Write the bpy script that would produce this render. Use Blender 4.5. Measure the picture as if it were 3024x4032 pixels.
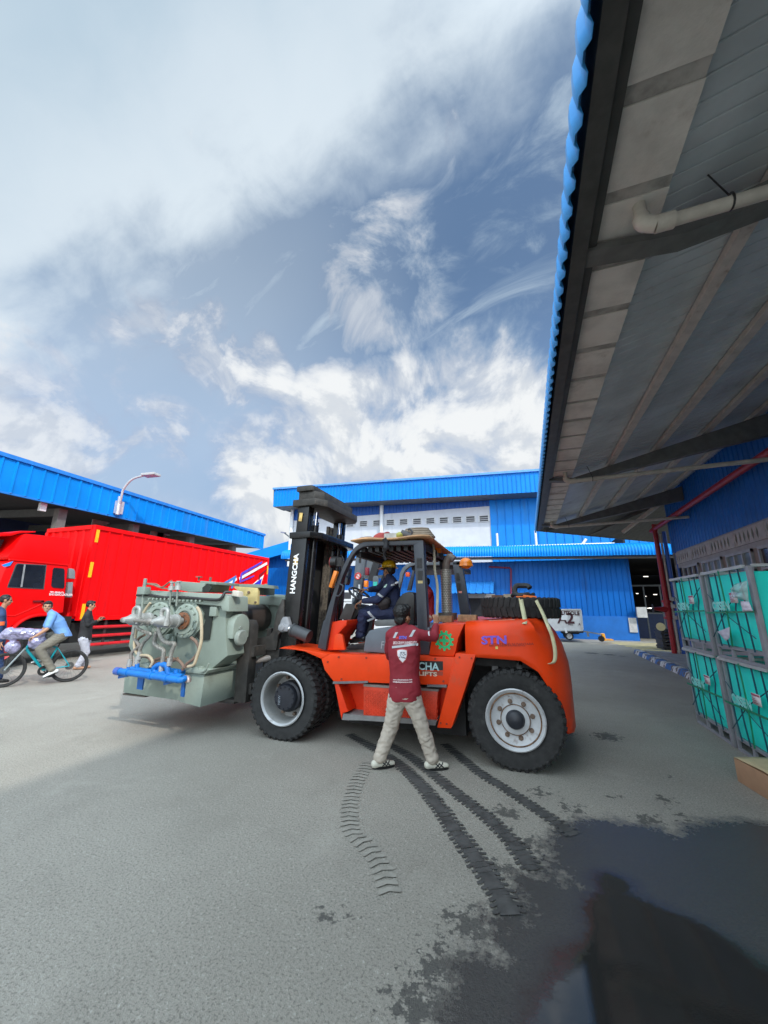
import bpy, bmesh, math, random
from mathutils import Vector as V, Matrix, noise as mnoise
from math import sin, cos, pi, radians, sqrt, atan2, tan
random.seed(7)
S = bpy.context.scene
for o in list(bpy.data.objects): bpy.data.objects.remove(o)
# ------------------------------------------------------------------ camera
HC = 1.7
PITCH, YAW, ROLL = radians(13.8), radians(20.1), radians(0.6)
FWD = V((-sin(YAW)*cos(PITCH), cos(YAW)*cos(PITCH), sin(PITCH)))
R0 = V((cos(YAW), sin(YAW), 0)); U0 = R0.cross(FWD)
UPV = U0*cos(ROLL) - R0*sin(ROLL); RGT = R0*cos(ROLL) + U0*sin(ROLL)
cam = bpy.data.cameras.new('camera'); co = bpy.data.objects.new('camera', cam)
S.collection.objects.link(co); S.camera = co
cam.sensor_fit = 'HORIZONTAL'; cam.sensor_width = 36; cam.lens = 18
cam.clip_start = .05; cam.clip_end = 2000
co.matrix_world = Matrix(((RGT.x, UPV.x, -FWD.x, 0), (RGT.y, UPV.y, -FWD.y, 0), (RGT.z, UPV.z, -FWD.z, HC), (0, 0, 0, 1)))
S.render.resolution_x = 768; S.render.resolution_y = 1024
S.view_settings.view_transform = 'Standard'; S.view_settings.look = 'None'
S.view_settings.exposure = 0.0; S.view_settings.gamma = 1; S.view_settings.use_curve_mapping = False
# survey helpers: a sight line of the reference photograph met with a real plane of the place
def sight(x, y): return FWD + RGT*((x-1512)/1512) - UPV*((y-2016)/1512)
def aY(x, y, v): r = sight(x, y); return V((0, 0, HC)) + r*(v/r.y)
def aX(x, y, v): r = sight(x, y); return V((0, 0, HC)) + r*(v/r.x)
def aZ(x, y, v=0.): r = sight(x, y); return V((0, 0, HC)) + r*((v-HC)/r.z)
# ------------------------------------------------------------------ sun and sky
SUN_TO = V((-1.05, .82, -1.0)).normalized()
sl = bpy.data.lights.new('sun', 'SUN'); so = bpy.data.objects.new('sun', sl); S.collection.objects.link(so)
sl.energy = 2.5; sl.angle = radians(1.6); sl.color = (1, .95, .87)
so.rotation_euler = SUN_TO.to_track_quat('-Z', 'Y').to_euler(); so.location = (20, -20, 40)
W = bpy.data.worlds.new('World'); S.world = W; W.use_nodes = True
wt = W.node_tree; wt.nodes.clear()
def N(nt, typ, **k):
    n = nt.nodes.new(typ)
    for a, b in k.items():
        if a.startswith('i_'): n.inputs[a[2:].replace('_', ' ')].default_value = b
        else: setattr(n, a, b)
    return n
def mth(nt, op, a, b=None, c=None, clamp=False):
    n = nt.nodes.new('ShaderNodeMath'); n.operation = op; n.use_clamp = clamp
    for i, v in enumerate((a, b, c)):
        if v is None: continue
        if isinstance(v, (int, float)): n.inputs[i].default_value = v
        else: nt.links.new(v, n.inputs[i])
    return n.outputs[0]
def sstep(nt, x, e0, e1):
    n = nt.nodes.new('ShaderNodeMapRange'); n.interpolation_type = 'SMOOTHSTEP'
    nt.links.new(x, n.inputs[0]); n.inputs[1].default_value = e0; n.inputs[2].default_value = e1
    return n.outputs[0]
def mixc(nt, f, a, b):
    n = nt.nodes.new('ShaderNodeMix'); n.data_type = 'RGBA'
    if isinstance(f, (int, float)): n.inputs[0].default_value = f
    else: nt.links.new(f, n.inputs[0])
    for i, v in ((6, a), (7, b)):
        if isinstance(v, (tuple, list)): n.inputs[i].default_value = (*v[:3], 1)
        else: nt.links.new(v, n.inputs[i])
    return n.outputs[2]
def ddot(nt, vec, d):
    n = nt.nodes.new('ShaderNodeVectorMath'); n.operation = 'DOT_PRODUCT'
    nt.links.new(vec, n.inputs[0]); n.inputs[1].default_value = d; return n.outputs['Value']
sky = N(wt, 'ShaderNodeTexSky', sky_type='NISHITA', sun_disc=False)
sky.sun_elevation = math.asin(-SUN_TO.z); sky.sun_rotation = atan2(-SUN_TO.x, -SUN_TO.y)
sky.air_density = 1.2; sky.dust_density = 2.0; sky.ozone_density = 1.5
tc = N(wt, 'ShaderNodeTexCoord'); gen = tc.outputs['Generated']
def wnoise(scale, detail, rough, stretch=(1, 1, 1), dist=0., off=(0, 0, 0), rot=(0, 0, 0)):
    mp = N(wt, 'ShaderNodeMapping'); wt.links.new(gen, mp.inputs[0])
    mp.inputs['Scale'].default_value = stretch; mp.inputs['Location'].default_value = off; mp.inputs['Rotation'].default_value = rot
    n = N(wt, 'ShaderNodeTexNoise'); wt.links.new(mp.outputs[0], n.inputs['Vector'])
    n.inputs['Scale'].default_value = scale; n.inputs['Detail'].default_value = detail
    n.inputs['Roughness'].default_value = rough; n.inputs['Distortion'].default_value = dist
    return n.outputs['Fac']
def great(p, q):            # normal of the great circle through two sight lines
    return sight(*p).normalized().cross(sight(*q).normalized()).normalized()
G1 = great((250, 1560), (2250, 300))
if G1.dot(sight(300, 300)) < 0: G1 = -G1
AL = (sight(2250, 300)-sight(250, 1560)).normalized(); TH = G1.cross(AL)
acr = ddot(wt, gen, G1)
cmb = N(wt, 'ShaderNodeCombineXYZ')
for i, (d, k) in enumerate(((AL, 1.0), (G1, 2.6), (TH, 1.0))): wt.links.new(mth(wt, 'MULTIPLY', ddot(wt, gen, d), k), cmb.inputs[i])
def vnoise(vec, scale, detail, rough, off=(0, 0, 0), dist=0.):
    ad = N(wt, 'ShaderNodeVectorMath', operation='ADD'); wt.links.new(vec, ad.inputs[0]); ad.inputs[1].default_value = off
    n = N(wt, 'ShaderNodeTexNoise'); wt.links.new(ad.outputs[0], n.inputs['Vector']); n.inputs['Scale'].default_value = scale
    n.inputs['Detail'].default_value = detail; n.inputs['Roughness'].default_value = rough; n.inputs['Distortion'].default_value = dist
    return n.outputs['Fac']
streak = vnoise(cmb.outputs[0], 1.5, 7, .5, (2.3, .4, 5.1), .2)
soft = vnoise(gen, 1.6, 4, .45, (5, 3, 1)); fine = vnoise(gen, 7, 10, .6, (1, 5, 2), .4)
cen = lambda x, k: mth(wt, 'MULTIPLY', mth(wt, 'SUBTRACT', x, .5), k)
edge = mth(wt, 'ADD', mth(wt, 'ADD', acr, cen(streak, .36)), cen(fine, .16))
veil = sstep(wt, edge, -.02, .17)
rim = mth(wt, 'MULTIPLY', sstep(wt, edge, .02, .14), sstep(wt, edge, .36, .14))
# cumulus: billows gathered over the far buildings and low at the left
nC = vnoise(gen, 4.6, 12, .58, (3.1, 1.7, 7.4), .35); nCu = vnoise(gen, 4.6, 12, .58, (3.1, 1.7, 7.44), .35)
rw = None
for (x, y, r) in ((1800, 1620, .25), (1380, 1610, .20), (2080, 1660, .2), (1020, 1450, .11), (1850, 1900, .30), (1250, 1900, .30)):
    w_ = sstep(wt, ddot(wt, gen, sight(x, y).normalized()), cos(r*1.25), cos(r*.25)); rw = w_ if rw is None else mth(wt, 'MAXIMUM', rw, w_)
cum = sstep(wt, mth(wt, 'ADD', nC, mth(wt, 'MULTIPLY', rw, .36)), .62, .90)
rw2 = None
for (x, y, r) in ((640, 1430, .17), (60, 1580, .17), (880, 1380, .12), (1500, 1130, .14)):
    w_ = sstep(wt, ddot(wt, gen, sight(x, y).normalized()), cos(r*1.5), cos(r*.1)); rw2 = w_ if rw2 is None else mth(wt, 'MAXIMUM', rw2, w_)
cum2 = mth(wt, 'MULTIPLY', sstep(wt, mth(wt, 'ADD', vnoise(gen, 5.2, 12, .62, (8.1, 2.2, 4.4), .5), mth(wt, 'MULTIPLY', rw2, .22)), .58, .86), .8)
cum = mth(wt, 'MAXIMUM', cum, cum2)
sepx = N(wt, 'ShaderNodeSeparateXYZ'); wt.links.new(gen, sepx.inputs[0]); el = sepx.outputs['Z']
low = sstep(wt, mth(wt, 'ADD', el, cen(fine, -.22)), .33, .06)
lf = sstep(wt, mth(wt, 'ADD', ddot(wt, gen, sight(-250, 1750).normalized()), cen(soft, .25)), .45, 1.0)
wisp = mth(wt, 'MULTIPLY', sstep(wt, vnoise(cmb.outputs[0], 3.4, 9, .64, (7, 2, 3), .7), .46, .74), .55)
back = sstep(wt, ddot(wt, gen, (-SUN_TO.x, -SUN_TO.y, -SUN_TO.z)), .25, 1.0)
behind = sstep(wt, ddot(wt, gen, V((sin(YAW), -cos(YAW), 1.0)).normalized()), .38, .88)  # unseen sky behind the view, brightened as added fill for the shaded yard
m = mth(wt, 'MAXIMUM', mth(wt, 'MULTIPLY', veil, .93), cum)
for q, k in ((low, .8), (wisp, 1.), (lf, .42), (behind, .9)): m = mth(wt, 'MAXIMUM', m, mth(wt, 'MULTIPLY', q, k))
cveil = mixc(wt, sstep(wt, mth(wt, 'ADD', mth(wt, 'MULTIPLY', soft, .6), mth(wt, 'MULTIPLY', streak, .4)), .38, .62), (.52, .66, .775), (.70, .815, .90))
cveil = mixc(wt, mth(wt, 'MULTIPLY', rim, .55), cveil, (.84, .92, .98))
ccum = mixc(wt, sstep(wt, mth(wt, 'ADD', mth(wt, 'SUBTRACT', nC, nCu), mth(wt, 'MULTIPLY', nC, .10)), .0, .10), (.70, .745, .80), (.90, .925, .94))
ccol = mixc(wt, sstep(wt, mth(wt, 'MAXIMUM', cum, mth(wt, 'MULTIPLY', low, .8)), .1, .6), cveil, ccum)
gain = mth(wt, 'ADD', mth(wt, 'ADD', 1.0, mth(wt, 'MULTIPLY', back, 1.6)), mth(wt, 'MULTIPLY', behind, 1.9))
vm = N(wt, 'ShaderNodeVectorMath', operation='SCALE'); wt.links.new(ccol, vm.inputs[0]); wt.links.new(gain, vm.inputs['Scale'])
skc = N(wt, 'ShaderNodeVectorMath', operation='SCALE'); wt.links.new(sky.outputs[0], skc.inputs[0]); skc.inputs['Scale'].default_value = .09
gapc = mixc(wt, sstep(wt, el, .30, .75), (.26, .43, .74), (.14, .24, .42))
tint = mixc(wt, .8, skc.outputs[0], gapc)
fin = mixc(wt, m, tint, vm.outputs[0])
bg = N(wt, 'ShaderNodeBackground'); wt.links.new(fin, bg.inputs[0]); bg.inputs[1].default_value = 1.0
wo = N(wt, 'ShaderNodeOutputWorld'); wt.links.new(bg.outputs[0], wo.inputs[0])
# ------------------------------------------------------------------ materials
MATS = {}
def mat(name, col, rough=.5, metal=0., var=.12, scale=6., bump=0., bscale=60., coat=0., dirt=None, dirt_amt=.0, dscale=2.5, spec=.5, alpha=1., trans=0., emit=None, es=1., streak=False):
    if name in MATS: return MATS[name]
    m = bpy.data.materials.new(name); m.use_nodes = True; nt = m.node_tree
    p = nt.nodes['Principled BSDF']
    p.inputs['Metallic'].default_value = metal; p.inputs['Specular IOR Level'].default_value = spec
    p.inputs['Coat Weight'].default_value = coat; p.inputs['Coat Roughness'].default_value = .15
    p.inputs['Transmission Weight'].default_value = trans; p.inputs['Alpha'].default_value = alpha
    tcn = nt.nodes.new('ShaderNodeTexCoord'); ob = tcn.outputs['Object']
    sk_ = nt.nodes.new('ShaderNodeMapping'); nt.links.new(ob, sk_.inputs[0]); sk_.inputs['Scale'].default_value = (4, 4, .22)
    def nz(sc, det=5, ro=.6, src=None):
        n = nt.nodes.new('ShaderNodeTexNoise'); nt.links.new(src or ob, n.inputs['Vector'])
        n.inputs['Scale'].default_value = sc; n.inputs['Detail'].default_value = det; n.inputs['Roughness'].default_value = ro
        return n.outputs['Fac']
    a = nz(scale)
    lo = tuple(c*(1-var) for c in col); hi = tuple(min(1, c*(1+var)) for c in col)
    c = mixc(nt, sstep(nt, a, .3, .7), lo, hi)
    if dirt:
        d = sstep(nt, nz(dscale, 8, .7, sk_.outputs[0] if streak else None), .62-.25*dirt_amt, .80-.2*dirt_amt)
        c = mixc(nt, mth(nt, 'MULTIPLY', d, min(1, .35+dirt_amt)), c, dirt)
    nt.links.new(c, p.inputs['Base Color'])
    nt.links.new(mth(nt, 'ADD', mth(nt, 'MULTIPLY', mth(nt, 'SUBTRACT', nz(scale*1.7), .5), .3), rough, clamp=True), p.inputs['Roughness'])
    if bump:
        b = nt.nodes.new('ShaderNodeBump'); b.inputs['Strength'].default_value = bump; b.inputs['Distance'].default_value = .01
        nt.links.new(nz(bscale, 3), b.inputs['Height']); nt.links.new(b.outputs[0], p.inputs['Normal'])
    if emit:
        p.inputs['Emission Color'].default_value = (*emit, 1); p.inputs['Emission Strength'].default_value = es
    MATS[name] = m; return m
# ------------------------------------------------------------------ mesh builder
def vv(p): return p if isinstance(p, V) else V(p)
WS = bpy.data.scenes.new('workshop')        # scratch scene where curves and modifiers are turned into meshes
def baked(ob):
    WS.collection.objects.link(ob); vl = WS.view_layers[0]; vl.update()
    me = bpy.data.meshes.new_from_object(ob.evaluated_get(vl.depsgraph)); WS.collection.objects.unlink(ob); return me
class B:
    def __init__(s): s.bm = bmesh.new()
    def vs(s, pts): return [s.bm.verts.new(p) for p in pts]
    def face(s, pts): return s.bm.faces.new(s.vs(pts))
    def quad(s, a, b, c, d): return s.face((a, b, c, d))
    def box(s, c, d, M=None):
        c = vv(c); x, y, z = d[0]/2, d[1]/2, d[2]/2
        pts = [V((i*x, j*y, k*z)) for i in (-1, 1) for j in (-1, 1) for k in (-1, 1)]
        if M is not None: pts = [M @ p for p in pts]
        v = s.vs([p+c for p in pts])
        for f in ((0, 1, 3, 2), (4, 6, 7, 5), (0, 4, 5, 1), (2, 3, 7, 6), (0, 2, 6, 4), (1, 5, 7, 3)): s.bm.faces.new([v[i] for i in f])
        return s
    def span(s, a, b):
        return s.box([(a[i]+b[i])/2 for i in range(3)], [abs(b[i]-a[i]) for i in range(3)])
    def bar(s, p, q, w, h, up=(0, 0, 1)):
        p, q = vv(p), vv(q); d = (q-p).normalized(); u = vv(up)
        if abs(d.dot(u)) > .95: u = V((0, 1, 0)) if abs(d.y) < .9 else V((1, 0, 0))
        a = d.cross(u).normalized(); b = a.cross(d).normalized()
        r = [p+a*i*w/2+b*j*h/2 for i, j in ((-1, -1), (1, -1), (1, 1), (-1, 1))]
        return s.loft([r, [x+(q-p) for x in r]])
    def loft(s, rings, caps=True, closed=True):
        R = [s.vs(r) for r in rings]; n = len(R[0])
        for a, b in zip(R, R[1:]):
            for i in range(n if closed else n-1):
                j = (i+1) % n; s.bm.faces.new((a[i], a[j], b[j], b[i]))
        if caps:
            s.bm.faces.new(list(reversed(R[0]))); s.bm.faces.new(R[-1])
        return s
    def prism(s, poly, off):
        poly = [vv(p) for p in poly]; off = vv(off)
        return s.loft([poly, [p+off for p in poly]])
    def ring(s, c, d, r, seg, ry=None):
        d = vv(d).normalized(); u = V((0, 0, 1)) if abs(d.z) < .9 else V((1, 0, 0))
        a = d.cross(u).normalized(); b = a.cross(d)
        return [vv(c)+a*r*cos(2*pi*i/seg)+b*(ry or r)*sin(2*pi*i/seg) for i in range(seg)]
    def cyl(s, p, q, r, r2=None, seg=20):
        d = vv(q)-vv(p); return s.loft([s.ring(p, d, r, seg), s.ring(q, d, r if r2 is None else r2, seg)])
    def lathe(s, o, d, prof, seg=36, caps=False):
        o = vv(o); d = vv(d).normalized()
        return s.loft([s.ring(o+d*h, d, max(r, 1e-4), seg) for r, h in prof], caps=caps)
    def tube(s, pts, r, seg=8, closed=False, caps=True, smooth=0):
        pts = [vv(p) for p in pts]
        if smooth: pts = spline(pts, smooth, closed)
        n = len(pts); rings = []; a = None
        for i, p in enumerate(pts):
            t = (pts[(i+1) % n]-pts[i-1]) if closed or 0 < i < n-1 else (pts[1]-pts[0] if i == 0 else pts[-1]-pts[-2])
            t.normalize()
            if a is None:
                u = V((0, 0, 1)) if abs(t.z) < .9 else V((1, 0, 0)); a = t.cross(u).normalized()
            else: a = (a-t*a.dot(t)).normalized()
            b = t.cross(a); rr = r[i*len(r)//n] if isinstance(r, (list, tuple)) else r
            rings.append([p+a*rr*cos(2*pi*k/seg)+b*rr*sin(2*pi*k/seg) for k in range(seg)])
        if closed: rings.append(rings[0]); caps = False
        return s.loft(rings, caps)
    def ball(s, c, r, seg=14, M=None):
        r = (r, r, r) if isinstance(r, (int, float)) else r; c = vv(c)
        res = bmesh.ops.create_uvsphere(s.bm, u_segments=seg, v_segments=max(6, seg*2//3), radius=1)
        for v in res['verts']:
            p = V((v.co.x*r[0], v.co.y*r[1], v.co.z*r[2])); v.co = c+(M @ p if M is not None else p)
        return s
    def grid(s, f, nu, nv, cu=False, cv=False):
        g = [[s.bm.verts.new(f(i/nu, j/nv)) for j in range(nv if cv else nv+1)] for i in range(nu if cu else nu+1)]
        for i in range(nu):
            for j in range(nv):
                i2 = (i+1) % len(g); j2 = (j+1) % len(g[0])
                s.bm.faces.new((g[i][j], g[i2][j], g[i2][j2], g[i][j2]))
        return s
    def corr(s, o, u, v, n, L, H, pitch=.25, depth=.03, rib=.3):
        """ribbed sheet: ribs run along v, stand proud along n"""
        o, u, v, n = (vv(x) for x in (o, u, v, n)); pr = []; x = 0.; k = 0
        while x < L:
            f = pitch*(1-rib); r = pitch*rib
            for dx, dz in ((0, 0), (f, 0), (f+r*.25, depth), (f+r*.75, depth)):
                if x+dx <= L: pr.append((x+dx, dz))
            x += pitch; k += 1
        pr.append((L, 0)); A = [s.bm.verts.new(o+u*x+n*z) for x, z in pr]; Bv = [s.bm.verts.new(o+u*x+n*z+v*H) for x, z in pr]
        for i in range(len(pr)-1): s.bm.faces.new((A[i], A[i+1], Bv[i+1], Bv[i]))
        return s
    def text(s, txt, o, u, v, size, ext=.0, bold=.0, align='LEFT', sx=1.0):
        cu = bpy.data.curves.new('t', 'FONT'); cu.body = txt; cu.size = size; cu.align_x = align
        cu.extrude = ext; cu.offset = bold; cu.resolution_u = 3
        ob = bpy.data.objects.new('t', cu); me = baked(ob)
        u, v, o = vv(u).normalized(), vv(v).normalized(), vv(o); n = u.cross(v)
        vs = [s.bm.verts.new(o+u*p.co.x*sx+v*p.co.y+n*p.co.z) for p in me.vertices]
        for p in me.polygons:
            try: s.bm.faces.new([vs[i] for i in p.vertices])
            except ValueError: pass
        bpy.data.objects.remove(ob); bpy.data.curves.remove(cu); bpy.data.meshes.remove(me)
        return s
    def out(s, name, m, parent=None, bev=0, ang=38, solid=0, merge=True):
        if merge: bmesh.ops.remove_doubles(s.bm, verts=s.bm.verts, dist=2e-5)
        bmesh.ops.recalc_face_normals(s.bm, faces=s.bm.faces)
        if bev:
            ed = [e for e in s.bm.edges if len(e.link_faces) == 2 and e.calc_face_angle(0) > radians(30)]
            bmesh.ops.bevel(s.bm, geom=ed, offset=bev, segments=2, affect='EDGES', clamp_overlap=True, profile=.6)
        me = bpy.data.meshes.new(name); s.bm.to_mesh(me); s.bm.free()
        for p in me.polygons: p.use_smooth = True
        me.set_sharp_from_angle(angle=radians(ang))
        me.materials.append(m); o = bpy.data.objects.new(name, me); S.collection.objects.link(o)
        if solid:
            md = o.modifiers.new('s', 'SOLIDIFY'); md.thickness = solid; md.offset = 0
        if parent is not None: attach(o, parent)
        return o
def spline(pts, k, closed=False):
    out = []; n = len(pts)
    for i in range(n if closed else n-1):
        p0 = pts[(i-1) % n] if closed or i > 0 else pts[0]; p1 = pts[i]; p2 = pts[(i+1) % n]
        p3 = pts[(i+2) % n] if closed or i+2 < n else pts[-1]
        for j in range(k):
            t = j/k; out.append(.5*((2*p1)+(p2-p0)*t+(2*p0-5*p1+4*p2-p3)*t*t+(3*p1-p0-3*p2+p3)*t**3))
    if not closed: out.append(pts[-1])
    return out
def wm(o):
    M = Matrix.LocRotScale(o.location, o.rotation_euler, o.scale)
    return wm(o.parent) @ o.matrix_parent_inverse @ M if o.parent else M
def attach(o, parent):
    w = wm(o); o.parent = parent; o.matrix_parent_inverse = wm(parent).inverted()
def tag(o, label, cat, group=None, kind=None):
    if label: o['label'] = label
    if cat: o['category'] = cat
    if group: o['group'] = group
    if kind: o['kind'] = kind
    return o
def thing(name, label, cat, loc=(0, 0, 0), group=None):
    o = bpy.data.objects.new(name, None); S.collection.objects.link(o); o.location = loc; o.empty_display_size = .2
    return tag(o, label, cat, group)
def struct(o): o['kind'] = 'structure'; return o
def kids(o): return [c for c in S.objects if c.parent is o]
def copy_tree(o, parent=None):
    c = o.copy(); S.collection.objects.link(c)
    if parent is not None: c.parent = parent
    for ch in kids(o): copy_tree(ch, c)
    return c
# shared materials
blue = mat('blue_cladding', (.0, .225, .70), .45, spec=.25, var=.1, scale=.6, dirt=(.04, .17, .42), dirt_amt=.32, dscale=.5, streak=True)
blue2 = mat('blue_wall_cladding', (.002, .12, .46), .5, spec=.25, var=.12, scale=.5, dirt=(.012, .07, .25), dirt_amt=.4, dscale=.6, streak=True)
darkblue = mat('dark_blue_paint', (.004, .03, .12), .6)
white = mat('white_plaster', (.66, .67, .69), .85, var=.05, scale=1.2, dirt=(.46, .46, .46), dirt_amt=.25, dscale=.6, streak=True)
whitem = mat('white_paint', (.75, .76, .77), .4, var=.04)
steelg = mat('grey_steel', (.16, .165, .17), .5, var=.15, dirt=(.09, .07, .06), dirt_amt=.1)
conc = mat('concrete', (.30, .30, .30), .9, var=.15, scale=3, bump=.3)
black = mat('black_paint', (.012, .012, .013), .35, var=.3)
dark = mat('interior_shade_black', (.018, .018, .022), .9)  # near black, the shade of unlit openings and rooms put into the colour
blackr = mat('black_rubber', (.022, .022, .022), .8, var=.3, scale=12, dirt=(.10, .095, .09), dirt_amt=.25, dscale=4, bump=.2)
redp = mat('red_pipe_paint', (.32, .012, .018), .4, var=.15)
wood = mat('timber', (.30, .19, .10), .8, var=.3, scale=14, bump=.4, bscale=30)
galv = mat('galvanised_steel', (.55, .56, .57), .45, metal=.3, var=.1)
# ================================================================== ground
def ground_material():
    m = bpy.data.materials.new('worn_asphalt'); m.use_nodes = True; nt = m.node_tree; p = nt.nodes['Principled BSDF']
    g = nt.nodes.new('ShaderNodeNewGeometry'); pos = g.outputs['Position']
    def nz(sc, det=6, ro=.6, dist=0):
        n = nt.nodes.new('ShaderNodeTexNoise'); nt.links.new(pos, n.inputs['Vector']); n.inputs['Scale'].default_value = sc
        n.inputs['Detail'].default_value = det; n.inputs['Roughness'].default_value = ro; n.inputs['Distortion'].default_value = dist
        return n.outputs['Fac']
    big, mid, fine = nz(.35, 5), nz(2.2, 8, .65), nz(70, 4, .7)
    c = mixc(nt, sstep(nt, big, .3, .7), (.30, .278, .236), (.375, .350, .300))
    c = mixc(nt, mth(nt, 'MULTIPLY', sstep(nt, mid, .45, .8), .35), c, (.215, .20, .168))
    c = mixc(nt, mth(nt, 'MULTIPLY', sstep(nt, fine, .48, .66), .75), c, (.13, .122, .105))
    c = mixc(nt, mth(nt, 'MULTIPLY', sstep(nt, nz(38, 5, .75), .54, .70), .6), c, (.56, .535, .475))
    c = mixc(nt, mth(nt, 'MULTIPLY', sstep(nt, nz(1.1, 9, .7, .6), .54, .70), .35), c, (.43, .405, .35))
    vo = nt.nodes.new('ShaderNodeTexVoronoi'); nt.links.new(pos, vo.inputs['Vector']); vo.inputs['Scale'].default_value = 26
    sp = mth(nt, 'MULTIPLY', sstep(nt, vo.outputs['Distance'], .13, .06), sstep(nt, nz(9, 2), .54, .6))
    c = mixc(nt, mth(nt, 'MULTIPLY', sp, .6), c, (.55, .53, .49))
    # spilled water: a field of round pools with a ragged rim
    def pool(pts):
        d = None
        for (x, y, r) in pts:
            n = nt.nodes.new('ShaderNodeVectorMath'); n.operation = 'DISTANCE'; nt.links.new(pos, n.inputs[0]); n.inputs[1].default_value = (x, y, 0)
            e = mth(nt, 'SUBTRACT', n.outputs['Value'], r)
            if d is None: d = e
            else:
                k = nt.nodes.new('ShaderNodeMath'); k.operation = 'SMOOTH_MIN'; nt.links.new(d, k.inputs[0]); nt.links.new(e, k.inputs[1]); k.inputs[2].default_value = .15; d = k.outputs[0]
        return d
    rag = mth(nt, 'ADD', mth(nt, 'MULTIPLY', mth(nt, 'SUBTRACT', nz(5, 8, .75), .5), .5), mth(nt, 'MULTIPLY', mth(nt, 'SUBTRACT', nz(24, 5, .75), .5), .32))
    WET = [(px, 0) for px in ()]
    def G(x, y, r): q = aZ(x, y); return (q.x, q.y, r)
    wet = pool([G(2330, 3330, .26), G(2560, 3420, .62), G(2900, 3600, .75), G(2250, 3560, .22), G(2150, 3760, .22), G(2050, 3960, .25), G(2500, 3900, .55), G(3000, 4000, .6), G(2000, 4200, .3), G(2900, 3300, .12), G(3300, 3500, .8), G(2140, 3500, .17), G(2010, 3640, .15), G(2240, 3390, .14), G(1900, 3880, .16)])
    wet = mth(nt, 'ADD', wet, rag)
    wm_ = sstep(nt, wet, .10, -.06)
    spl = pool([G(2060, 2960, -.02), G(2390, 2900, .16), G(2240, 2890, .06), G(2620, 3150, .04), G(2420, 3140, .0), G(2260, 3230, .0), G(2700, 3220, .02), G(2640, 3060, .0), G(2330, 2572, .25), G(2400, 2578, .2), G(2450, 2584, .1),  G(1280, 3600, .015), G(1390, 3610, -.01), G(2560, 3230, .08), G(1990, 3200, .10), G(2080, 3330, .08), G(1960, 3420, .08), G(2130, 3120, .06), G(1840, 3640, .10), G(1740, 3800, .10), G(1640, 3960, .10), G(2250, 3180, .06), G(2780, 3270, .1)])
    sm = sstep(nt, mth(nt, 'ADD', spl, mth(nt, 'MULTIPLY', mth(nt, 'SUBTRACT', nz(15, 8, .72), .5), .95)), .02, -.03)
    damp = mth(nt, 'MAXIMUM', wm_, mth(nt, 'MULTIPLY', sm, .85))
    water = sstep(nt, mth(nt, 'ADD', pool([G(2420, 3480, .12), G(2480, 3620, .24), G(2680, 3800, .42), G(2215, 3780, .06), G(2215, 3880, .09), G(2200, 4000, .12), G(2190, 4120, .13), G(2420, 3880, .2), G(2700, 4050, .5), G(2980, 3950, .3)]), mth(nt, 'MULTIPLY', rag, .30)), .10, -.09)
    c = mixc(nt, mth(nt, 'MULTIPLY', damp, .84), c, (.028, .029, .031))
    c = mixc(nt, mth(nt, 'MULTIPLY', water, .9), c, (.020, .020, .019))
    nt.links.new(c, p.inputs['Base Color'])
    r = mth(nt, 'SUBTRACT', .90, mth(nt, 'MULTIPLY', wm_, .68)); r = mth(nt, 'SUBTRACT', r, mth(nt, 'MULTIPLY', water, .20), clamp=True)
    nt.links.new(r, p.inputs['Roughness']); nt.links.new(mth(nt, 'ADD', .4, mth(nt, 'MULTIPLY', water, .6)), p.inputs['Specular IOR Level'])
    h = mth(nt, 'ADD', mth(nt, 'MULTIPLY', fine, .5), mth(nt, 'MULTIPLY', nz(160, 2), .5))
    b = nt.nodes.new('ShaderNodeBump'); b.inputs['Distance'].default_value = .012; h = mth(nt, 'ADD', h, mth(nt, 'MULTIPLY', nz(42, 3, .7), .55)); nt.links.new(h, b.inputs['Height'])
    nt.links.new(mth(nt, 'SUBTRACT', mth(nt, 'ADD', .62, mth(nt, 'MULTIPLY', wm_, .25)), mth(nt, 'MULTIPLY', water, .86), clamp=True), b.inputs['Strength'])
    nt.links.new(b.outputs[0], p.inputs['Normal'])
    return m
b = B(); b.quad((-600, -600, 0), (600, -600, 0), (600, 600, 0), (-600, 600, 0))
struct(b.out('ground', ground_material()))
def tyre_marks(pts, w0, w1, m, lug=.05, seedv=1, solid=True):
    rd = random.Random(seedv); b = B(); P = [aZ(*p, .004) for p in pts]; P = spline([V((p.x, p.y, .004)) for p in P], 60)
    acc = 0; k_ = 0; L = sum((P[i+1]-P[i]).length for i in range(len(P)-1)); s = 0.
    for i in range(len(P)-1):
        d = P[i+1]-P[i]; acc += d.length; s += d.length
        if acc < lug: continue
        acc = 0; k_ += 1; t = d.normalized(); n = V((-t.y, t.x, 0)); w = w0+(w1-w0)*s/L
        f = .92+.25*rd.random()
        for sg in (1, -1):
            e = w*(.46+.09*rd.random()); q = P[i]; z_ = V((0, 0, .0005*((k_ % 4)+(.25 if sg > 0 else 0)))); th = lug*(.50+.12*rd.random())
            i_ = e*(.60 if solid else .12); a0 = lug*.30; a1 = a0+lug*.12
            if solid: b.face([p_+z_ for p_ in (q, q+t*lug*1.02, q+t*lug*1.02+n*sg*i_, q+n*sg*i_)])
            b.face([p_+z_+V((0, 0, .0022)) for p_ in (q+n*sg*(i_-.01), q+t*th+n*sg*(i_-.01), q+t*(a0+th)+n*sg*e*.8, q+t*(a1+th*.75)+n*sg*e, q+t*a1+n*sg*e, q+t*a0+n*sg*e*.8)])
    return struct(b.out('tyre_marks', m, merge=False))
def q4b(L): return [(1000+1.22*x, 2900+1.22*y) for x, y in L]
tm = mat('wet_tyre_print', (.072, .071, .068), .75, var=.3, scale=11)
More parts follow.
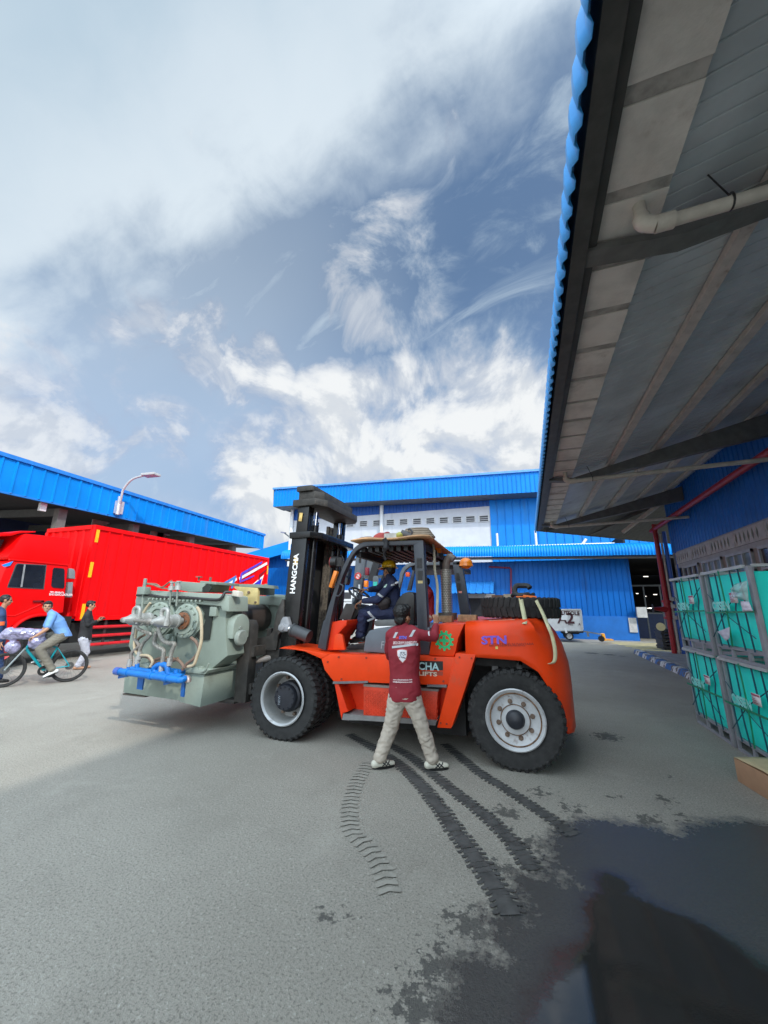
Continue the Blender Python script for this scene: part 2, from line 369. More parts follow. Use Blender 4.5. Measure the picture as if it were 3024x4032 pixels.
tmf = mat('faint_tyre_print', (.305, .288, .248), .9, var=.15, scale=9)
tyre_marks(q4b([(300, -10), (400, 45), (480, 100), (560, 180), (640, 290), (720, 400), (790, 500), (830, 575)]), .15, .19, tm, seedv=1)
tyre_marks(q4b([(400, 5), (500, 62), (570, 115), (650, 180), (740, 250), (825, 330), (900, 430)]), .14, .17, tm, seedv=2)
tyre_marks(q4b([(610, 20), (720, 110), (830, 180), (920, 240), (1030, 315)]), .14, .155, tm, seedv=3)
tyre_marks(q4b([(375, 75), (330, 150), (310, 220), (315, 300), (360, 350), (410, 420), (440, 510)]), .15, .14, tmf, .065, seedv=4, solid=False)
# kerb: painted blocks, alternating blue and white, much worn
kerbm = bpy.data.materials.new('worn_painted_kerb'); kerbm.use_nodes = True
def kerb_material(m):
    nt = m.node_tree; p = nt.nodes['Principled BSDF']; g = nt.nodes.new('ShaderNodeNewGeometry')
    sx = nt.nodes.new('ShaderNodeSeparateXYZ'); nt.links.new(g.outputs['Position'], sx.inputs[0])
    f = mth(nt, 'FRACT', mth(nt, 'MULTIPLY', sx.outputs['Y'], 1/1.1)); st = mth(nt, 'GREATER_THAN', f, .5)
    n = nt.nodes.new('ShaderNodeTexNoise'); nt.links.new(g.outputs['Position'], n.inputs['Vector']); n.inputs['Scale'].default_value = 7; n.inputs['Detail'].default_value = 8
    c = mixc(nt, st, (.62, .62, .60), (.06, .17, .42)); c = mixc(nt, sstep(nt, n.outputs['Fac'], .5, .6), c, (.14, .11, .09))
    nt.links.new(c, p.inputs['Base Color']); p.inputs['Roughness'].default_value = .85
kerb_material(kerbm)
b = B(); b.prism([(3.42, 0, 0), (3.47, 0, .13), (3.50, 0, .15), (3.66, 0, .15), (3.66, 0, 0)], (0.36, 18.4, 0))
for v in b.bm.verts: v.co.y += 0.0
struct(b.out('kerb', kerbm, bev=.012))
b = B(); b.prism([(3.95, 5, .0), (3.95, 5, .16), (7, 5, .16), (7, 5, 0)], (.15, 13.1, 0)); struct(b.out('pavement', conc))
b = B(); b.prism([(3.68, 5, .0), (3.68, 5, .05), (3.93, 5, .05), (3.93, 5, 0)], (.3, 13.0, 0)); struct(b.out('gutter_channel', mat('channel_concrete', (.13, .13, .13), .9)))
b = B()
for i in range(7):
    y = 19.2+i*.78; b.quad((4.55-i*.13, y, .004), (8.5, y-.2, .004), (8.5, y+.12, .004), (4.55-i*.13, y+.32, .004))
struct(b.out('road_marking', mat('faded_yellow_paint', (.60, .50, .20), .85, var=.2, dirt=(.3, .28, .24), dirt_amt=.4, dscale=3)))
# ================================================================== covered warehouse at the right
rb = thing('warehouse', 'blue clad warehouse with a deep canopy, lattice vents and windows behind the teal crates', 'building', (5.25, 8, 0))
XW, YE = 5.25, 17.2
def roofz(x): return 4.83+(x-1.2)*.268
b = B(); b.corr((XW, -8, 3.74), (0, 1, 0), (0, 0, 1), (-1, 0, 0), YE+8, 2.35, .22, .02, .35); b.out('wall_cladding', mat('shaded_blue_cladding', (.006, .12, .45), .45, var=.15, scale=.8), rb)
b = B(); b.span((XW+.02, -8, 0), (XW+.25, YE, 2.0)); b.span((XW+.02, YE, 0), (12, YE+.02, 6.2)); b.span((XW+.03, -8, 3.70), (XW+.2, YE, 3.78)); b.span((XW+.03, -8, 3.16), (XW+.2, YE, 3.30)); b.out('masonry_wall', mat('grey_render', (.33, .33, .33), .9, var=.1), rb)
b = B(); b.span((XW+.13, -8, 3.29), (XW+.6, YE, 4)); b.span((XW+.27, -8, 0), (XW+.6, YE, 3.28)); b.out('dark_backing', dark, rb)  # black sheet set close behind so the lattice openings read as shade
lat = mat('pale_concrete_block', (.40, .39, .38), .9, var=.12)
y = 16.9; b = B()
while y > 2:
    for k in range(6):
        y0 = y-.2*k; yc = y0-.1; z0, z1 = 3.30, 3.70; ya, yb = y0, y0-.2
        # block with a lozenge opening
        oy, oz = .055, .165; zc = (z0+z1)/2
        outer = [(ya, z0), (yc, z0), (yb, z0), (yb, zc), (yb, z1), (yc, z1), (ya, z1), (ya, zc)]
        inner = [(yc+oy*.5, zc-oz*.5), (yc, zc-oz), (yc-oy*.5, zc-oz*.5), (yc-oy, zc), (yc-oy*.5, zc+oz*.5), (yc, zc+oz), (yc+oy*.5, zc+oz*.5), (yc+oy, zc)]
        for i in range(8):
            j = (i+1) % 8
            b.quad((XW, *outer[i]), (XW, *outer[j]), (XW, *inner[j]), (XW, *inner[i]))
            b.quad((XW, *inner[i]), (XW, *inner[j]), (XW+.1, *inner[j]), (XW+.1, *inner[i]))
    b.span((XW-.01, y-1.45, 3.30), (XW+.12, y-1.2, 3.70)); y -= 1.45
b.out('lattice_vent', lat, rb)
glass = mat('window_glass', (.20, .25, .27), .12, spec=.8, var=.3, scale=1.5)
y = 16.4; k = 0
while y > 3:
    b = B(); w = 1.25
    for yy in (y, y-.42, y-.84, y-w): b.span((XW-.02, yy-.03, 1.99), (XW+.06, yy+.03, 3.17))
    b.span((XW-.021, y-w-.03, 3.10), (XW+.062, y+.03, 3.168)); b.span((XW-.021, y-w-.03, 2.62), (XW+.062, y+.03, 2.67))
    f = b.out('window', mat('grey_window_frame', (.36, .37, .38), .6), rb)
    b = B(); b.quad((XW+.03, y-w, 2), (XW+.03, y, 2), (XW+.03, y, 3.1), (XW+.03, y-w, 3.1)); b.out('pane', glass if k % 3 else mat('dark_window_glass', (.05, .04, .04), .2), f)
    y -= 1.62; k += 1
y = 16.55
while y > 3: b = B(); b.span((XW+.035, y-1.63, 2), (XW+.19, y-1.45, 3.16)); b.out('window_pier', mat('brown_grey_pier', (.22, .18, .16), .9), rb); y -= 1.62
# canopy: roof sheets, soffit panels, gutter, curved blue edge, rafters and purlins
YA = -5.0
sheetm = mat('grey_underside_sheet', (.58, .62, .64), .45, metal=.1, var=.15, scale=1.1, dirt=(.15, .15, .15), dirt_amt=.25, dscale=1.2)
b = B(); o = V((1.2, YA, roofz(1.2))); dv = V((4.3, 0, 4.3*.268)); nrm = V((.268, 0, -1)).normalized()
b.corr(o, (0, 1, 0), dv.normalized(), -nrm, 16.0-YA, dv.length, .15, .012, .14); b.out('roof_sheet', sheetm, rb)
b = B(); b.quad((.70, YA, 5.14), (6, YA, 6.55), (6, 17, 6.55), (.70, 16.4, 5.14)); b.quad((.70, YA, 5.16), (6, YA, 6.6), (6, 17, 6.6), (.70, 16.4, 5.16)); b.out('roof_top', blue, rb)
pan = mat('soffit_panel', (.66, .62, .58), .8, var=.16, scale=2.2, dirt=(.22, .15, .12), dirt_amt=.25, dscale=1.6, bump=.25, bscale=40)
b = B(); y = YA
while y < 15.9:
    w = .56+.05*mnoise.noise(V((y*3, 0, 0))); b.span((.79, y+.008, 4.78+.008*mnoise.noise(V((y, 5, 0)))), (1.23, y+w, 4.81)); y += .65
    b2_ = B(); b2_.span((.795, y-.088+(w-.56), 4.79), (1.228, y+.004, 4.815)); b2_.out('panel_seam', mat('soffit_seam', (.36, .34, .32), .8, var=.3), rb)
b.out('soffit_panel', pan, rb)
b = B(); b.prism([(.575, YA, 4.66), (.70, YA, 4.66), (.70, YA, 4.69), (.60, YA, 4.69), (.60, YA, 4.98), (.575, YA, 4.98)], (0, 21.1, 0))
b.span((.715, YA, 4.72), (.78, 16.05, 5.0)); b.out('gutter', mat('dark_gutter_steel', (.06, .058, .055), .5, var=.2), rb)
# bull-nosed blue edge sheet with trapezoid ribs
b = B(); pitch = .20; prof = [(.535, 4.63), (.52, 4.75), (.525, 4.88), (.56, 4.99), (.63, 5.07), (.73, 5.13)]
xs = []; y = YA
while y < 16.25:
    xs += [(y, 0), (y+pitch*.3, 0), (y+pitch*.5, 1), (y+pitch*.8, 1)]; y += pitch
xs.append((y, 0)); rows = []
for (x, z), (nx, nz_) in zip(prof, [(-1, 0), (-1, 0), (-.95, .2), (-.8, .5), (-.6, .8), (-.3, .95)]):
    rows.append([V((x+nx*.034*t, yy, z+nz_*.034*t)) for yy, t in xs])
b.loft(rows, caps=False, closed=False); b.out('edge_sheet', mat('bright_blue_sheet', (.07, .40, .92), .35, var=.05, scale=.8), rb, solid=.006, ang=14)
rft = mat('rafter_steel', (.13, .13, .125), .55, var=.15, dirt=(.2, .17, .15), dirt_amt=.2)
for yy in (-3.0, 3.2, 9.75, 15.3):
    b = B(); z0 = 4.70
    b.prism([(.62, yy-.09, 4.70), (1.4, yy-.09, 4.62), (5.24, yy-.09, 5.30), (5.24, yy-.09, roofz(5.24)-.13), (1.25, yy-.09, roofz(1.25)-.13), (.66, yy-.09, 4.76)], (0, .18, 0)); b.out('rafter', rft, rb)
pm = mat('purlin_steel', (.50, .45, .42), .6, var=.12, dirt=(.2, .12, .09), dirt_amt=.25, dscale=5)
for x in (2.05, 3.0, 3.95, 4.85):
    b = B(); z = roofz(x); b.span((x-.055, YA, z-.115), (x+.055, 15.9, z-.03)); b.out('purlin', pm, rb)
# hip end of the canopy
b = B(); E0, E1 = V((.56, 16.15, 4.66)), V((7.2, 21.8, 4.66)); T0, T1 = V((5.2, YE, 5.88)), V((9, YE+.3, 5.88)); q0 = V((1.2, 15.95, 4.84))
b.quad(E0, E1, T1, T0); b.face([E0, T0, (5.2, 15.9, 5.86), (1.2, 15.9, 4.83), (.6, 15.9, 4.67)])
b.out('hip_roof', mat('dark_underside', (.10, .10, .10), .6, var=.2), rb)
b = B(); b.bar(E0+V((0, 0, .1)), E1+V((0, 0, .1)), .05, .2); b.bar(E0+V((.3, .1, .05)), T0-V((0, 0, .12)), .1, .16)
b.bar((2.6, 17.9, 4.72), (4.9, 17.3, 5.6), .07, .12); b.bar((4.0, 19.1, 4.72), (5.2, 17.5, 5.7), .07, .12); b.out('hip_rafter', rft, rb)
b = B(); b.bar((4.95, 16.6, 5.55), (3.9, 17.9, 4.75), .12, .12); b.out('brace', pm, rb)
for yy, x0 in ((3.05, 1.05), (9.6, 1.05), (15.15, 1.05)):
    b = B(); zz = 4.60; b.cyl((x0, yy-.16, 4.8), (x0, yy-.16, zz+.02), .045, seg=14); b.tube([(x0, yy-.16, zz+.06), (x0+.01, yy-.16, zz), (x0+.09, yy-.16, zz-.04)], .06, 12, smooth=4)
    b.cyl((x0+.08, yy-.16, zz-.04), (x0+.2, yy-.16, zz-.04), .062, seg=14); b.cyl((x0+.2, yy-.16, zz-.04), (5.2, yy-.16, zz-.04+.1), .048, seg=14)
    o_ = b.out('downpipe', mat('cream_pvc_pipe', (.52, .48, .42), .55, var=.12), rb)
    b = B(); b.tube([(x0+.55, yy-.16+.05*cos(t), zz-.02+.06*sin(t)) for t in [i*pi/6 for i in range(12)]], .008, 6, closed=True); b.tube([(x0+.55, yy-.16, zz+.04), (x0+.47, yy-.14, zz+.3)], .006, 6); b.out('pipe_hanger', black, o_)
# red fire main with its valve, and the blue pipes beside it
fp = thing('fire_pipe', 'red fire main with a valve rising at the corner of the covered warehouse', 'pipe', (4.9, 17.4, .16))
b = B(); b.tube([(4.86, 17.35, .16), (4.86, 17.35, 4.55), (4.86, 17.3, 4.68), (4.86, 17.1, 4.74), (4.86, 9, 4.85), (4.86, -4, 5.0)], .085, 14, smooth=3); b.out('pipe', redp, fp)
b = B(); b.cyl((4.86, 17.35, 1.35), (4.86, 17.35, 1.43), .16); b.cyl((4.86, 17.35, 1.95), (4.86, 17.35, 2.03), .16); b.cyl((4.86, 17.35, 1.43), (4.86, 17.35, 1.95), .115); b.cyl((4.86, 17.35, 1.69), (4.38, 17.2, 1.72), .12, .05); b.cyl((4.86, 17.35, 1.69), (5.1, 17.4, 1.69), .08); b.out('valve', redp, fp)
b = B(); b.tube([(4.36+.0*cos(t), 17.2+.11*cos(t), 1.72+.15*sin(t)) for t in [i*pi/8 for i in range(16)]], .014, 6, closed=True); b.bar((4.36, 17.2, 1.58), (4.36, 17.2, 1.86), .02, .02); b.out('hand_wheel', mat('dark_red_iron', (.05, .04, .04), .5), fp)
bpm = mat('blue_pipe_paint', (.012, .09, .40), .4)
bp = thing('water_pipe', 'blue water pipes with grey couplings beside the red fire main', 'pipe', (5.1, 17.2, .16))
b = B(); b.cyl((5.12, 17.3, .16), (5.12, 17.3, 4.6), .065); b.cyl((5.3, 16.95, .16), (5.3, 16.95, 4.4), .05); b.out('pipe', bpm, bp)
for zz in (1.35, 1.75, 2.0):
    b = B(); b.cyl((5.12, 17.3, zz), (5.12, 17.3, zz+.12), .11); b.cyl((5.12, 17.3, zz+.06), (4.95, 17.02, zz+.06), .07); b.out('coupling', mat('grey_coupling', (.35, .36, .37), .5), bp)
b = B(); b.cyl((5.0, 17.32, .16), (5.0, 17.32, 4.5), .04); tag(b.out('conduit_pipe', mat('cream_pvc_pipe', (.5, .46, .4), .5)), 'thin cream plastic pipe between the red fire main and the blue pipes', 'pipe')
# ================================================================== factory at the back
fb = thing('factory', 'large blue and white factory building across the yard behind the forklifts', 'building', (-6, 27, 0))
YB = 25.5
def Y_(x, y, v=YB): return aY(x, y, v)
wr = aY(2487, 2300, YB).x
# lower blue wall
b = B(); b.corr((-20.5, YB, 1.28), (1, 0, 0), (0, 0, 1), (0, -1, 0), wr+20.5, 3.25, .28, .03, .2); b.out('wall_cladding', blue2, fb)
b = B(); b.span((-7.0, YB-.06, -.1), (wr+.02, YB+.2, 1.29)); b.out('plinth', mat('blue_dado', (.008, .14, .50), .55, var=.12, scale=1.5), fb)
b = B(); b.span((-20.5, YB-.05, -.1), (-7.01, YB+.2, 2.35)); b.out('white_wall', white, fb)
b = B(); b.span((wr-.42, YB-.12, .45), (wr-.04, YB-.061, 1.22)); b.span((wr-.02, YB-.4, 1.25), (wr+.45, YB-.2, 1.8)); b.out('corner_guard', mat('pale_panel', (.5, .5, .5), .6), fb)
# lean-to roof with bull-nosed corrugated edge
zl, zr = 5.02, 4.50; XL, XR = aY(1121, 2200, YB-1).x, 12.
def ez(x): return zl+(zr-zl)*(x-XL)/(aY(2588, 2194, YB-1).x-XL)
b = B(); n = 190; prof = [(1.02, .0), (1.05, .22), (1.0, .42), (.86, .58), (.6, .68), (.0, .78)]
def eave(u, v):
    x = XL+(XR-XL)*u; i = v*(len(prof)-1); k = min(int(i), len(prof)-2); t = i-k
    y = prof[k][0]*(1-t)+prof[k+1][0]*t; z = prof[k][1]*(1-t)+prof[k+1][1]*t
    w = .03*(1 if (int(round(u*n*2)) % 2) else -1)
    return V((x, YB-y-.5-w*(1-v), ez(x)+z+w*v))
b.grid(eave, n*2, 10); b.out('lean_to_roof', blue, fb)
b = B(); b.bar((XL, YB-.9, ez(XL)-.06), (XR, YB-.9, ez(XR)-.06), .06, .1); b.out('gutter', mat('weathered_gutter', (.30, .29, .26), .6), fb)
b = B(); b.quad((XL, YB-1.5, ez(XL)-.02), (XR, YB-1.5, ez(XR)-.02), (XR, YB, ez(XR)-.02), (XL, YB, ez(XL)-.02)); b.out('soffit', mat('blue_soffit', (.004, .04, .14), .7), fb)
# upper storey
YU = 29.; pTL, pTR = aY(1077, 1928, YU-1.6), aY(2150, 1854, YU-1.6); pBL, pBR = aY(1075, 1995, YU-1.6), aY(2150, 1935, YU-1.6)
def lerp(a, b_, t): return a+(b_-a)*t
Lf = (pBR-pBL).length; extra = 1.25
b = B(); u = (pBR-pBL).normalized(); b.corr(pBL, u, V((0, 0, 1)), (0, -1, 0), Lf*extra, (pTL-pBL).length, .30, .05, .22); b.out('fascia', blue, fb)
b = B(); b.bar(pTL+V((0, -.05, .06)), lerp(pTL, pTR, extra)+V((0, -.05, .06)), .2, .16); b.out('ridge_cap', mat('blue_flashing', (.10, .30, .72), .35), fb)
b = B(); b.quad(pBL, lerp(pBL, pBR, extra), lerp(pBL, pBR, extra)+V((0, 1.6, 0)), pBL+V((0, 1.6, 0)))
b.quad(pBL+V((0, .02, 0)), pTL+V((0, .02, 0)), pTL+V((1.5, 12, 0)), pBL+V((1.5, 12, 0))); b.quad(pTL, lerp(pTL, pTR, extra), lerp(pTL, pTR, extra)+V((0, 12, -.3)), pTL+V((0, 12, -.3))); b.out('roof_underside', steelg, fb)
xl = aY(1152, 2050, YU).x; xm = aY(1934, 2100, YU).x; xr = 12
wtop = aY(1510, 2024, YU).z
b = B(); b.span((xl, YU, 4.8), (xm, YU+.3, wtop)); b.out('white_wall', mat('upper_white_wall', (.60, .615, .65), .85, var=.05, scale=1.5, dirt=(.44, .45, .47), dirt_amt=.3, dscale=.6, streak=True), fb)
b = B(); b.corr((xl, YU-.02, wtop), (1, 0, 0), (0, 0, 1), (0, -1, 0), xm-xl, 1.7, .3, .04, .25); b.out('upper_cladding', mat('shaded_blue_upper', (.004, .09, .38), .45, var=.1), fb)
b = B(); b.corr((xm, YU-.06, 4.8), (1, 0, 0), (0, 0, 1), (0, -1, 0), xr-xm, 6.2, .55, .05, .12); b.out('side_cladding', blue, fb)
ventm = mat('vent_recess', (.05, .05, .055), .7)
for i, px in enumerate(range(12)):
    t = i/11; p = aY(1326+(1905-1326)*t, 2066-24*t, YU-.03)
    b = B(); 
    for dx in (-.36, .36): b.span((p.x+dx-.05, YU-.05, p.z-.27), (p.x+dx+.05, YU-.005, p.z+.27))
    for dz in (-.24, .24): b.span((p.x-.31, YU-.049, p.z+dz-.03), (p.x+.31, YU-.006, p.z+dz+.03))
    f = b.out('wall_vent', mat('vent_frame', (.6, .6, .6), .6), fb)
    b = B(); b.span((p.x-.31, YU-.02, p.z-.21), (p.x+.31, YU-.004, p.z+.21))
    o = b.out('opening', ventm, f)
    b = B()
    for dz in (-.1, .05): b.span((p.x-.31, YU-.045, p.z+dz-.02), (p.x+.31, YU-.022, p.z+dz+.05))
    b.out('louvre', mat('grey_louvre', (.36, .36, .36), .6), f)
for px in (1502, 1152):
    p = aY(px, 1990, YU-.2); b = B(); b.cyl((p.x, YU-.15, 5.0), (p.x, YU-.15, p.z+.4), .16, seg=12); b.out('downpipe', whitem, fb)
# service pipes over the lean-to
b = B(); p0, p1 = aY(1905, 2158, YB+1), aY(2420, 2142, YB+1); b.cyl(p0, p1, .1, seg=10); b.cyl(aY(1300, 2172, YB+1), p0, .05, seg=8)
for px, dz in ((1960, .95), (2113, 1.1)): q = aY(px, 2155, YB+1); b.cyl(q, q+V((0, 0, dz)), .07, seg=8)
q = aY(2290, 2148, YB+1); b.cyl(q, q+V((.3, 0, .4)), .08, seg=8); tag(b.out('service_pipe', whitem), 'white service pipe running along the factory wall above the lean-to roof', 'pipe')
# red fire pipe on the blue wall
b = B(); b.tube([aY(1925, 2232, YB-.1), aY(2007, 2236, YB-.1), aY(2012, 2242, YB-.1), aY(2012, 2400, YB-.1)], .05, 8); tag(b.out('wall_pipe', mat('faded_red_pipe', (.22, .02, .04), .5)), 'thin red pipe bent down the blue factory wall', 'pipe')
# open hall at the right of the blue wall
b = B(); b.span((wr+.05, YB+14, 0), (14, YB+14.2, 6)); b.span((wr-.1, YB+.21, 0), (wr+.02, YB+14, 6)); b.span((13.5, YB-4, 0), (13.7, YB+14, 6)); b.span((wr+.03, YB, 4.55), (13.5, YB+13.9, 4.75)); b.out('hall_interior', dark, fb)  # hall surfaces coloured near black for the shade inside
pf = mat('dim_partition_frame', (.12, .13, .14), .6)
b = B(); yp = YB+2.5; 
for x in (5.9, 6.75, 7.6, 8.3, 9.2, 10.2): b.span((x-.04, yp-.04, 0), (x+.04, yp+.04, 3.1))
b.span((5.6, yp-.05, 3.05), (12, yp+.05, 3.15)); b.span((5.6, yp-.045, 1.42), (12, yp+.045, 1.5)); b.out('glazed_partition', pf, fb)
b = B(); b.span((5.6, yp-.02, 0), (12, yp+.02, 1.42)); b.out('partition_panel', mat('navy_panel', (.006, .02, .075), .5), fb)
lampm = mat('hall_lamp_glow', (.9, .9, .9), .5, emit=(1, .95, .85), es=2.2)
for px, py, w in ((2543, 2270, .3), (2580, 2341, .22), (2556, 2395, .35), (2578, 2395, .8), (2509, 2337, .14), (2540, 2348, .14), (2424, 2228, .1), (2614, 2395, .6)):
    p = aY(px, py, YB+(9 if py < 2390 else 13)); b = B(); b.box(p, (w, .08, .05)); tag(b.out('ceiling_lamp', lampm), 'small lit lamp inside the dark hall beyond the blue wall', 'lamp', 'lamps in the dark hall')
# small window in the white lower wall and blue awning with a black slab for the shaded doorway
p = aY(1366, 2345, YB-.06); b = B(); b.box(p+V((0, -.02, 0)), (1.0, .1, .75)); w = b.out('window', whitem, fb); b = B(); b.box(p+V((0, -.05, 0)), (.72, .09, .45)); b.out('pane', ventm, w)
a0, a1 = aY(1770, 2330, YB-1.2), aY(1942, 2332, YB-1.2); b = B(); dv = V((0, 1.1, .75)); b.corr(a0+V((0, 0, -.1)), (1, 0, 0), dv.normalized(), V((0, -.5, .8)), a1.x-a0.x, dv.length, .42, .06, .3); b.out('door_awning', mat('bright_awning_blue', (.03, .22, .62), .35), fb)
b = B(); p0, p1 = aY(1845, 2355, YB-.08), aY(1935, 2500, YB-.08); b.span((p0.x, YB-.12, 0), (p1.x, YB-.052, p0.z)); b.out('doorway_shade', dark, fb)  # black slab painting the shade of the open doorway
b = B(); b.span((p1.x, YB-.16, 0), (p1.x+.35, YB-.06, p0.z+.25)); b.span((p0.x-.2, YB-.15, p0.z), (p1.x, YB-.061, p0.z+.26)); b.out('door_frame', mat('grey_frame_paint', (.33, .33, .33), .7), fb)
# ------------------------------------------------------------------ small gabled store beyond the truck
YS = 29.; st = thing('gabled_store', 'small dark blue gabled store in the gap between the red truck and the black mast', 'building', (-22, YS, 0))
g0, g1, g2 = aY(1040-70, 2183, YS), aY(1135, 2135, YS), aY(1190, 2165, YS)
b = B(); h = V((0, 0, -1.0)); b.prism([g0, g1, g2, g2+h, g1+h, g0+h], (0, -.25, 0)); b.out('gable_fascia', blue, st)
b = B(); b.prism([g0, g1, g1+V((0, 9, .1)), g0+V((0, 9, .1))], (0, 0, .1)); b.out('roof', blue, st)
b = B(); b.corr((g0.x, YS+1.2, 0), (1, 0, 0), (0, 0, 1), (0, -1, 0), g2.x-g0.x, g0.z, .3, .04, .25); b.out('wall_cladding', blue2, st)
q = aY(1090, 2262, YS-.1); b = B(); b.bar((g0.x, YS, q.z+.15), (g2.x, YS, q.z-.15), .14, .16); b.out('door_rail', mat('weathered_beam', (.42, .40, .36), .7), st)
q = aY(1068, 2315, YS); b = B(); b.span((q.x-.8, YS+.6, 0), (q.x+.5, YS+1.1, q.z+.6)); b.out('cabinet', mat('grey_green_cabinet', (.36, .40, .40), .6), st)
# street lamp beyond
p = aY(1145, 2118, 33); q = aY(1108, 2096, 33); sl_ = thing('street_lamp', 'far street lamp whose arm shows beside the black mast', 'street lamp', (p.x+.6, 33, 0))
b = B(); b.tube([(p.x+.6, 33, 0), (p.x+.6, 33, p.z-.3), p, q+V((.4, 0, -.1))], .07, 8, smooth=4); b.out('pole', steelg, sl_); b = B(); b.bar(q+V((.5, 0, -.1)), q, .3, .12); b.out('lamp_head', mat('lilac_grey_head', (.36, .33, .42), .5), sl_)
# ------------------------------------------------------------------ long shed at the left
ls = thing('loading_shed', 'long shed with a deep bright blue fascia behind the red truck', 'building', (-17, 14, 0))
XF = -16.5; t0, t1 = aX(-330, 1697, XF), aX(1040, 2107, XF); b0, b1 = aX(-330, 1890, XF), aX(1038, 2160, XF)
t0 = V((XF, t0.y, 6.62)); b0 = V((XF, t0.y, 5.36)); t1 = V((XF, t1.y, 6.30)); b1 = V((XF, t1.y, 5.40))
u = (b1-b0).normalized(); b = B(); b.corr(b0, u, (0, 0, 1), (1, 0, 0), (b1-b0).length, .95, .42, .05, .2)
for v in b.bm.verts:
    if v.co.z > 5.9: v.co.z = t0.z+(t1.z-t0.z)*(v.co.y-t0.y)/(t1.y-t0.y)
b.out('fascia', blue, ls)
b = B(); b.bar(t0+V((-.03, 0, .03)), t1+V((-.03, .05, .03)), .24, .14); b.bar(b0+V((-.03, 0, -.03)), b1+V((-.03, 0, -.03)), .1, .06); b.out('fascia_trim', mat('blue_trim', (.02, .20, .62), .35), ls)
b = B(); b.quad(b0, b1, b1+V((-9, 0, .6)), b0+V((-9, 0, .6))); b.quad(t0, t1, t1+V((-9, 0, .9)), t0+V((-9, 0, .9))); b.out('roof', mat('shaded_shed_ceiling', (.03, .03, .032), .8), ls)  # ceiling colour darkened to put in the shade under the shed
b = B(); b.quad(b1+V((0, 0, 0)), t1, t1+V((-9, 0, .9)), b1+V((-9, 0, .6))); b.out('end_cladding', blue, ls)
b = B(); b.span((XF-9, b0.y, 0), (XF-8.8, b1.y, 6)); b.out('back_wall', mat('shaded_navy_wall', (.008, .018, .06), .7), ls)  # wall colour kept near black for the shade inside the shed
for yy in (9.5, 12.6, 15.9, 19.2):
    b = B(); b.span((XF-.75, yy-.15, 0), (XF-.45, yy+.15, 5.3)); b.out('column', mat('shaded_column', (.16, .15, .14), .8), ls)  # column colour darkened, the shed's shade painted in
    b = B(); b.bar((XF-.6, yy, 5.18), (XF-8.5, yy, 5.6), .14, .3); b.out('roof_beam', mat('grey_beam', (.09, .088, .085), .7), ls)
p = aX(167, 1997, XF-.3); b = B(); b.box(p, (.15, .2, .3)); tag(b.out('notice_card', whitem), 'small white card hanging under the shed fascia at the far left', 'sign')
p = aX(365, 2037, XF-2.5); b = B(); b.box(p, (.15, .6, .15)); tag(b.out('flood_lamp', lampm), 'lit white flood lamp under the blue shed fascia above the red truck', 'lamp')
for px, py in ((400, 2044), (620, 2092), (645, 2097)):
    p = aX(px, py, XF-2.4); b = B(); b.box(p, (.05, .8, .75)); tag(b.out('hanging_panel', mat('translucent_panel', (.45, .47, .47), .6)), 'pale translucent panel hanging in the dark under the shed roof', 'panel', 'pale panels under the shed roof')
# lamp on the fascia
p0 = aX(467, 1995, XF+.25); p1 = aX(487, 1925, XF+.5); p2 = aX(520, 1888, XF+.9); p3 = aX(565, 1873, XF+1.5); p4 = aX(618, 1868, XF+2.2)
lt = thing('street_lamp', 'grey street lamp on a curved arm fixed to the blue shed fascia', 'street lamp', p0)
b = B(); b.tube([p0, lerp(p0, p1, .55), p1, p2, p3, lerp(p3, p4, .3)], .045, 10, smooth=6); b.out('arm', mat('pale_grey_pole', (.48, .49, .50), .45), lt)
b = B(); d = (p4-p3).normalized(); b.bar(lerp(p3, p4, .05), lerp(p3, p4, 1.05), .38, .11); b.out('lamp_head', mat('grey_lamp_head', (.42, .42, .42), .4), lt, bev=.03)
b = B(); b.box(p0+V((-.14, .12, .0)), (.16, .3, .55)); b.cyl(p0+V((0, 0, -.35)), p0+V((0, 0, .45)), .08); b.out('bracket', galv, lt)
# ================================================================== orange forklift
def Q(ox, oy, s): return lambda x, y, Y: aY(ox+s*x, oy+s*y, Y)
q4, q8, q3, q5, q2 = Q(900, 2400, .5425), Q(1250, 2080, .3315), Q(1040, 1850, .3617), Q(1700, 2200, .3918), Q(440, 2200, .434)
orange = mat('orange_paint', (.86, .058, .006), .4, spec=.3, var=.08, scale=2, dirt=(.48, .10, .05), dirt_amt=.3, dscale=3.2)
orange2 = mat('deep_orange_paint', (.80, .040, .005), .45, spec=.3, var=.1, scale=3, dirt=(.30, .05, .03), dirt_amt=.15)
gpaint = mat('slate_grey_paint', (.045, .05, .062), .42, var=.12, dirt=(.10, .095, .09), dirt_amt=.15)
gcover = mat('engine_cover_grey', (.135, .155, .18), .42, var=.12, scale=3, dirt=(.22, .21, .19), dirt_amt=.18)
blk = mat('mast_black', (.010, .010, .011), .24, var=.3, dirt=(.07, .065, .06), dirt_amt=.08, dscale=1.5)
blkd = mat('dusty_black_steel', (.032, .029, .026), .6, var=.3, scale=9, dirt=(.14, .11, .09), dirt_amt=.28, dscale=4)
und = mat('underbody_black', (.012, .012, .012), .8)
chrome = mat('chrome_rod', (.75, .75, .76), .12, metal=1.)
rimm = mat('silver_rim', (.50, .51, .52), .4, metal=.15, var=.1, dirt=(.16, .10, .07), dirt_amt=.35, dscale=11)
hubm = mat('hub_grease_black', (.018, .02, .028), .45, var=.3)
boltm = mat('rusty_bolt', (.16, .11, .08), .7, var=.3)
cream = mat('webbing_strap', (.58, .55, .34), .8, var=.1)
amber = mat('amber_lens', (.85, .22, .01), .25, coat=.5)
whitel = mat('white_lettering', (.82, .83, .84), .5, var=.02)
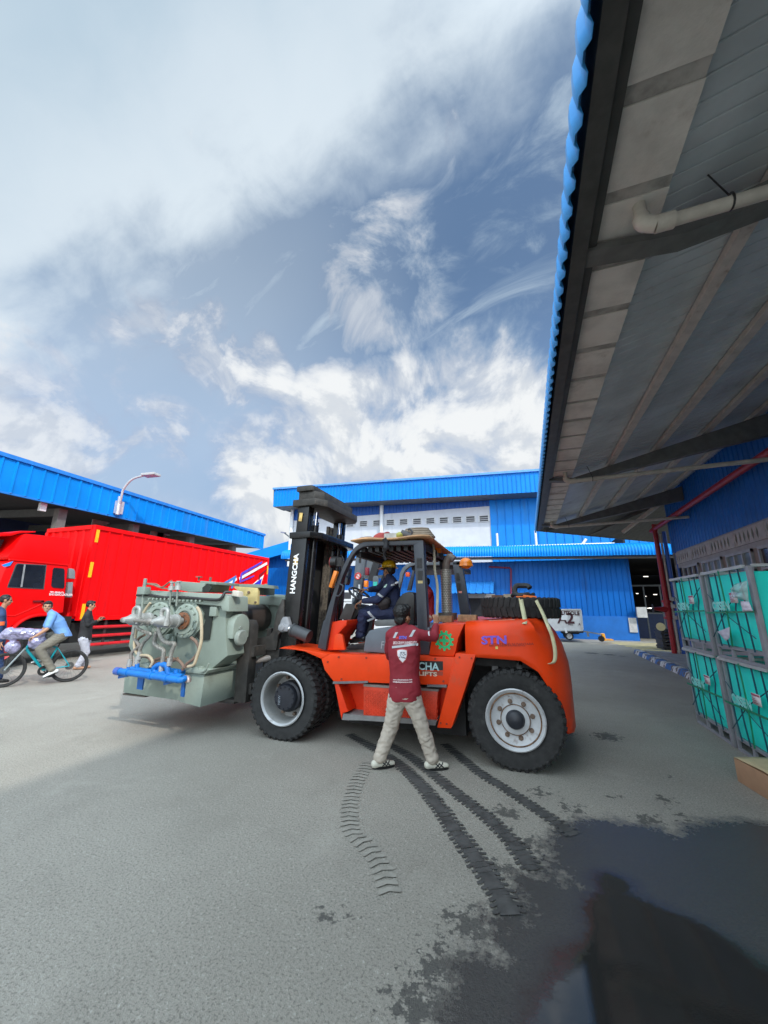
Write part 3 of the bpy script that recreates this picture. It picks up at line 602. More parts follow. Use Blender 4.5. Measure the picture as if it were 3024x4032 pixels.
def tyre_mesh(b, c, ax, R, Wd, rin, lugs=38):
    c, ax = vv(c), vv(ax).normalized(); h = Wd/2
    prof = [(rin, -h*.72), (rin+.03, -h*.86), (rin+(R-rin)*.45, -h), (R*.93, -h*.97), (R*.975, -h*.82), (R*.985, -h*.3), (R*.985, h*.3), (R*.975, h*.82), (R*.93, h*.97), (rin+(R-rin)*.45, h), (rin+.03, h*.86), (rin, h*.72)]
    b.lathe(c, ax, prof, 56)
    e = V((0, 0, 1)) if abs(ax.z) < .9 else V((1, 0, 0)); u = ax.cross(e).normalized(); w = u.cross(ax)
    for s in (-1, 1):
        for k in range(lugs):
            a = 2*pi*(k+(.5 if s > 0 else 0))/lugs; da = 2*pi/lugs*.30
            def pt(r, hh, t): return c+(u*cos(t)+w*sin(t))*r+ax*hh*s
            sk = da*.9
            A = [pt(R*.98, .004+h*.05, a-da+sk), pt(R*.98, .004+h*.05, a+da+sk), pt(R*.97, h*.86, a+da), pt(R*.90, h*1.0, a+da*.9), pt(R*.90, h*1.0, a-da*.9), pt(R*.97, h*.86, a-da)]
            Bq = [pt(R*1.012, .004+h*.05, a-da*.8+sk), pt(R*1.012, .004+h*.05, a+da*.8+sk), pt(R*1.005, h*.9, a+da*.8), pt(R*.93, h*1.04, a+da*.7), pt(R*.93, h*1.04, a-da*.7), pt(R*1.005, h*.9, a-da*.8)]
            va, vb_ = b.vs(A), b.vs(Bq); n = 6
            for i in range(n):
                j = (i+1) % n; b.bm.faces.new((va[i], va[j], vb_[j], vb_[i]))
            b.bm.faces.new((vb_[0], vb_[1], vb_[2], vb_[5])); b.bm.faces.new((vb_[5], vb_[2], vb_[3], vb_[4]))
    return b
FK = thing('forklift', 'large orange forklift with a tall black mast, carrying the sage green machine', 'forklift', (-1.6, 5.8, 0))
RW = .515
# ---- front wheel, dual and deep dished
for yo, full in ((4.72, 1), (6.60, 0)):
    b = B(); cx = -3.135; yc = yo+.14
    tyre_mesh(b, (cx, yc, RW-.012), (0, -1, 0), RW, .27, .315)
    w = b.out('wheel', blackr, FK, merge=False)
    b = B(); tyre_mesh(b, (cx, yc+(.32 if full else -.32), RW-.012), (0, -1, 0), RW, .27, .315); b.out('inner_tyre', blackr, w, merge=False)
    if full:
        b = B(); b.lathe((cx, yo, RW-.012), (0, 1, 0), [(.30, .012), (.290, .03), (.285, .10), (.27, .24), (.22, .245), (.0, .245)], 48); rm_ = b.out('rim', mat('dusty_grey_rim', (.27, .27, .26), .55, var=.15, dirt=(.16, .13, .10), dirt_amt=.25, dscale=6), w)
        b = B(); b.lathe((cx, yo, RW-.012), (0, 1, 0), [(.318, .025), (.335, .0), (.322, -.012), (.305, .0), (.297, .02)], 48); b.out('rim_lip', rimm, w)
        b = B(); b.lathe((cx, yo, RW-.012), (0, 1, 0), [(.0, .045), (.15, .05), (.162, .065), (.165, .12), (.19, .135), (.195, .24)], 40)
        for k in range(12): t = k*pi/6; b.cyl((cx+.135*cos(t), yo+.056, RW-.012+.135*sin(t)), (cx+.135*cos(t), yo+.035, RW-.012+.135*sin(t)), .011, seg=8)
        h = b.out('hub', hubm, w)
        for k in range(8): t = k*pi/4+.3; b = B(); b.cyl((cx+.235*cos(t), yo+.25, RW-.012+.235*sin(t)), (cx+.235*cos(t), yo+.20, RW-.012+.235*sin(t)), .022, seg=10); b.out('wheel_nut', boltm, w)
        b = B(); b.text('NEW', (cx-.045, yo+.032, RW-.10), (0, 0, 1), (-1, 0, 0), .05); b.out('lettering', mat('chalk_grey', (.25, .28, .32), .8), h)
# ---- rear wheel with flat disc
for yo, full in ((4.83, 1), (6.5, 0)):
    b = B(); cx = -.215; yc = yo+.14; zc = RW-.005
    tyre_mesh(b, (cx, yc, zc), (0, -1, 0), RW, .27, .30); w = b.out('wheel', blackr, FK, merge=False)
    if full:
        b = B(); b.lathe((cx, yo, zc), (0, 1, 0), [(.305, .03), (.318, -.004), (.306, -.014), (.285, -.004), (.272, .014), (.255, .02), (.245, .028), (.16, .03), (.152, .012), (.10, .010)], 48); b.out('rim', rimm, w)
        for k in range(8): t = k*pi/4+.25; p = V((cx+.185*cos(t), yo+.03, zc+.185*sin(t))); b = B(); b.cyl(p, p+V((0, -.012, 0)), .026, seg=12); b.cyl(p+V((0, -.01, 0)), p+V((0, -.035, 0)), .015, seg=6); b.out('wheel_nut', boltm, w)
        b = B(); b.lathe((cx, yo-.002, zc), (0, 1, 0), [(.258, .012), (.262, .008), (.270, .008), (.274, .014)], 48); b.lathe((cx, yo, zc), (0, 1, 0), [(.148, .004), (.151, .0), (.156, .004), (.157, .012)], 48); b.out('rust_ring', mat('rust_ring_brown', (.16, .09, .05), .8, var=.6, scale=18), w)
        b = B(); b.lathe((cx, yo, zc), (0, 1, 0), [(.0, -.055), (.06, -.05), (.085, -.035), (.098, .0), (.104, .02)], 32); b.out('hub', hubm, w)
# ---- chassis and skirts
YS4 = 4.80
b = B(); b.span((-2.35, 5.13, .20), (-.8, 6.65, 1.04)); b.span((-3.3, 5.35, .32), (.2, 6.3, 1.04)); b.span((-2.62, 5.36, .19), (-.7, 6.29, .31)); b.span((-.75, 4.98, 1.03), (.15, 6.6, 1.30)); b.span((-.35, 5.0, .85), (-.15, 5.1, 1.1)); b.cyl((-3.13, 5.0, .5), (-3.13, 6.7, .5), .16); b.cyl((-.215, 4.95, .5), (-.215, 6.6, .5), .1); b.out('chassis', und, FK)  # boxes lowered and extended to block light under the forklift
b = B(); b.prism([q5(610, 1020, 5.0), q5(665, 1020, 5.0), q5(665, 1180, 5.0), q5(600, 1180, 5.0)], (0, .06, 0)); b.prism([q5(850, 1010, 4.98), q5(905, 1010, 4.98), q5(912, 1125, 4.98), q5(850, 1125, 4.98)], (0, .06, 0)); b.out('bracket_plate', mat('grey_bracket', (.10, .10, .10), .6), FK)
P = lambda L, Y=YS4: [q4(x, y, Y) for x, y in L]
b = B(); b.prism(P([(672, 358), (735, 322), (1640, 345), (1655, 345), (1603, 547), (1440, 547), (760, 522), (697, 440)]), (0, .26, 0)); b.out('side_skirt', orange, FK, bev=.012)
b = B(); b.prism(P([(765, 524), (800, 545), (868, 742), (828, 752), (820, 802)], 4.802), (0, .25, 0)); b.out('front_post', orange2, FK, bev=.008)
b = B(); b.prism(P([(770, 530), (1600, 550), (1560, 800), (830, 780)], 5.07), (0, .05, 0)); b.out('recess_panel', orange2, FK)
# fender over the front wheel
b = B(); tip = q4(365, 283, YS4); b.prism([tip, q4(400, 270, YS4), q4(560, 293, YS4), q4(690, 320, YS4), q4(735, 322, YS4), q4(672, 358, YS4), q4(555, 305, YS4), q4(480, 292, YS4)], (0, .62, 0))
b.out('fender', orange, FK, bev=.006)
b = B(); b.prism([(-3.45, 6.85, 1.12), (-2.5, 6.85, 1.1), (-.6, 6.85, 1.15), (-.75, 6.85, .4), (-2.3, 6.85, .4), (-2.6, 6.85, 1.0)], (0, -.1, 0)); b.out('side_skirt', orange, FK)
zt = q4(1100, 330, YS4).z
b = B(); b.span((-2.75, 4.96, zt-.06), (-.9, 6.74, zt-.022)); b.out('floor_plate', mat('dusty_floor_plate', (.20, .12, .08), .8, var=.3, dirt=(.25, .22, .18), dirt_amt=.3), FK)
# rear slanted pillar in front of the rear wheel
b = B(); b.prism([q5(240, 948, 4.79), q5(445, 962, 4.79), q5(330, 1330, 4.79), q5(205, 1690, 4.79), q5(190, 1708, 4.79), q5(52, 1700, 4.79)], (0, .3, 0)); b.out('rear_post', orange, FK, bev=.012)
b = B()
for x, y in ((800, 345), (1000, 350), (1250, 352), (1500, 358), (720, 380), (1560, 520), (820, 505)): p = q4(x, y, 4.80); b.cyl(p+V((0, .004, 0)), p+V((0, -.008, 0)), .013, seg=8)
for x, y in ((90, 1650), (150, 1660), (280, 990), (400, 1000)): p = q5(x, y, 4.79); b.cyl(p+V((0, .004, 0)), p+V((0, -.007, 0)), .011, seg=8)
b.out('panel_bolts', mat('dark_orange_bolt', (.30, .03, .01), .5), FK)
# steps and tool box
b = B(); b.prism([q4(757, 524, 4.78), q4(1010, 519, 4.78), q4(1010, 534, 4.78), q4(757, 540, 4.78)], (0, .28, 0)); b.prism([q4(1440, 545, 4.78), q4(1582, 548, 4.78), q4(1582, 566, 4.78), q4(1440, 562, 4.78)], (0, .28, 0)); b.out('step', mat('worn_step_plate', (.15, .145, .15), .6, var=.2), FK)
b = B(); b.prism([q4(822, 802, 4.81), q4(832, 756, 4.81), q4(985, 772, 4.81), q4(1510, 806, 4.81), q4(1500, 842, 4.81), q4(985, 806, 4.81)], (0, .3, 0)); b.out('sill', mat('dusty_sill', (.20, .195, .19), .75, var=.2), FK)
b = B(); b.prism([q4(980, 556, 4.84), q4(1520, 592, 4.84), q4(1505, 800, 4.84), q4(978, 768, 4.84)], (0, .22, 0)); bx = b.out('tool_box', mat('red_orange_box', (.62, .045, .012), .5, var=.15, dirt=(.30, .08, .05), dirt_amt=.25, dscale=4), FK, bev=.008)
b = B(); b.prism([q4(980, 540, 4.83), q4(1525, 580, 4.83), q4(1522, 596, 4.83), q4(978, 558, 4.83)], (0, .22, 0)); b.out('lid', mat('worn_lid', (.22, .19, .17), .6), bx)
b = B(); o = q4(985, 580, 4.836); uu = (q4(1515, 615, 4.836)-o); vz = q4(985, 760, 4.836)-o
for i in range(30):
    for j in range(11):
        c = o+uu*((i+.5)/30)+vz*((j+.5)/11); a = (i+j) % 2
        M = Matrix.Rotation(radians(45 if a else -45), 3, 'Y'); b.box(c, (.026, .008, .007), M)
b.out('checker_plate', mat('raised_checker', (.70, .06, .02), .4), bx)
# hood in front of the counterweight, counterweight, and the tapering tail
b = B(); top = [q5(42, 655, 4.82), q5(330, 652, 4.82)]
b.prism([q5(20, 660, 4.82), q5(330, 652, 4.82), q5(268, 800, 4.82), q5(238, 945, 4.82), q5(222, 984, 4.82), q5(-30, 972, 4.82)], (0, 1.96, 0)); b.out('hood', orange, FK, bev=.02)
def cw():
    b = B(); y0, y1 = 4.81, 6.79; yc = (y0+y1)/2; rings = []
    # plan path: along the near side, round the tail, back along the far side
    path = [(-.72, y0), (-.5, y0), (-.3, y0), (-.12, y0+.005), (.06, y0+.03), (.2, y0+.10), (.31, y0+.22), (.38, y0+.38), (.42, y0+.62), (.435, yc), (.42, y1-.62), (.38, y1-.38), (.31, y1-.22), (.2, y1-.1), (.06, y1-.03), (-.12, y1), (-.5, y1), (-.72, y1)]
    arch = {0: .0}
    def zbot(x):
        if x < -.12: return 1.14-.02*(x+.72)
        if x < .18: return 1.125-.28*((x+.12)/.30)**1.8
        return max(.36, .845-.5*((x-.18)/.14)**.9) if x < .32 else .36
    cols = []
    for (x, y) in path:
        zb = zbot(x); zt_ = 1.52; ins = V((-.10 if x > .05 else 0, .10*(1 if y < yc else -1) if x < .40 else 0, 0))
        bul = V((.06 if x > .2 else 0., 0, 0))
        rows = []
        lean = .17 if x > .15 else 0.
        for t in (0, .12, .3, .45, .6, .75, .86, .94, 1):
            z = zb+(zt_-zb)*t; p = V((x, y, z))
            up_ = max(0, (z-.95)/.57)
            p.x -= lean*up_**1.5
            if t > .75: k = (t-.75)/.25; p += ins*(k**2)*.8
            p.z += .045*max(0, min(1, (x+.7)/.8))*t - (.035 if t == 1 else 0)*0
            rows.append(p)
        cols.append(rows)
    b.loft(list(map(list, zip(*cols))), caps=False, closed=False)
    topr = [c[-1] for c in cols]; b.face(topr)
    return b
b = cw(); cwo = b.out('counterweight', orange, FK, ang=50, solid=.02)
b = B()   # wheel arch lining
b.span((.02, 5.12, .5), (.30, 6.5, 1.2)); b.span((-.7, 5.1, 1.0), (.1, 6.5, 1.12)); b.out('wheel_arch', und, FK)
b = B(); b.prism([(.30, 4.93, .36), (.40, 5.05, .36), (.40, 5.05, .60), (.34, 4.97, .62), (.24, 4.90, .9), (.16, 4.86, 1.0), (.14, 4.87, .98)], (0, .02, 0)) if 0 else None
b.bm.free()
# decals on the flank: gear and cross, letters, maker's plate
grn = mat('safety_green', (.015, .52, .18), .5, var=.02)
c = q5(125, 822, 4.815); b = B(); n = 11; R1, R2, R3 = .118, .092, .064; pts = []
for k in range(n):
    a = 2*pi*k/n+.15; w = 2*pi/n
    for t, r in ((-.26, R2), (-.20, R1), (.20, R1), (.26, R2)): pts.append((a+t*w, r))
for i in range(len(pts)):
    (a, r), (a2, r2) = pts[i], pts[(i+1) % len(pts)]; pf_ = lambda a, r: c+V((cos(a)*r, 0, sin(a)*r))
    b.quad(pf_(a, R3), pf_(a, r), pf_(a2, r2), pf_(a2, R3))
for w, h in ((.02, .055), (.055, .02)): pass
b.face([c+V((x, -.001, z)) for x, z in ((-.018, -.055), (.018, -.055), (.018, -.018), (.055, -.018), (.055, .018), (.018, .018), (.018, .055), (-.018, .055), (-.018, .018), (-.055, .018), (-.055, -.018), (-.018, -.018))]); b.out('safety_emblem', grn, FK, merge=False)
b = B(); b.text('STN', q5(500, 858, 4.788), (1, 0, .055), (0, 0, 1), .125, bold=.004, sx=1.25); b.out('lettering', mat('violet_letters', (.20, .10, .62), .5), FK)
b = B(); b.text('CIPTA TRANS NUSANTARA', q5(575, 873, 4.788), (1, 0, .055), (0, 0, 1), .034, sx=1.15); b.text('RENTAL - FORKLIFT & CRANE SERVICE', q5(575, 884, 4.788), (1, 0, .055), (0, 0, 1), .02, sx=1.15); b.out('small_lettering', mat('dark_red_letters', (.20, .02, .02), .6), FK)
b = B(); o = q5(640, 908, 4.788); b.quad(o, o+V((.028, 0, 0)), o+V((.028, 0, .03)), o+V((0, 0, .03))); b.out('sticker', mat('yellow_sticker', (.65, .5, .12), .5), FK)
p0 = q4(1240, 370, 4.796); p1 = q4(1556, 378, 4.796); p2 = q4(1556, 440, 4.796)
b = B(); b.prism([q4(1180, 366, 4.796), q4(1556, 376, 4.796), q4(1556, 442, 4.796), q4(1180, 432, 4.796)], (0, .003, 0)); mp = b.out('maker_plate', black, FK)
b = B(); b.text('HANGCHA', q4(1176, 424, 4.793), (1, 0, .012), (0, 0, 1), .118, bold=.003, sx=1.02); b.out('lettering', mat('teal_white_letters', (.50, .78, .80), .4, var=.35, scale=5), mp)
b = B(); b.text('FORKLIFTS', q4(1230, 468, 4.796), (1, 0, .012), (0, 0, 1), .062, bold=.002, sx=1.62); b.out('lettering', mat('cream_letters', (.75, .66, .52), .5), FK)
b = B(); b.prism([q4(1395, 446, 4.798), q4(1556, 450, 4.798), q4(1556, 480, 4.798), q4(1395, 472, 4.798)], (0, .001, 0)); b.out('name_strip', mat('dark_orange_strip', (.40, .05, .02), .5), FK)
# ---- engine cover, seat, dash
b = B(); b.prism([q8(540, 1468, 4.93), q8(568, 1285, 4.93), q8(612, 1215, 4.93), q8(700, 1190, 4.93), q8(930, 1168, 4.93), q8(1335, 1178, 4.93), q8(1335, 1495, 4.93), q8(820, 1488, 4.93)], (0, 1.7, 0)); ec = b.out('engine_cover', gcover, FK, bev=.025)
b = B(); b.text('FD', q8(745, 1430, 4.924), (1, 0, .02), (.12, 0, 1), .135, sx=.8); b.out('lettering', mat('silver_letters', (.36, .38, .40), .4), ec)
b = B(); b.prism([q8(660, 1110, 5.25), q8(700, 1090, 5.25), q8(900, 1080, 5.25), q8(945, 1100, 5.25), q8(940, 1160, 5.25), q8(680, 1165, 5.25)], (0, .55, 0)); st_ = b.out('seat', mat('grey_seat_vinyl', (.15, .15, .145), .55, var=.2), FK, bev=.025)
b = B(); b.prism([q8(925, 1150, 5.3), q8(925, 890, 5.3), q8(960, 830, 5.3), q8(1010, 775, 5.3), q8(1080, 752, 5.3), q8(1140, 760, 5.3), q8(1152, 800, 5.3), q8(1150, 1150, 5.3)], (0, .5, 0)); b.out('seat_back', mat('black_seat_shell', (.008, .008, .009), .32), FK, bev=.03)
b = B(); b.prism([q8(255, 1080, 5.5), q8(330, 900, 5.5), q8(345, 893, 5.5), q8(440, 908, 5.5), q8(445, 945, 5.5), q8(395, 1090, 5.5)], (0, .6, 0)); b.out('dashboard', mat('dash_grey', (.06, .058, .055), .6, var=.2), FK, bev=.015)
b = B(); b.prism([q8(395, 1085, 5.55), q8(470, 930, 5.55), q8(520, 950, 5.55), q8(300, 1290, 5.55), q8(230, 1270, 5.55)], (0, .35, 0)); b.out('steering_column', und, FK)
b = B(); c = q8(505, 790, 5.72); ax = V((.55, -.15, .8)).normalized(); u = ax.cross(V((0, 1, 0))).normalized(); w = ax.cross(u)
b.tube([c+u*.19*cos(t)+w*.19*sin(t) for t in [i*pi/14 for i in range(28)]], .018, 8, closed=True)
for a in (0, 2.1, 4.2): b.bar(c, c+u*.18*cos(a)+w*.18*sin(a), .03, .015)
b.cyl(c+ax*.02, c-ax*.5, .035, seg=12); b.out('steering_wheel', mat('wheel_plastic', (.03, .035, .045), .35), FK)
b = B(); b.prism([q8(95, 1452, 4.99), q8(120, 1250, 4.99), q8(150, 1115, 4.99), q8(270, 1095, 4.99), q8(350, 1090, 4.99), q8(345, 1150, 4.99), q8(270, 1230, 4.99), q8(225, 1290, 4.99), q8(180, 1452, 4.99)], (0, .5, 0)); b.out('front_cowl', orange2, FK, bev=.02)
b = B(); b.prism([q8(180, 1450, 4.93), q8(200, 1275, 4.93), q8(225, 1255, 4.93), q8(260, 1252, 4.93), q8(295, 1270, 4.93), q8(327, 1445, 4.93)], (0, .06, 0)); b.out('cowl_bracket', orange, FK, bev=.012)
# ---- overhead guard
YG, YH = 4.93, 6.55
leg = [(0, 1420), (15, 1330), (68, 1098), (85, 1088), (130, 930), (225, 650), (300, 455), (345, 365), (390, 290), (440, 225), (500, 178), (560, 158), (800, 148), (1255, 140), (1255, 196), (800, 205), (620, 208), (540, 222), (470, 262), (420, 320), (375, 400), (300, 565), (215, 820), (158, 1080), (95, 1452)]
for Y in (YG, YH):
    b = B(); pts = [q8(x, y, YG) for x, y in leg]; d = V((0, Y-YG, 0)); b.prism([p+d for p in pts], (0, .11, 0)); b.out('guard_front_leg', gpaint, FK, bev=.012)
    b = B(); rp = [(1140, 197), (1256, 141), (1278, 600), (1310, 1190), (1340, 1503), (1222, 1500), (1184, 1180), (1165, 640)]; b.prism([q8(x, y, YG-.004)+d for x, y in rp], (0, .13, 0)); r = b.out('guard_rear_leg', gpaint, FK, bev=.012)
    if Y == YG:
        b = B()
        for k in range(7): b.bar(q8(1180, 360+17*k, YG-.008), q8(1240, 360+17*k, YG-.008), .014, .012)
        for k in range(7): b.bar(q8(1190, 510+16*k, YG-.008), q8(1245, 510+16*k, YG-.008), .014, .012)
        b.out('air_slots', black, r)
        b = B(); b.prism([q8(1192, 622, YG-.006), q8(1250, 622, YG-.006), q8(1250, 655, YG-.006), q8(1192, 655, YG-.006)], (0, .001, 0)); b.out('sticker', mat('ochre_sticker', (.50, .38, .16), .5), r)
zr_ = q8(800, 148, YG).z; xa, xb = q8(470, 200, YG).x, q8(1250, 150, YG).x
b = B()
for i in range(9): x = xa+(xb-xa)*(i+.5)/9; b.span((x-.03, YG+.1, zr_-.13), (x+.03, YH, zr_-.06))
b.span((xb-.1, YG+.1, zr_-.13), (xb, YH, zr_-.04)); b.span((xa-.05, YG+.1, zr_-.2), (xa+.02, YH, zr_-.12)); b.out('guard_roof_bars', mat('guard_black', (.02, .02, .022), .6), FK)
b = B(); b.box(q8(195, 607, 4.9), (.055, .07, .24), Matrix.Rotation(.32, 3, 'Y')); b.out('indicator_lamp', amber, FK, bev=.012)
b = B(); c = q8(178, 405, 5.5); b.cyl(c, c+V((.09, 0, 0)), .1, .085, seg=20); b.box(c+V((.14, 0, 0)), (.1, .09, .14)); b.tube([c+V((.1, 0, .06)), c+V((.2, -.1, .09)), q8(310, 400, 5.0)], .012, 6, smooth=4); b.bar(c+V((.18, 0, -.05)), q8(300, 440, 5.0), .04, .12); hl = b.out('work_lamp', black, FK)
b = B(); b.cyl(c+V((-.012, 0, 0)), c+V((0, 0, 0)), .095, seg=20); b.out('lens', mat('red_lens', (.35, .03, .03), .25), hl)
b = B(); b.prism([q8(322, 660, 5.35), q8(335, 672, 5.35), q8(352, 640, 5.35), q8(374, 480, 5.35), q8(364, 460, 5.35), q8(350, 470, 5.35)], (0, .12, 0)); b.bar(q8(300, 560, 5.0), q8(348, 575, 5.35), .02, .02); b.out('mirror', mat('mirror_back', (.05, .07, .09), .3), FK)
b = B(); b.tube([q8(250, 660, 4.92), q8(300, 680, 4.9), q8(300, 730, 4.9), q8(260, 800, 4.9), q8(222, 800, 4.92)], .012, 8, smooth=5); b.out('grab_handle', gpaint, FK)
c = q8(1425, 305, 5.9); b = B(); b.cyl(c+V((0, 0, -.0)), c+V((0, 0, .16)), .065, .055, seg=16); be = b.out('beacon', amber, FK); b = B(); b.cyl(c+V((0, 0, -.05)), c+V((0, 0, 0)), .1, seg=16); b.bar(c+V((.1, 0, -.04)), c+V((-.4, 0, -.04)), .04, .03); b.out('base', black, be)
# ---- mast
b = B(); YM, YN = 5.12, 6.42
bl, br, tl, tr = q3(200, 1660, YM), q3(378, 1640, YM), q3(338, 400, YM), q3(500, 400, YM); sl2 = (bl-tl)/(bl.z-tl.z)
def mx(p, z): return p+sl2*(z-p.z)
ZM0, ZMm, ZMt = .35, q3(290, 720, YM).z, q3(340, 370, YM).z
def upright(dx, y, w, yw, z0, z1, mname, mm):
    b = B(); a = mx(bl, z0)+V((dx, y-YM, 0)); c = mx(bl, z1)+V((dx, y-YM, 0)); b.prism([a, a+V((w, 0, 0)), c+V((w, 0, 0)), c], (0, yw, 0)); return b.out(mname, mm, FK, bev=.008)
ow = .27
upright(0, YM, ow, .10, ZM0, ZMm, 'outer_upright', blk); upright(0, YN+.1, ow, .10, ZM0, ZMm, 'outer_upright', blk)
upright(.02, YM+.11, ow-.05, .09, ZM0, ZMt, 'inner_upright', blk); upright(.02, YN, ow-.05, .09, ZM0, ZMt, 'inner_upright', blk)
upright(.05, YM+.015, .2, .07, ZMm, ZMt, 'inner_upright', blk)
for yy in (YM+.27, YN-.16):
    b = B(); a = mx(bl, ZM0)+V((ow-.02, yy-YM, 0)); c = mx(bl, ZMm+.2)+V((ow-.02, yy-YM, 0)); d = mx(bl, ZMt-.1)+V((ow-.02, yy-YM, 0)); b.cyl(a, c, .055, seg=16); cy = b.out('lift_cylinder', blk, FK); b = B(); b.cyl(c, d, .032, seg=14); b.out('piston_rod', chrome, cy)
for yy in (YM+.42, YM+.52, YN-.36, YN-.24):
    b = B(); a = mx(bl, ZM0)+V((.12, yy-YM, 0)); c = mx(bl, ZMt-.2)+V((.12, yy-YM, 0)); b.bar(a, c, .05, .06, up=(0, 1, 0)); b.out('lift_chain', mat('greasy_chain', (.13, .11, .085), .6, var=.5, scale=25, bump=.6, bscale=40), FK)
b = B(); a = mx(bl, ZM0)+V((.02, .7, 0)); c = mx(bl, ZMm)+V((.02, .7, 0)); b.bar(a, c, .02, 1.05, up=(0, 1, 0)); b.out('hose_guide', und, FK)
def cross(z0, z1, x0, x1, y0, y1, ch, nm, mm):
    o = mx(bl, z0); b = B(); X0, X1 = o.x+x0, o.x+x1
    b.prism([(X0, y0, z0), (X1-ch, y0, z0), (X1, y0+ch*1.6, z0), (X1, y1-ch*1.6, z0), (X1-ch, y1, z0), (X0, y1, z0)], (0, 0, z1-z0)); return b.out(nm, mm, FK, bev=.012)
cross(ZMm-.045, ZMm+.055, -.03, .46, YM-.03, YN+.23, .12, 'mast_crossbar', blk)
cross(ZMt-.05, ZMt+.06, -.03, .50, YM-.03, YN+.22, .12, 'mast_crosshead', blkd); cross(ZMt+.061, ZMt+.20, .03, .42, YM+.03, YN+.12, .1, 'mast_crosshead', blkd); cross(ZMt+.201, ZMt+.29, .0, .30, YM-.01, YN+.02, .03, 'mast_crosshead', blkd)
b = B(); o_ = mx(bl, 1.6); b.text('HANGCHA', q3(330, 1350, YM-.006), (sl2.x, 0, 1), (-1, 0, sl2.x), .118, bold=.004, sx=1.02); b.out('lettering', whitel, FK)
b = B(); b.prism([q3(320, 1035, YM-.004), q3(360, 1040, YM-.004), q3(368, 955, YM-.004), q3(328, 950, YM-.004)], (0, .002, 0)); b.prism([q3(374, 558, YM-.004), q3(408, 560, YM-.004), q3(420, 470, YM-.004), q3(386, 466, YM-.004)], (0, .002, 0)); b.out('sticker', mat('amber_sticker', (.62, .42, .14), .4, var=.3, scale=14), FK)
# tilt cylinder
p0 = q3(205, 1712, 5.02); p1 = q3(255, 1720, 5.02); p2 = q3(310, 1742, 5.02); p3 = q3(450, 1800, 5.02)
b = B(); b.cyl(p2, p3+(p3-p2)*.3, .088, seg=20); b.cyl(p2-(p3-p2)*.02, p2+(p3-p2)*.1, .095, seg=20); tc_ = b.out('tilt_cylinder', mat('cylinder_grey', (.06, .062, .066), .4), FK); b = B(); b.cyl(p1, p2, .035, seg=14); b.out('piston_rod', chrome, tc_)
b = B(); b.prism([q3(145, 1740, 5.03), q3(160, 1700, 5.03), q3(185, 1635, 5.03), q3(205, 1600, 5.03), q3(250, 1600, 5.03), q3(275, 1690, 5.03), q3(255, 1760, 5.03), q3(190, 1770, 5.03)], (0, .08, 0)); b.cyl(p0+V((0, .03, 0)), p0+V((0, -.05, 0)), .05, seg=16); b.bar(p0, p1+(p1-p0)*.4, .07, .09); b.out('tilt_bracket', mat('glare_bracket', (.22, .23, .25), .3, var=.3, spec=.8), FK, bev=.008)  # bracket colour lightened to paint in its glare
# carriage and forks
b = B(); b.prism([q2(1545, 365, 5.1), q2(1562, 372, 5.1), q2(1560, 640, 5.1), q2(1510, 690, 5.1), q2(1490, 830, 5.1), q2(1310, 835, 5.1), q2(1308, 720, 5.1), q2(1425, 702, 5.1), q2(1462, 655, 5.1), q2(1490, 500, 5.1)], (0, .06, 0)); b.out('carriage_plate', blkd, FK, bev=.006)
xf = q4(120, 300, 4.85).x
b = B(); 
for z in (.55, 1.05): b.span((xf+.08, 4.85, z-.07), (xf+.16, 6.7, z+.07))
b.span((xf+.09, 5.2, .4), (xf+.17, 6.4, 1.35)); b.span((xf+.1, 5.15, .3), (-3.35, 5.25, 1.2)); b.out('carriage', blkd, FK)
for yy in (4.80, 6.25):
    b = B(); off = V((0, yy-4.80, 0))
    b.prism([q4(78, 75, 4.8)+off, q4(150, 78, 4.8)+off, q4(165, 125, 4.8)+off, q4(120, 680, 4.8)+off, q4(35, 672, 4.8)+off, q4(40, 620, 4.8)+off], (0, .17, 0)); fx = q4(40, 650, 4.8).x
    b.prism([(fx, yy, .345), (fx, yy, .40), (fx-2.0, yy, .40), (fx-2.05, yy, .375)], (0, .17, 0)); b.out('fork', blkd, FK, bev=.008)
b = B(); b.cyl(q4(140, 385, 5.0), q4(320, 345, 5.2), .045, seg=12); b.out('side_shift_cylinder', mat('pale_cylinder', (.32, .28, .25), .6), FK)
# exhaust stack
p = q8(1540, 1020, 6.0); q = q8(1527, 490, 6.0); b = B(); b.cyl(p+V((0, 0, -.08)), p+V((0, 0, .02)), .15, seg=20); b.cyl(p, q, .068, seg=20)
ex = b.out('exhaust_stack', mat('rusty_exhaust', (.10, .085, .07), .6, var=.4), FK)
b = B(); m_, n_ = 26, 20
for i in range(m_):
    for k in range(n_):
        a = 2*pi*(k+.5*(i % 2))/n_; c = p+(q-p)*((i+.5)/m_); d = V((cos(a), sin(a), 0)); t = V((-sin(a), cos(a), 0)); c = c+d*.083
        b.quad(c+t*.0125, c+V((0, 0, .0135)), c-t*.0125, c-V((0, 0, .0135)))
b.out('perforated_guard', mat('pale_steel_guard', (.52, .50, .44), .4, metal=.4), ex, merge=False)
b = B(); b.tube([q+V((0, 0, -.03)), q+V((.01, 0, .1)), q+V((.06, 0, .19)), q8(1620, 372, 6.0)], .06, 16, smooth=6); b.out('elbow', mat('elbow_steel', (.15, .12, .10), .5, var=.3), ex)
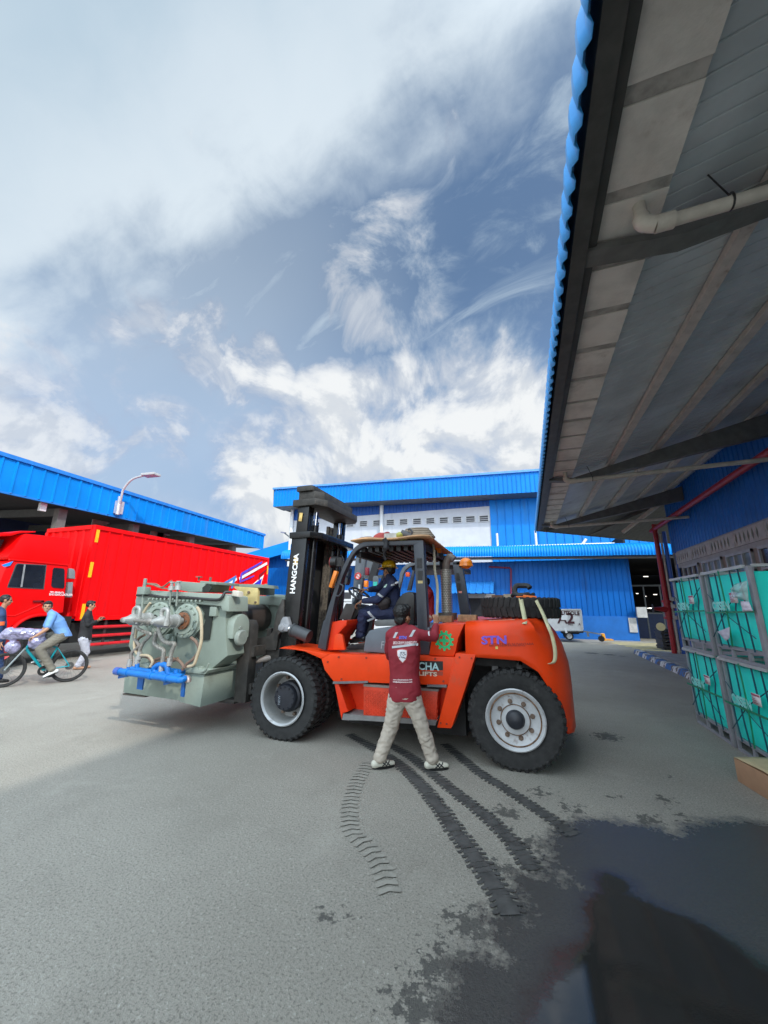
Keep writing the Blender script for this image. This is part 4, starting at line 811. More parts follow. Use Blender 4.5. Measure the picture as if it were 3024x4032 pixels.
# ---- things lying on the forklift
b = B(); tyre_mesh(b, (-.10, 5.62, 1.70), (0, 0, 1), .50, .25, .30, 40); tag(b.out('spare_tyre', blackr, merge=False), 'spare black tyre strapped flat on top of the orange counterweight', 'tyre')
def strap(pts, w, nm, m, label, cat, side=(1, 0, 0), group=None):
    P_ = spline([vv(p) for p in pts], 5); sd = vv(side).normalized()*w/2; b = B()
    b.loft([[p-sd for p in P_], [p+sd for p in P_]], caps=False, closed=False); o = b.out(nm, m, solid=.006); return tag(o, label, cat, group)
Ys = 5.08
strap([q5(900, 395, 5.35), q5(895, 400, 5.14), q5(905, 460, 5.095), q5(935, 610, 4.92), q5(932, 655, 4.84)], .05, 'ratchet_strap', cream, 'cream ratchet strap down the middle of the spare tyre', 'strap', group=None)
strap([q5(1030, 400, 5.35), q5(1050, 420, 5.16), q5(1120, 560, 5.08), q5(1175, 690, 4.88), q5(1210, 780, 4.865), q5(1237, 900, 4.85), q5(1240, 1000, 4.85), q5(1220, 1045, 4.86), q5(1170, 1058, 4.9)], .04, 'ratchet_strap', cream, 'cream ratchet strap running over the right corner of the counterweight', 'strap')
b = B(); c = q5(985, 384, 5.25); b.box(c, (.16, .07, .035), Matrix.Rotation(.1, 3, 'Y')); b.box(c+V((-.12, .02, .0)), (.09, .06, .02)); tag(b.out('ratchet', mat('bright_orange_ratchet', (.90, .17, .01), .45), bev=.008), 'bright orange ratchet handle on the spare tyre', 'ratchet')
b = B(); c = q5(915, 365, 5.5); b.tube([c+V((.10*cos(t), .0+.08*sin(t)*.6, .06+.075*sin(t)+.01*sin(3*t))) for t in [i*pi/10 for i in range(1, 19)]], .035, 8); b.tube([c+V((.13*cos(t), .1*sin(t), .0+.01*cos(5*t))) for t in [i*pi/8 for i in range(16)]], .025, 8, closed=True); tag(b.out('cable_coil', mat('dark_cable', (.03, .032, .035), .6)), 'coil of dark cable lying on top of the spare tyre', 'cable')
def block(nm, x0, y0, x1, y1, Y, dep, label, m=wood, group=None, rz=0.):
    a, c = q5(x0, y0, Y), q5(x1, y1, Y); b = B(); cen = (a+c)/2; b.box(cen+V((0, dep/2, 0)), (abs(c.x-a.x), dep, abs(a.z-c.z)), Matrix.Rotation(rz, 3, 'Z')); return tag(b.out(nm, m, bev=.006), label, 'wood', group)
block('timber_block', 258, 562, 450, 635, 5.35, .16, 'square timber block on the hood just left of the spare tyre')
block('timber_block', 40, 572, 200, 640, 5.5, .18, 'timber block on the hood below the perforated exhaust stack')
block('timber_block', 600, 364, 715, 420, 6.2, .2, 'dark timber block behind the spare tyre, left of a pale one', mat('dark_timber', (.16, .09, .06), .8, var=.3))
block('timber_block', 718, 355, 822, 405, 6.25, .2, 'pale timber block behind the spare tyre', mat('pale_timber', (.42, .34, .25), .8, var=.2))
a = q5(580, 632, 4.95); c = q5(835, 622, 4.95); b = B(); b.bar(a, c, .06, .03); tag(b.out('timber_batten', mat('pale_batten', (.50, .36, .26), .8)), 'thin pale timber batten on the hood under the spare tyre', 'wood')
# load on the guard roof
zb = zr_+.0
pl = bpy.data.materials.get('plywood') or mat('plywood', (.55, .32, .17), .8, var=.2, scale=8)
b = B(); n = 14; L0, L1 = q8(410, 170, YG).x, q8(1340, 130, YG).x
b.grid(lambda u, v: V((L0+(L1-L0)*u, YG-.05+v*1.75, zb+.028+.012*sin(9*u+3*v)-.06*max(0, .18-u)-.05*max(0, u-.9))), 20, 6); tag(b.out('roof_board', pl, solid=.022), 'warped plywood sheet lying on top of the cab guard', 'board')
Yt = 5.0
def heap(x0, x1, y0, y1, Y, dep, seed=0, n=16):
    a, c = q8(x0, y1, Y), q8(x1, y0, Y); b = B(); h = c.z-a.z; w = c.x-a.x
    def f(u, v):
        e = max(0, 1-abs(2*u-1)**4)*max(0, 1-abs(2*v-1)**4)
        r = mnoise.noise(V((u*3+seed, v*3, seed)))*.35
        return V((a.x+w*u, Y+dep*v, zb+.045+h*1.25*e**.4*(.9+r)))
    return b.grid(f, n, n)
tag(heap(650, 845, 52, 140, Yt, .34, 1).out('tarpaulin', mat('red_cloth', (.30, .05, .045), .85, var=.2)), 'folded dull red cloth on the cab guard roof', 'cloth')
tag(heap(480, 650, 92, 140, Yt, .3, 3).out('rope_coil', mat('brown_rope', (.20, .15, .12), .9, var=.3, bump=.6)), 'flat coil of brown webbing at the front of the cab guard roof', 'rope')
b = B(); c = q8(1185, 95, Yt+.16)
for k in range(5): b.tube([V((c.x+(.24-.02*k)*cos(t), c.y+(.16-.015*k)*sin(t), zb+.06+.028*k)) for t in [i*pi/12 for i in range(24)]], .018, 6, closed=True)
tag(b.out('rope_coil', mat('tan_rope', (.30, .24, .18), .9)), 'tan rope coil at the rear of the cab guard roof', 'rope')
b = B(); c = q8(880, 100, Yt)
for k in range(5): b.bar(c+V((-.06+.03*k, 0, -.04)), c+V((.1+.035*k, .06, .05-.05*(k % 2))), .015, .015)
b.box(c+V((.0, .1, .0)), (.22, .2, .1)); tag(b.out('chain_sling', mat('white_chain', (.50, .49, .46), .5, var=.3)), 'heap of pale chain beside the red cloth on the guard roof', 'chain')
b = B(); c = q8(985, 85, Yt); b.ball(c, (.055, .08, .05)); b.ball(c+V((.03, .03, -.05)), (.05, .07, .04)); b.cyl(c+V((-.06, 0, 0)), c+V((.07, .05, .01)), .03); hk = b.out('chain_hoist', mat('olive_yellow', (.45, .44, .10), .5)); tag(hk, 'small yellow chain hoist with a dark hook on the guard roof', 'hoist')
b = B(); c = q8(1050, 82, Yt); b.cyl(c+V((-.07, 0, .03)), c+V((.06, .03, -.02)), .055, seg=14); b.tube([c+V((.05, 0, -.03)), c+V((.09, 0, .03)), c+V((.06, 0, .085)), c+V((.03, 0, .07))], .014, 6, smooth=4); b.out('hook', mat('dark_iron', (.08, .075, .08), .5), hk)
# strap hanging at the rear of the guard, black belt wound on the side rail
strap([q8(1365, 150, 5.5), q8(1385, 280, 5.42), q8(1395, 500, 5.3), q8(1425, 700, 5.15), q8(1420, 1025, 4.9), q8(1425, 1060, 4.86)], .035, 'webbing_strap', mat('tan_webbing', (.38, .33, .24), .85), 'long tan webbing strap hanging from the guard roof to a raised hand', 'strap')
b = B(); b.tube([q8(790, 120, 4.88), q8(815, 170, 4.9), q8(812, 230, 4.9), q8(830, 232, 4.93)], .035, 8, smooth=4); b.tube([q8(815, 215, 5.0), q8(800, 265, 5.05), q8(795, 330, 5.1), q8(815, 375, 5.1)], .02, 6, smooth=4); tag(b.out('cargo_belt', mat('black_belt', (.035, .035, .04), .7)), 'black belt wound round the side rail of the cab guard', 'belt')
c = q4(835, 490, 4.85); b = B(); b.grid(lambda u, v: V((c.x-.095+.19*u+.02*sin(7*v), c.y-.03+.13*v, c.z-.032+.075*max(0, (1-abs(2*u-1)**3))*max(0, (1-abs(2*v-1)**3))*(1+.5*mnoise.noise(V((u*4, v*4, 2))))+.0)), 14, 12); tag(b.out('cleaning_rag', mat('purple_grey_rag', (.10, .095, .13), .9, var=.3)), 'crumpled grey rag on the front step of the orange forklift', 'cloth')
# ================================================================== second forklift behind
F2 = thing('forklift', 'grey framed second forklift standing behind the orange one, a man in red at its seat', 'forklift', (-2, 9.2, 0)); Y2 = 8.3
b = B(); b.prism([q8(970, 590, Y2), q8(978, 530, Y2), q8(1010, 470, Y2), q8(1060, 425, Y2), q8(1120, 400, Y2), q8(1750, 385, Y2), q8(1750, 440, Y2), q8(1150, 440, Y2), q8(1090, 455, Y2), q8(1040, 500, Y2), q8(1015, 545, Y2), q8(980, 700, Y2), q8(900, 1100, Y2), q8(850, 1100, Y2)], (0, .12, 0)); b.out('guard_front_leg', mat('pale_guard_grey', (.11, .125, .14), .45, var=.1), F2, bev=.012)
gp2 = MATS['pale_guard_grey']
b = B(); b.prism([q5(205, 32, Y2), q5(300, 22, Y2), q5(345, 300, Y2), q5(387, 560, Y2), q5(285, 560, Y2), q5(240, 250, Y2)], (0, .14, 0)); r = b.out('guard_rear_leg', gpaint, F2, bev=.01)
b = B()
for y0 in (150, 250):
    for k in range(7): b.bar(q5(245+.1*(y0-150)+k*.8, y0+10*k, Y2-.01), q5(275+.1*(y0-150)+k*1.2, y0+10*k, Y2-.01), .02, .02)
b.out('air_slots', black, r); b = B(); b.prism([q5(268, 325, Y2-.005), q5(302, 325, Y2-.005), q5(303, 345, Y2-.005), q5(270, 345, Y2-.005)], (0, .002, 0)); b.out('sticker', mat('red_white_sticker', (.7, .25, .2), .5), r)
b = B(); z = q8(1300, 400, Y2).z; b.span((q8(1100, 400, Y2).x, Y2+.12, z-.16), (q5(290, 25, Y2).x, Y2+1.6, z-.06)); b.out('guard_roof', mat('guard_black', (.02, .02, .022), .6), F2)
c = q5(345, 75, Y2); b = B(); b.cyl(c, c+V((0, 0, .05)), .15, .14); b.ball(c+V((0, 0, .06)), (.14, .14, .12), 18); b.out('beacon', amber, F2)
b = B(); b.prism([q8(405, 900, Y2), q8(462, 262, Y2), q8(545, 255, Y2), q8(700, 320, Y2), q8(575, 325, Y2), q8(500, 900, Y2)], (0, .12, 0)); ms = b.out('mast_upright', mat('mast_blue_grey', (.10, .115, .135), .45, var=.1), F2, bev=.008)
b = B(); b.prism([q8(560, 315, Y2+.7), q8(720, 320, Y2+.7), q8(690, 600, Y2+.7), q8(560, 600, Y2+.7)], (0, .1, 0)); b.span((q8(500, 590, Y2).x, Y2+.02, q8(500, 595, Y2).z), (q8(760, 590, Y2).x, Y2+.1, q8(500, 560, Y2).z)); b.out('mast_plate', gp2, F2)
b = B(); b.prism([q8(597, 620, Y2-.2), q8(660, 400, Y2-.2), q8(700, 370, Y2-.2), q8(745, 380, Y2-.2), q8(735, 420, Y2-.2), q8(670, 630, Y2-.2)], (0, .12, 0)); b.out('guard_front_leg', mat('near_black_frame', (.018, .019, .022), .5), F2)
b = B(); b.prism([q8(458, 605, Y2-.008), q8(495, 610, Y2-.008), q8(502, 530, Y2-.008), q8(466, 527, Y2-.008)], (0, .003, 0)); sk = b.out('warning_sticker', mat('pale_pink_sticker', (.75, .6, .58), .5), ms)
b = B(); cc = q8(481, 568, Y2-.012); b.tube([cc+V((.07*cos(t), 0, .07*sin(t))) for t in [i*pi/8 for i in range(16)]], .013, 5, closed=True); b.bar(cc+V((-.05, 0, .05)), cc+V((.05, 0, -.05)), .02, .01); b.out('prohibition_mark', mat('sign_red', (.6, .03, .03), .5), sk)
b = B(); b.text('E', q8(490, 830, Y2-.01), (0, 0, 1), (-1, 0, 0), .26, bold=.012); b.text('L', q8(500, 740, Y2-.01), (0, 0, 1), (-1, 0, 0), .26, bold=.012); b.out('lettering', whitel, ms)
b = B(); b.prism([q8(492, 355, Y2-.006), q8(520, 355, Y2-.006), q8(518, 412, Y2-.006), q8(490, 412, Y2-.006)], (0, .003, 0)); b.out('opening', black, ms)
for x0, y0, x1, y1, m_, nm in ((548, 620, 590, 700, amber, 'indicator_lamp'), (1045, 520, 1085, 575, mat('red_orange_lens', (.7, .10, .03), .3), 'indicator_lamp'), (560, 465, 600, 560, mat('dark_red_lamp', (.20, .02, .03), .4), 'work_lamp')):
    b = B(); a, c = q8(x0, y1, Y2-.25), q8(x1, y0, Y2-.25); b.span(a, c+V((0, .12, 0))); b.out(nm, m_, F2, bev=.02)
b = B(); b.prism([q8(655, 690, Y2-.3), q8(655, 590, Y2-.3), q8(668, 565, Y2-.3), q8(705, 565, Y2-.3), q8(718, 590, Y2-.3), q8(718, 690, Y2-.3)], (0, .05, 0)); mr = b.out('mirror', gp2, F2, bev=.01); b = B(); b.prism([q8(662, 685, Y2-.31), q8(662, 635, Y2-.31), q8(710, 635, Y2-.31), q8(710, 685, Y2-.31)], (0, .003, 0)); b.out('glass', mat('teal_glass', (.03, .5, .42), .2), mr)
b = B(); b.prism([q8(1060, 740, Y2+.05), q8(1130, 500, Y2+.05), q8(1150, 510, Y2+.05), q8(1105, 740, Y2+.05)], (0, .1, 0)); b.out('roof_post', gpaint, F2)
# body of the second forklift
z0 = q5(470, 585, Y2).z
b = B(); b.prism([(-3.3, Y2, .55), (-3.3, Y2, 1.15), (-2.4, Y2, 1.15), (-2.3, Y2, z0-.35), (-1.9, Y2, z0-.25), (-1.6, Y2, z0-.04), (-.4, Y2, z0-.02), (-.05, Y2, z0-.25), (.15, Y2, .9), (.15, Y2, .4), (-.9, Y2, .4), (-2.6, Y2, .4)], (0, 1.9, 0)); b.out('body', orange, F2, bev=.04)
for x in (-3.0, -.45):
    for yo in (Y2-.02, Y2+1.65):
        b = B(); tyre_mesh(b, (x, yo+.13, .5), (0, -1, 0), .5, .26, .3, 30); w = b.out('wheel', blackr, F2, merge=False); b = B(); b.lathe((x, yo, .5), (0, 1, 0), [(.31, .0), (.28, .01), (.26, .06), (.0, .06)], 28); b.out('rim', rimm, w)
b = B(); b.prism([(-1.42, Y2+.6, 1.25), (-1.45, Y2+.6, 2.05), (-1.32, Y2+.6, 2.1), (-1.25, Y2+.6, 1.3)], (0, .55, 0)); b.out('seat_back', black, F2, bev=.03)
b = B(); b.prism([(-2.0, Y2+.6, 1.16), (-1.4, Y2+.6, 1.16), (-1.4, Y2+.6, 1.3), (-2.0, Y2+.6, 1.28)], (0, .55, 0)); b.out('seat', black, F2, bev=.03)
# ================================================================== sage green two-roll machine on the forks
sage = mat('sage_green_paint', (.225, .27, .23), .45, var=.08, scale=2, dirt=(.13, .15, .125), dirt_amt=.3, dscale=2)
sage2 = mat('pale_sage_paint', (.275, .325, .28), .45, var=.08, scale=3, dirt=(.17, .19, .16), dirt_amt=.25, dscale=3)
silv = mat('silver_casting', (.36, .365, .35), .45, metal=.3, var=.12)
hosem = mat('brown_hose', (.19, .12, .085), .5, var=.3)
braid = mat('braided_steel_hose', (.26, .25, .225), .45, metal=.3, var=.35, scale=40)
bluep = mat('bright_blue_pipe', (.004, .15, .52), .45, var=.15)
MC = thing('roll_mill', 'sage green two roll machine with hoses and blue pipes, lifted on the forklift forks', 'machine', (-5, 5.5, .4))
YF = 4.40
def m2(L, Y): return [q2(x, y, Y) for x, y in L]
zb0 = .405
def flat(p): return V((p.x, p.y, max(p.z, zb0)))
# base: long bed and the front foot blocks
b = B(); b.prism(m2([(102, 1215), (118, 1050), (660, 1058), (660, 1300), (560, 1280)], YF), (0, 2.4, 0)); b.out('base', sage, MC, bev=.01)
b = B(); b.prism(m2([(614, 1300), (652, 1030), (842, 1052), (802, 1350)], YF-.06), (0, .95, 0)); b.out('base_block', sage2, MC, bev=.012)
b = B(); b.prism(m2([(652, 1000), (700, 990), (880, 1012), (842, 1050), (650, 1030)], YF-.10), (0, .6, 0)); b.out('foot_flange', sage2, MC, bev=.008)
b = B()
for x, y in ((720, 985), (808, 998)): c = q2(x, y, YF-.05); b.cyl(c+V((0, 0, -.03)), c+V((0, 0, .03)), .035, seg=6)
b.tube([q2(810, 1025, YF-.12), q2(850, 1010, YF-.12), q2(880, 950, YF-.12)], .012, 6, smooth=4); b.out('anchor_bolt', sage2, MC)
b = B(); b.prism(m2([(100, 1222), (300, 1245), (300, 1258), (100, 1236)], YF+.02), (0, .5, 0)); b.out('skid', mat('old_timber_skid', (.10, .085, .07), .9), MC)
house = [(120, 1048), (205, 1000), (205, 900), (150, 790), (170, 690), (213, 415), (226, 335), (1040, 380), (1040, 485), (1036, 505), (1030, 650), (1050, 880), (890, 1012), (720, 1000), (650, 1028)]
inner = [(310, 700), (320, 420), (900, 420), (900, 640), (870, 740), (800, 760), (500, 745)]
for Y, nm in ((YF+.02, 0), (6.0, 1)):
    b = B(); d = V((0, Y-(YF+.02), 0)); b.prism([p+d for p in m2(house, YF+.02)], (0, .34, 0)); b.out('housing', sage, MC, bev=.012)
    b = B(); b.prism([p+d for p in m2([(222, 345), (232, 282), (990, 318), (1062, 340), (1062, 480), (1000, 470), (990, 430), (900, 422), (560, 395), (215, 418), (213, 380)], YF-.05)], (0, .40, 0)); b.out('housing_cap', sage2, MC, bev=.012)
b = B(); b.prism(m2([(800, 420), (920, 428), (905, 600), (885, 735), (800, 745), (760, 700), (820, 640), (850, 560), (840, 480)], YF-.002), (0, .01, 0)); b.out('housing_opening_shade', mat('recess_shade', (.02, .025, .022), .9), MC)  # flat dark panel painting the shade of the frame opening
# bearings
for (cx, cy, rx, ry, full) in ((432, 545, 125, 150, 0), (676, 562, 130, 152, 1)):
    c = q2(cx, cy, YF-.07); r = (q2(cx, cy-ry, YF-.07)-c).length; c = V((c.x, YF-.07, c.z))
    b = B(); b.prism([c+V((r*1.16*cos(t), .07, r*1.12*sin(t))) for t in [pi/8+i*pi/4 for i in range(8)]], (0, -.05, 0)); bb = b.out('bearing_block', sage, MC, bev=.008)
    b = B(); b.lathe(c, (0, -1, 0), [(r, -.04), (r, .02), (r*.93, .03), (r*.80, .03), (r*.78, .05), (r*.60, .05), (r*.58, .03), (r*.45, .03), (.0, .03)], 40); b.out('flange', sage2, bb)
    b = B()
    for k in range(12): t = 2*pi*k/12; p = c+V((r*.88*cos(t), -.03, r*.88*sin(t))); b.cyl(p, p+V((0, -.025, 0)), .017, seg=6)
    for k in range(7): p = c+V((-r*1.0+k*r*.33, -.0, r*1.18)); b.cyl(p+V((0, .05, 0)), p+V((0, -.03, 0)), .016, seg=6)
    b.out('bolt', sage2, bb)
    # rotary joint reaching out from the bearing
    b = B(); b.lathe(c+V((0, -.05, 0)), (0, -1, 0), [(.0, .0), (.115, .0), (.115, .03), (.06, .035)] if full else [(.0, 0), (.09, .0), (.09, .02), (.06, .03)], 32); b.out('roll_end_plate', mat('rust_brown_plate', (.26, .11, .055), .6, var=.25) if full else sage, bb)
    if full:
        b = B()
        for k in range(6): t = 2*pi*k/6; p = c+V((.088*cos(t), -.08, .088*sin(t))); b.cyl(p, p+V((0, -.015, 0)), .012, seg=6)
        b.out('plate_bolt', boltm, bb)
    b = B(); b.lathe(c+V((0, -.08, 0)), (0, -1, 0), [(.045, 0), (.045, .07), (.085, .075), (.092, .09), (.092, .12), (.082, .125), (.082, .20), (.09, .205), (.09, .235), (.078, .24), (.072, .36), (.05, .40), (.03, .46), (.0, .47)], 28); rj = b.out('rotary_joint', silv, MC)
    e = c+V((0, -.40, 0)); b = B(); b.tube([e, e+V((-.02, 0, .10)), e+V((-.005, 0, .15)), e+V((.05, 0, .16)), e+V((.09, 0, .12)), e+V((.09, 0, -.02))], .026, 10, smooth=4); b.cyl(e+V((.09, 0, .03)), e+V((.09, 0, -.05)), .036, seg=8); b.out('elbow', silv, rj)
e1 = q2(95, 555, YF-.50); e2 = q2(345, 568, YF-.50); b = B(); b.cyl(e1, e2, .022, seg=10); b.ball(e1+V((.06, 0, 0)), (.09, .04, .04)); b.ball(e2, (.06, .045, .045)); b.out('link_pipe', mat('dull_steel_pipe', (.26, .24, .22), .4, metal=.4), MC)
# rolls between the housings
for cx, cy in ((432, 545), (676, 562)):
    c = q2(cx, cy, YF-.07); b = B(); b.cyl((c.x, YF+.44, c.z), (c.x, 5.0, c.z), .13, seg=32); b.cyl((c.x, 5.0, c.z), (c.x, 5.98, c.z), .232, seg=48); b.out('roll', mat('worn_brown_roll', (.11, .085, .08), .38, metal=.5, var=.2, scale=3), MC)
b = B(); b.prism(m2([(1105, 258), (1120, 250), (1325, 265), (1318, 415), (1300, 420), (1160, 402), (1155, 300)], 5.2), (0, .06, 0)); pg = b.out('guide_plate', mat('cream_yellow_plate', (.62, .50, .22), .6, var=.15), MC, bev=.006)
b = B(); c = q2(1245, 305, 5.19); b.cyl(c+V((0, .01, 0)), c+V((0, -.02, 0)), .02, seg=12); c = q2(1305, 395, 5.19); b.cyl(c+V((0, .01, 0)), c+V((0, -.02, 0)), .015, seg=12); b.out('bolt', boltm, pg)
b = B(); b.prism(m2([(1110, 228), (1340, 232), (1350, 262), (1110, 250)], 5.2), (0, .5, 0)); b.prism(m2([(1320, 270), (1385, 255), (1380, 330), (1320, 330)], 5.6), (0, .3, 0)); b.cyl(q2(1400, 330, 5.8), q2(1400, 230, 5.8), .035, seg=10); b.out('top_tray', sage, MC)
b = B(); b.prism(m2([(1428, 320), (1570, 330), (1565, 420), (1428, 410)], 6.2), (0, .4, 0)); b.prism(m2([(1340, 370), (1425, 360), (1420, 530), (1400, 650), (1330, 640)], 5.97), (0, .03, 0)); b.prism(m2([(1420, 420), (1490, 470), (1480, 560), (1440, 670), (1380, 670)], 6.1), (0, .3, 0)); b.out('far_bearing_block', sage2, MC, bev=.01)
# screw gearbox with rounded end
YGb = YF+.12
a = q2(885, 575, YGb); c = q2(1055, 590, YGb); d = q2(1150, 630, YGb); b = B(); b.cyl(a+V((-.03, 0, 0)), a, .105, seg=28); b.cyl(a, V((c.x, a.y, a.z)), .098, seg=28); gx = b.out('gearbox', sage2, MC)
b = B(); x0, x1 = c.x-.02, q2(1135, 630, YGb).x; r = .165; zc = q2(1140, 635, YGb).z
prof = [V((x0, YGb+.1+r*cos(t), zc+.03+r*sin(t))) for t in [i*pi/12 for i in range(13)]]+[V((x0, YGb+.1-r, zc-.13)), V((x0, YGb+.1+r, zc-.13))]
b.loft([prof, [p+V((x1-x0, 0, 0)) for p in prof]]); b.out('gear_cover', sage2, gx, bev=.015)
b = B(); c = V((x1, YGb+.06, zc-.12)); b.lathe(c, (1, 0, 0), [(.0, .07), (.09, .07), (.105, .055), (.105, .01), (.09, .0)], 28); b.cyl(c+V((.0, 0, .12)), c+V((.03, 0, .12)), .03, seg=8); b.out('hand_wheel', mat('dull_sage_cast', (.24, .27, .24), .5, var=.2), gx)
b = B(); c = q2(940, 478, YGb-.1); b.box(c, (.12, .1, .13)); b.out('limit_switch', sage2, MC, bev=.01)
# top boxes, posts, valves
b = B(); b.prism(m2([(568, 210), (600, 203), (845, 222), (830, 300), (700, 302), (568, 275)], YF+.08), (0, .3, 0)); b.prism(m2([(800, 200), (948, 210), (945, 235), (800, 225)], YF+.1), (0, .5, 0)); b.prism(m2([(905, 235), (945, 235), (930, 305), (900, 305)], YF+.3), (0, .3, 0)); b.out('top_hopper', sage, MC, bev=.008)
b = B(); b.prism(m2([(822, 300), (822, 262), (868, 225), (905, 262), (880, 300)], YF+.06), (0, .02, 0)); b.out('hopper_mouth', mat('recess_shade', (.02, .025, .022), .9), MC)  # thin dark plate painting the shade in the mouth
b = B(); c = q2(788, 200, YF+.2); b.cyl(c, c+V((0, 0, .06)), .012, seg=8); b.cyl(c+V((0, 0, .05)), c+V((0, 0, .065)), .05, seg=12); c = q2(893, 205, YF+.2); b.cyl(c, c+V((0, 0, .06)), .018, seg=8); b.out('valve_handle', mat('brown_iron', (.16, .10, .08), .6), MC)
b = B()
for x, y0, y1, r in ((290, 262, 500, .017), (543, 212, 430, .014), (604, 205, 430, .014)):
    p, q = q2(x, y0, YF-.12), q2(x-18, y1, YF-.12); q.z = q.z; b.cyl(p, q, r, seg=8)
b.out('tie_rod', mat('grey_green_rod', (.20, .23, .20), .45), MC)
b = B()
for x, y in ((543, 255), (604, 250)):
    c = q2(x, y, YF-.12); b.cyl(c+V((0, 0, -.05)), c+V((0, 0, .01)), .045, .04, seg=14); b.cyl(c+V((0, 0, .01)), c+V((0, 0, .07)), .022, seg=8); b.cyl(c+V((0, 0, .055)), c+V((0, 0, .075)), .035, seg=8)
b.out('grease_cup', silv, MC)
b = B(); c = q2(290, 290, YF-.12); b.box(c, (.16, .1, .11)); b.cyl(c+V((0, 0, .05)), c+V((0, 0, .18)), .025, seg=8); b.out('filter_block', mat('grey_sage_block', (.22, .26, .23), .5), MC, bev=.008)
b = B(); b.tube([q2(228, 330, YF-.08), q2(340, 330, YF-.08), q2(480, 352, YF-.08), q2(640, 350, YF-.08), q2(820, 365, YF-.08), q2(960, 372, YF-.08), q2(1005, 345, YF-.08), q2(1030, 305, YF-.05), q2(1090, 305, YF)], .02, 8, smooth=5); b.out('cable', mat('black_cable', (.025, .024, .025), .5), MC)
b = B(); b.prism(m2([(1085, 300), (1100, 285), (1150, 300), (1150, 345), (1085, 335)], YF), (0, .1, 0)); b.out('junction_box', mat('cream_box', (.60, .56, .48), .5), MC, bev=.006)
b = B(); b.prism(m2([(1095, 150), (1130, 145), (1095, 270), (1078, 268)], YF+.1), (0, .012, 0)) if 0 else None
b.tube([q2(295, 230, YF-.1), q2(370, 235, YF-.1), q2(450, 260, YF-.1), q2(520, 215, YF-.1), q2(545, 200, YF-.1)], .012, 6, smooth=5); b.tube([q2(300, 225, YF+.1), q2(400, 230, YF+.1), q2(460, 268, YF+.1), q2(560, 272, YF+.1)], .012, 6, smooth=5); b.out('lubrication_pipe', hosem, MC)
# hoses
YH_ = YF-.28
hs = [([(440, 555), (425, 640), (455, 730), (510, 765), (570, 772), (545, 840), (530, 930)], .026, braid), ([(225, 590), (235, 630), (300, 665), (350, 690), (290, 760), (255, 830), (245, 920)], .024, braid),
      ([(410, 660), (385, 760), (420, 800), (470, 830), (465, 900), (452, 980)], .027, braid), ([(205, 640), (205, 720), (245, 780), (225, 815), (180, 860), (175, 930)], .022, mat('grey_hose', (.22, .20, .18), .5)),
      ([(775, 440), (805, 500), (815, 620), (810, 760), (775, 880), (745, 960), (690, 980)], .020, mat('cream_hose', (.45, .37, .25), .5)), ([(720, 715), (770, 760), (790, 830), (740, 910), (680, 955), (665, 990)], .021, hosem),
      ([(350, 400), (300, 470), (240, 580), (215, 700), (205, 800), (240, 870), (330, 880), (370, 930), (350, 980)], .018, mat('cream_hose', (.45, .37, .25), .5)), ([(250, 880), (330, 895), (380, 950), (400, 915), (480, 900), (600, 920), (650, 980), (640, 1010)], .02, hosem),
      ([(600, 900), (560, 925), (500, 930), (420, 935), (390, 960)], .018, hosem), ([(300, 690), (240, 730), (220, 800), (245, 880)], .018, hosem)]
for L, r, m_ in hs:
    b = B(); b.tube([q2(x, y, YH_+(.1 if m_ is hosem else 0)) for x, y in L], r, 8, smooth=6); b.out('hose', m_, MC)
b = B()
for x, y in ((165, 945), (235, 920), (452, 985), (525, 935), (205, 650), (250, 880)): c = q2(x, y, YH_); b.cyl(c+V((0, 0, -.05)), c+V((0, 0, .05)), .034, seg=8)
b.out('hose_coupling', silv, MC)
b = B(); b.prism(m2([(475, 700), (500, 683), (515, 690), (515, 720), (500, 742), (475, 740)], YF-.1), (0, .08, 0)); b.prism(m2([(525, 700), (560, 710), (560, 760), (525, 760)], YF-.05), (0, .05, 0)); b.prism(m2([(245, 985), (260, 950), (310, 935), (340, 955), (330, 990), (290, 1000)], YF-.2), (0, .15, 0)); b.out('pipe_clamp', sage2, MC, bev=.006)
# blue water manifold
YB1, YB2 = YF-.42, YF-.28
b = B(); b.cyl(q2(62, 1020, YB1), q2(610, 1098, YB1), .042, seg=18); b.tube([q2(600, 1097, YB1), q2(640, 1100, YB1), q2(665, 1085, YB1+.06)], .038, 12, smooth=3); b.cyl(q2(180, 1003, YB2), q2(640, 1075, YB2), .04, seg=14); b.cyl(q2(330, 990, YB2+.15), q2(650, 1035, YB2+.15), .04, seg=14)
b.tube([q2(395, 1050, YB2), q2(385, 1000, YB2), q2(420, 965, YB2), q2(480, 962, YB2), q2(505, 985, YB2), q2(510, 1040, YB2)], .036, 12, smooth=4)
for x, y0, y1 in ((158, 960, 1010), (232, 950, 1000), (440, 985, 1050), (515, 990, 1045), (585, 1010, 1040)): b.cyl(q2(x, y0, YB2), q2(x-2, y1, YB2), .03, seg=10)
for t in (.15, .55, .8): p = q2(62, 1020, YB1)+(q2(610, 1098, YB1)-q2(62, 1020, YB1))*t; dd = (q2(610, 1098, YB1)-q2(62, 1020, YB1)).normalized(); b.cyl(p-dd*.03, p+dd*.03, .048, seg=18)
mf = b.out('water_manifold', bluep, MC)
b = B(); b.prism(m2([(235, 1075), (290, 1080), (272, 1190), (225, 1182)], YB1+.1), (0, .02, 0)); b.prism(m2([(635, 1092), (664, 1098), (650, 1255), (622, 1250)], YB1+.1), (0, .02, 0)); b.prism(m2([(58, 1058), (110, 1050), (170, 1062), (55, 1088)], YB1+.02), (0, .12, 0)); b.prism(m2([(470, 1105), (580, 1115), (500, 1140), (468, 1148)], YB1+.02), (0, .12, 0)); b.out('pipe_bracket', mat('deep_blue_bracket', (.006, .10, .36), .4), mf)
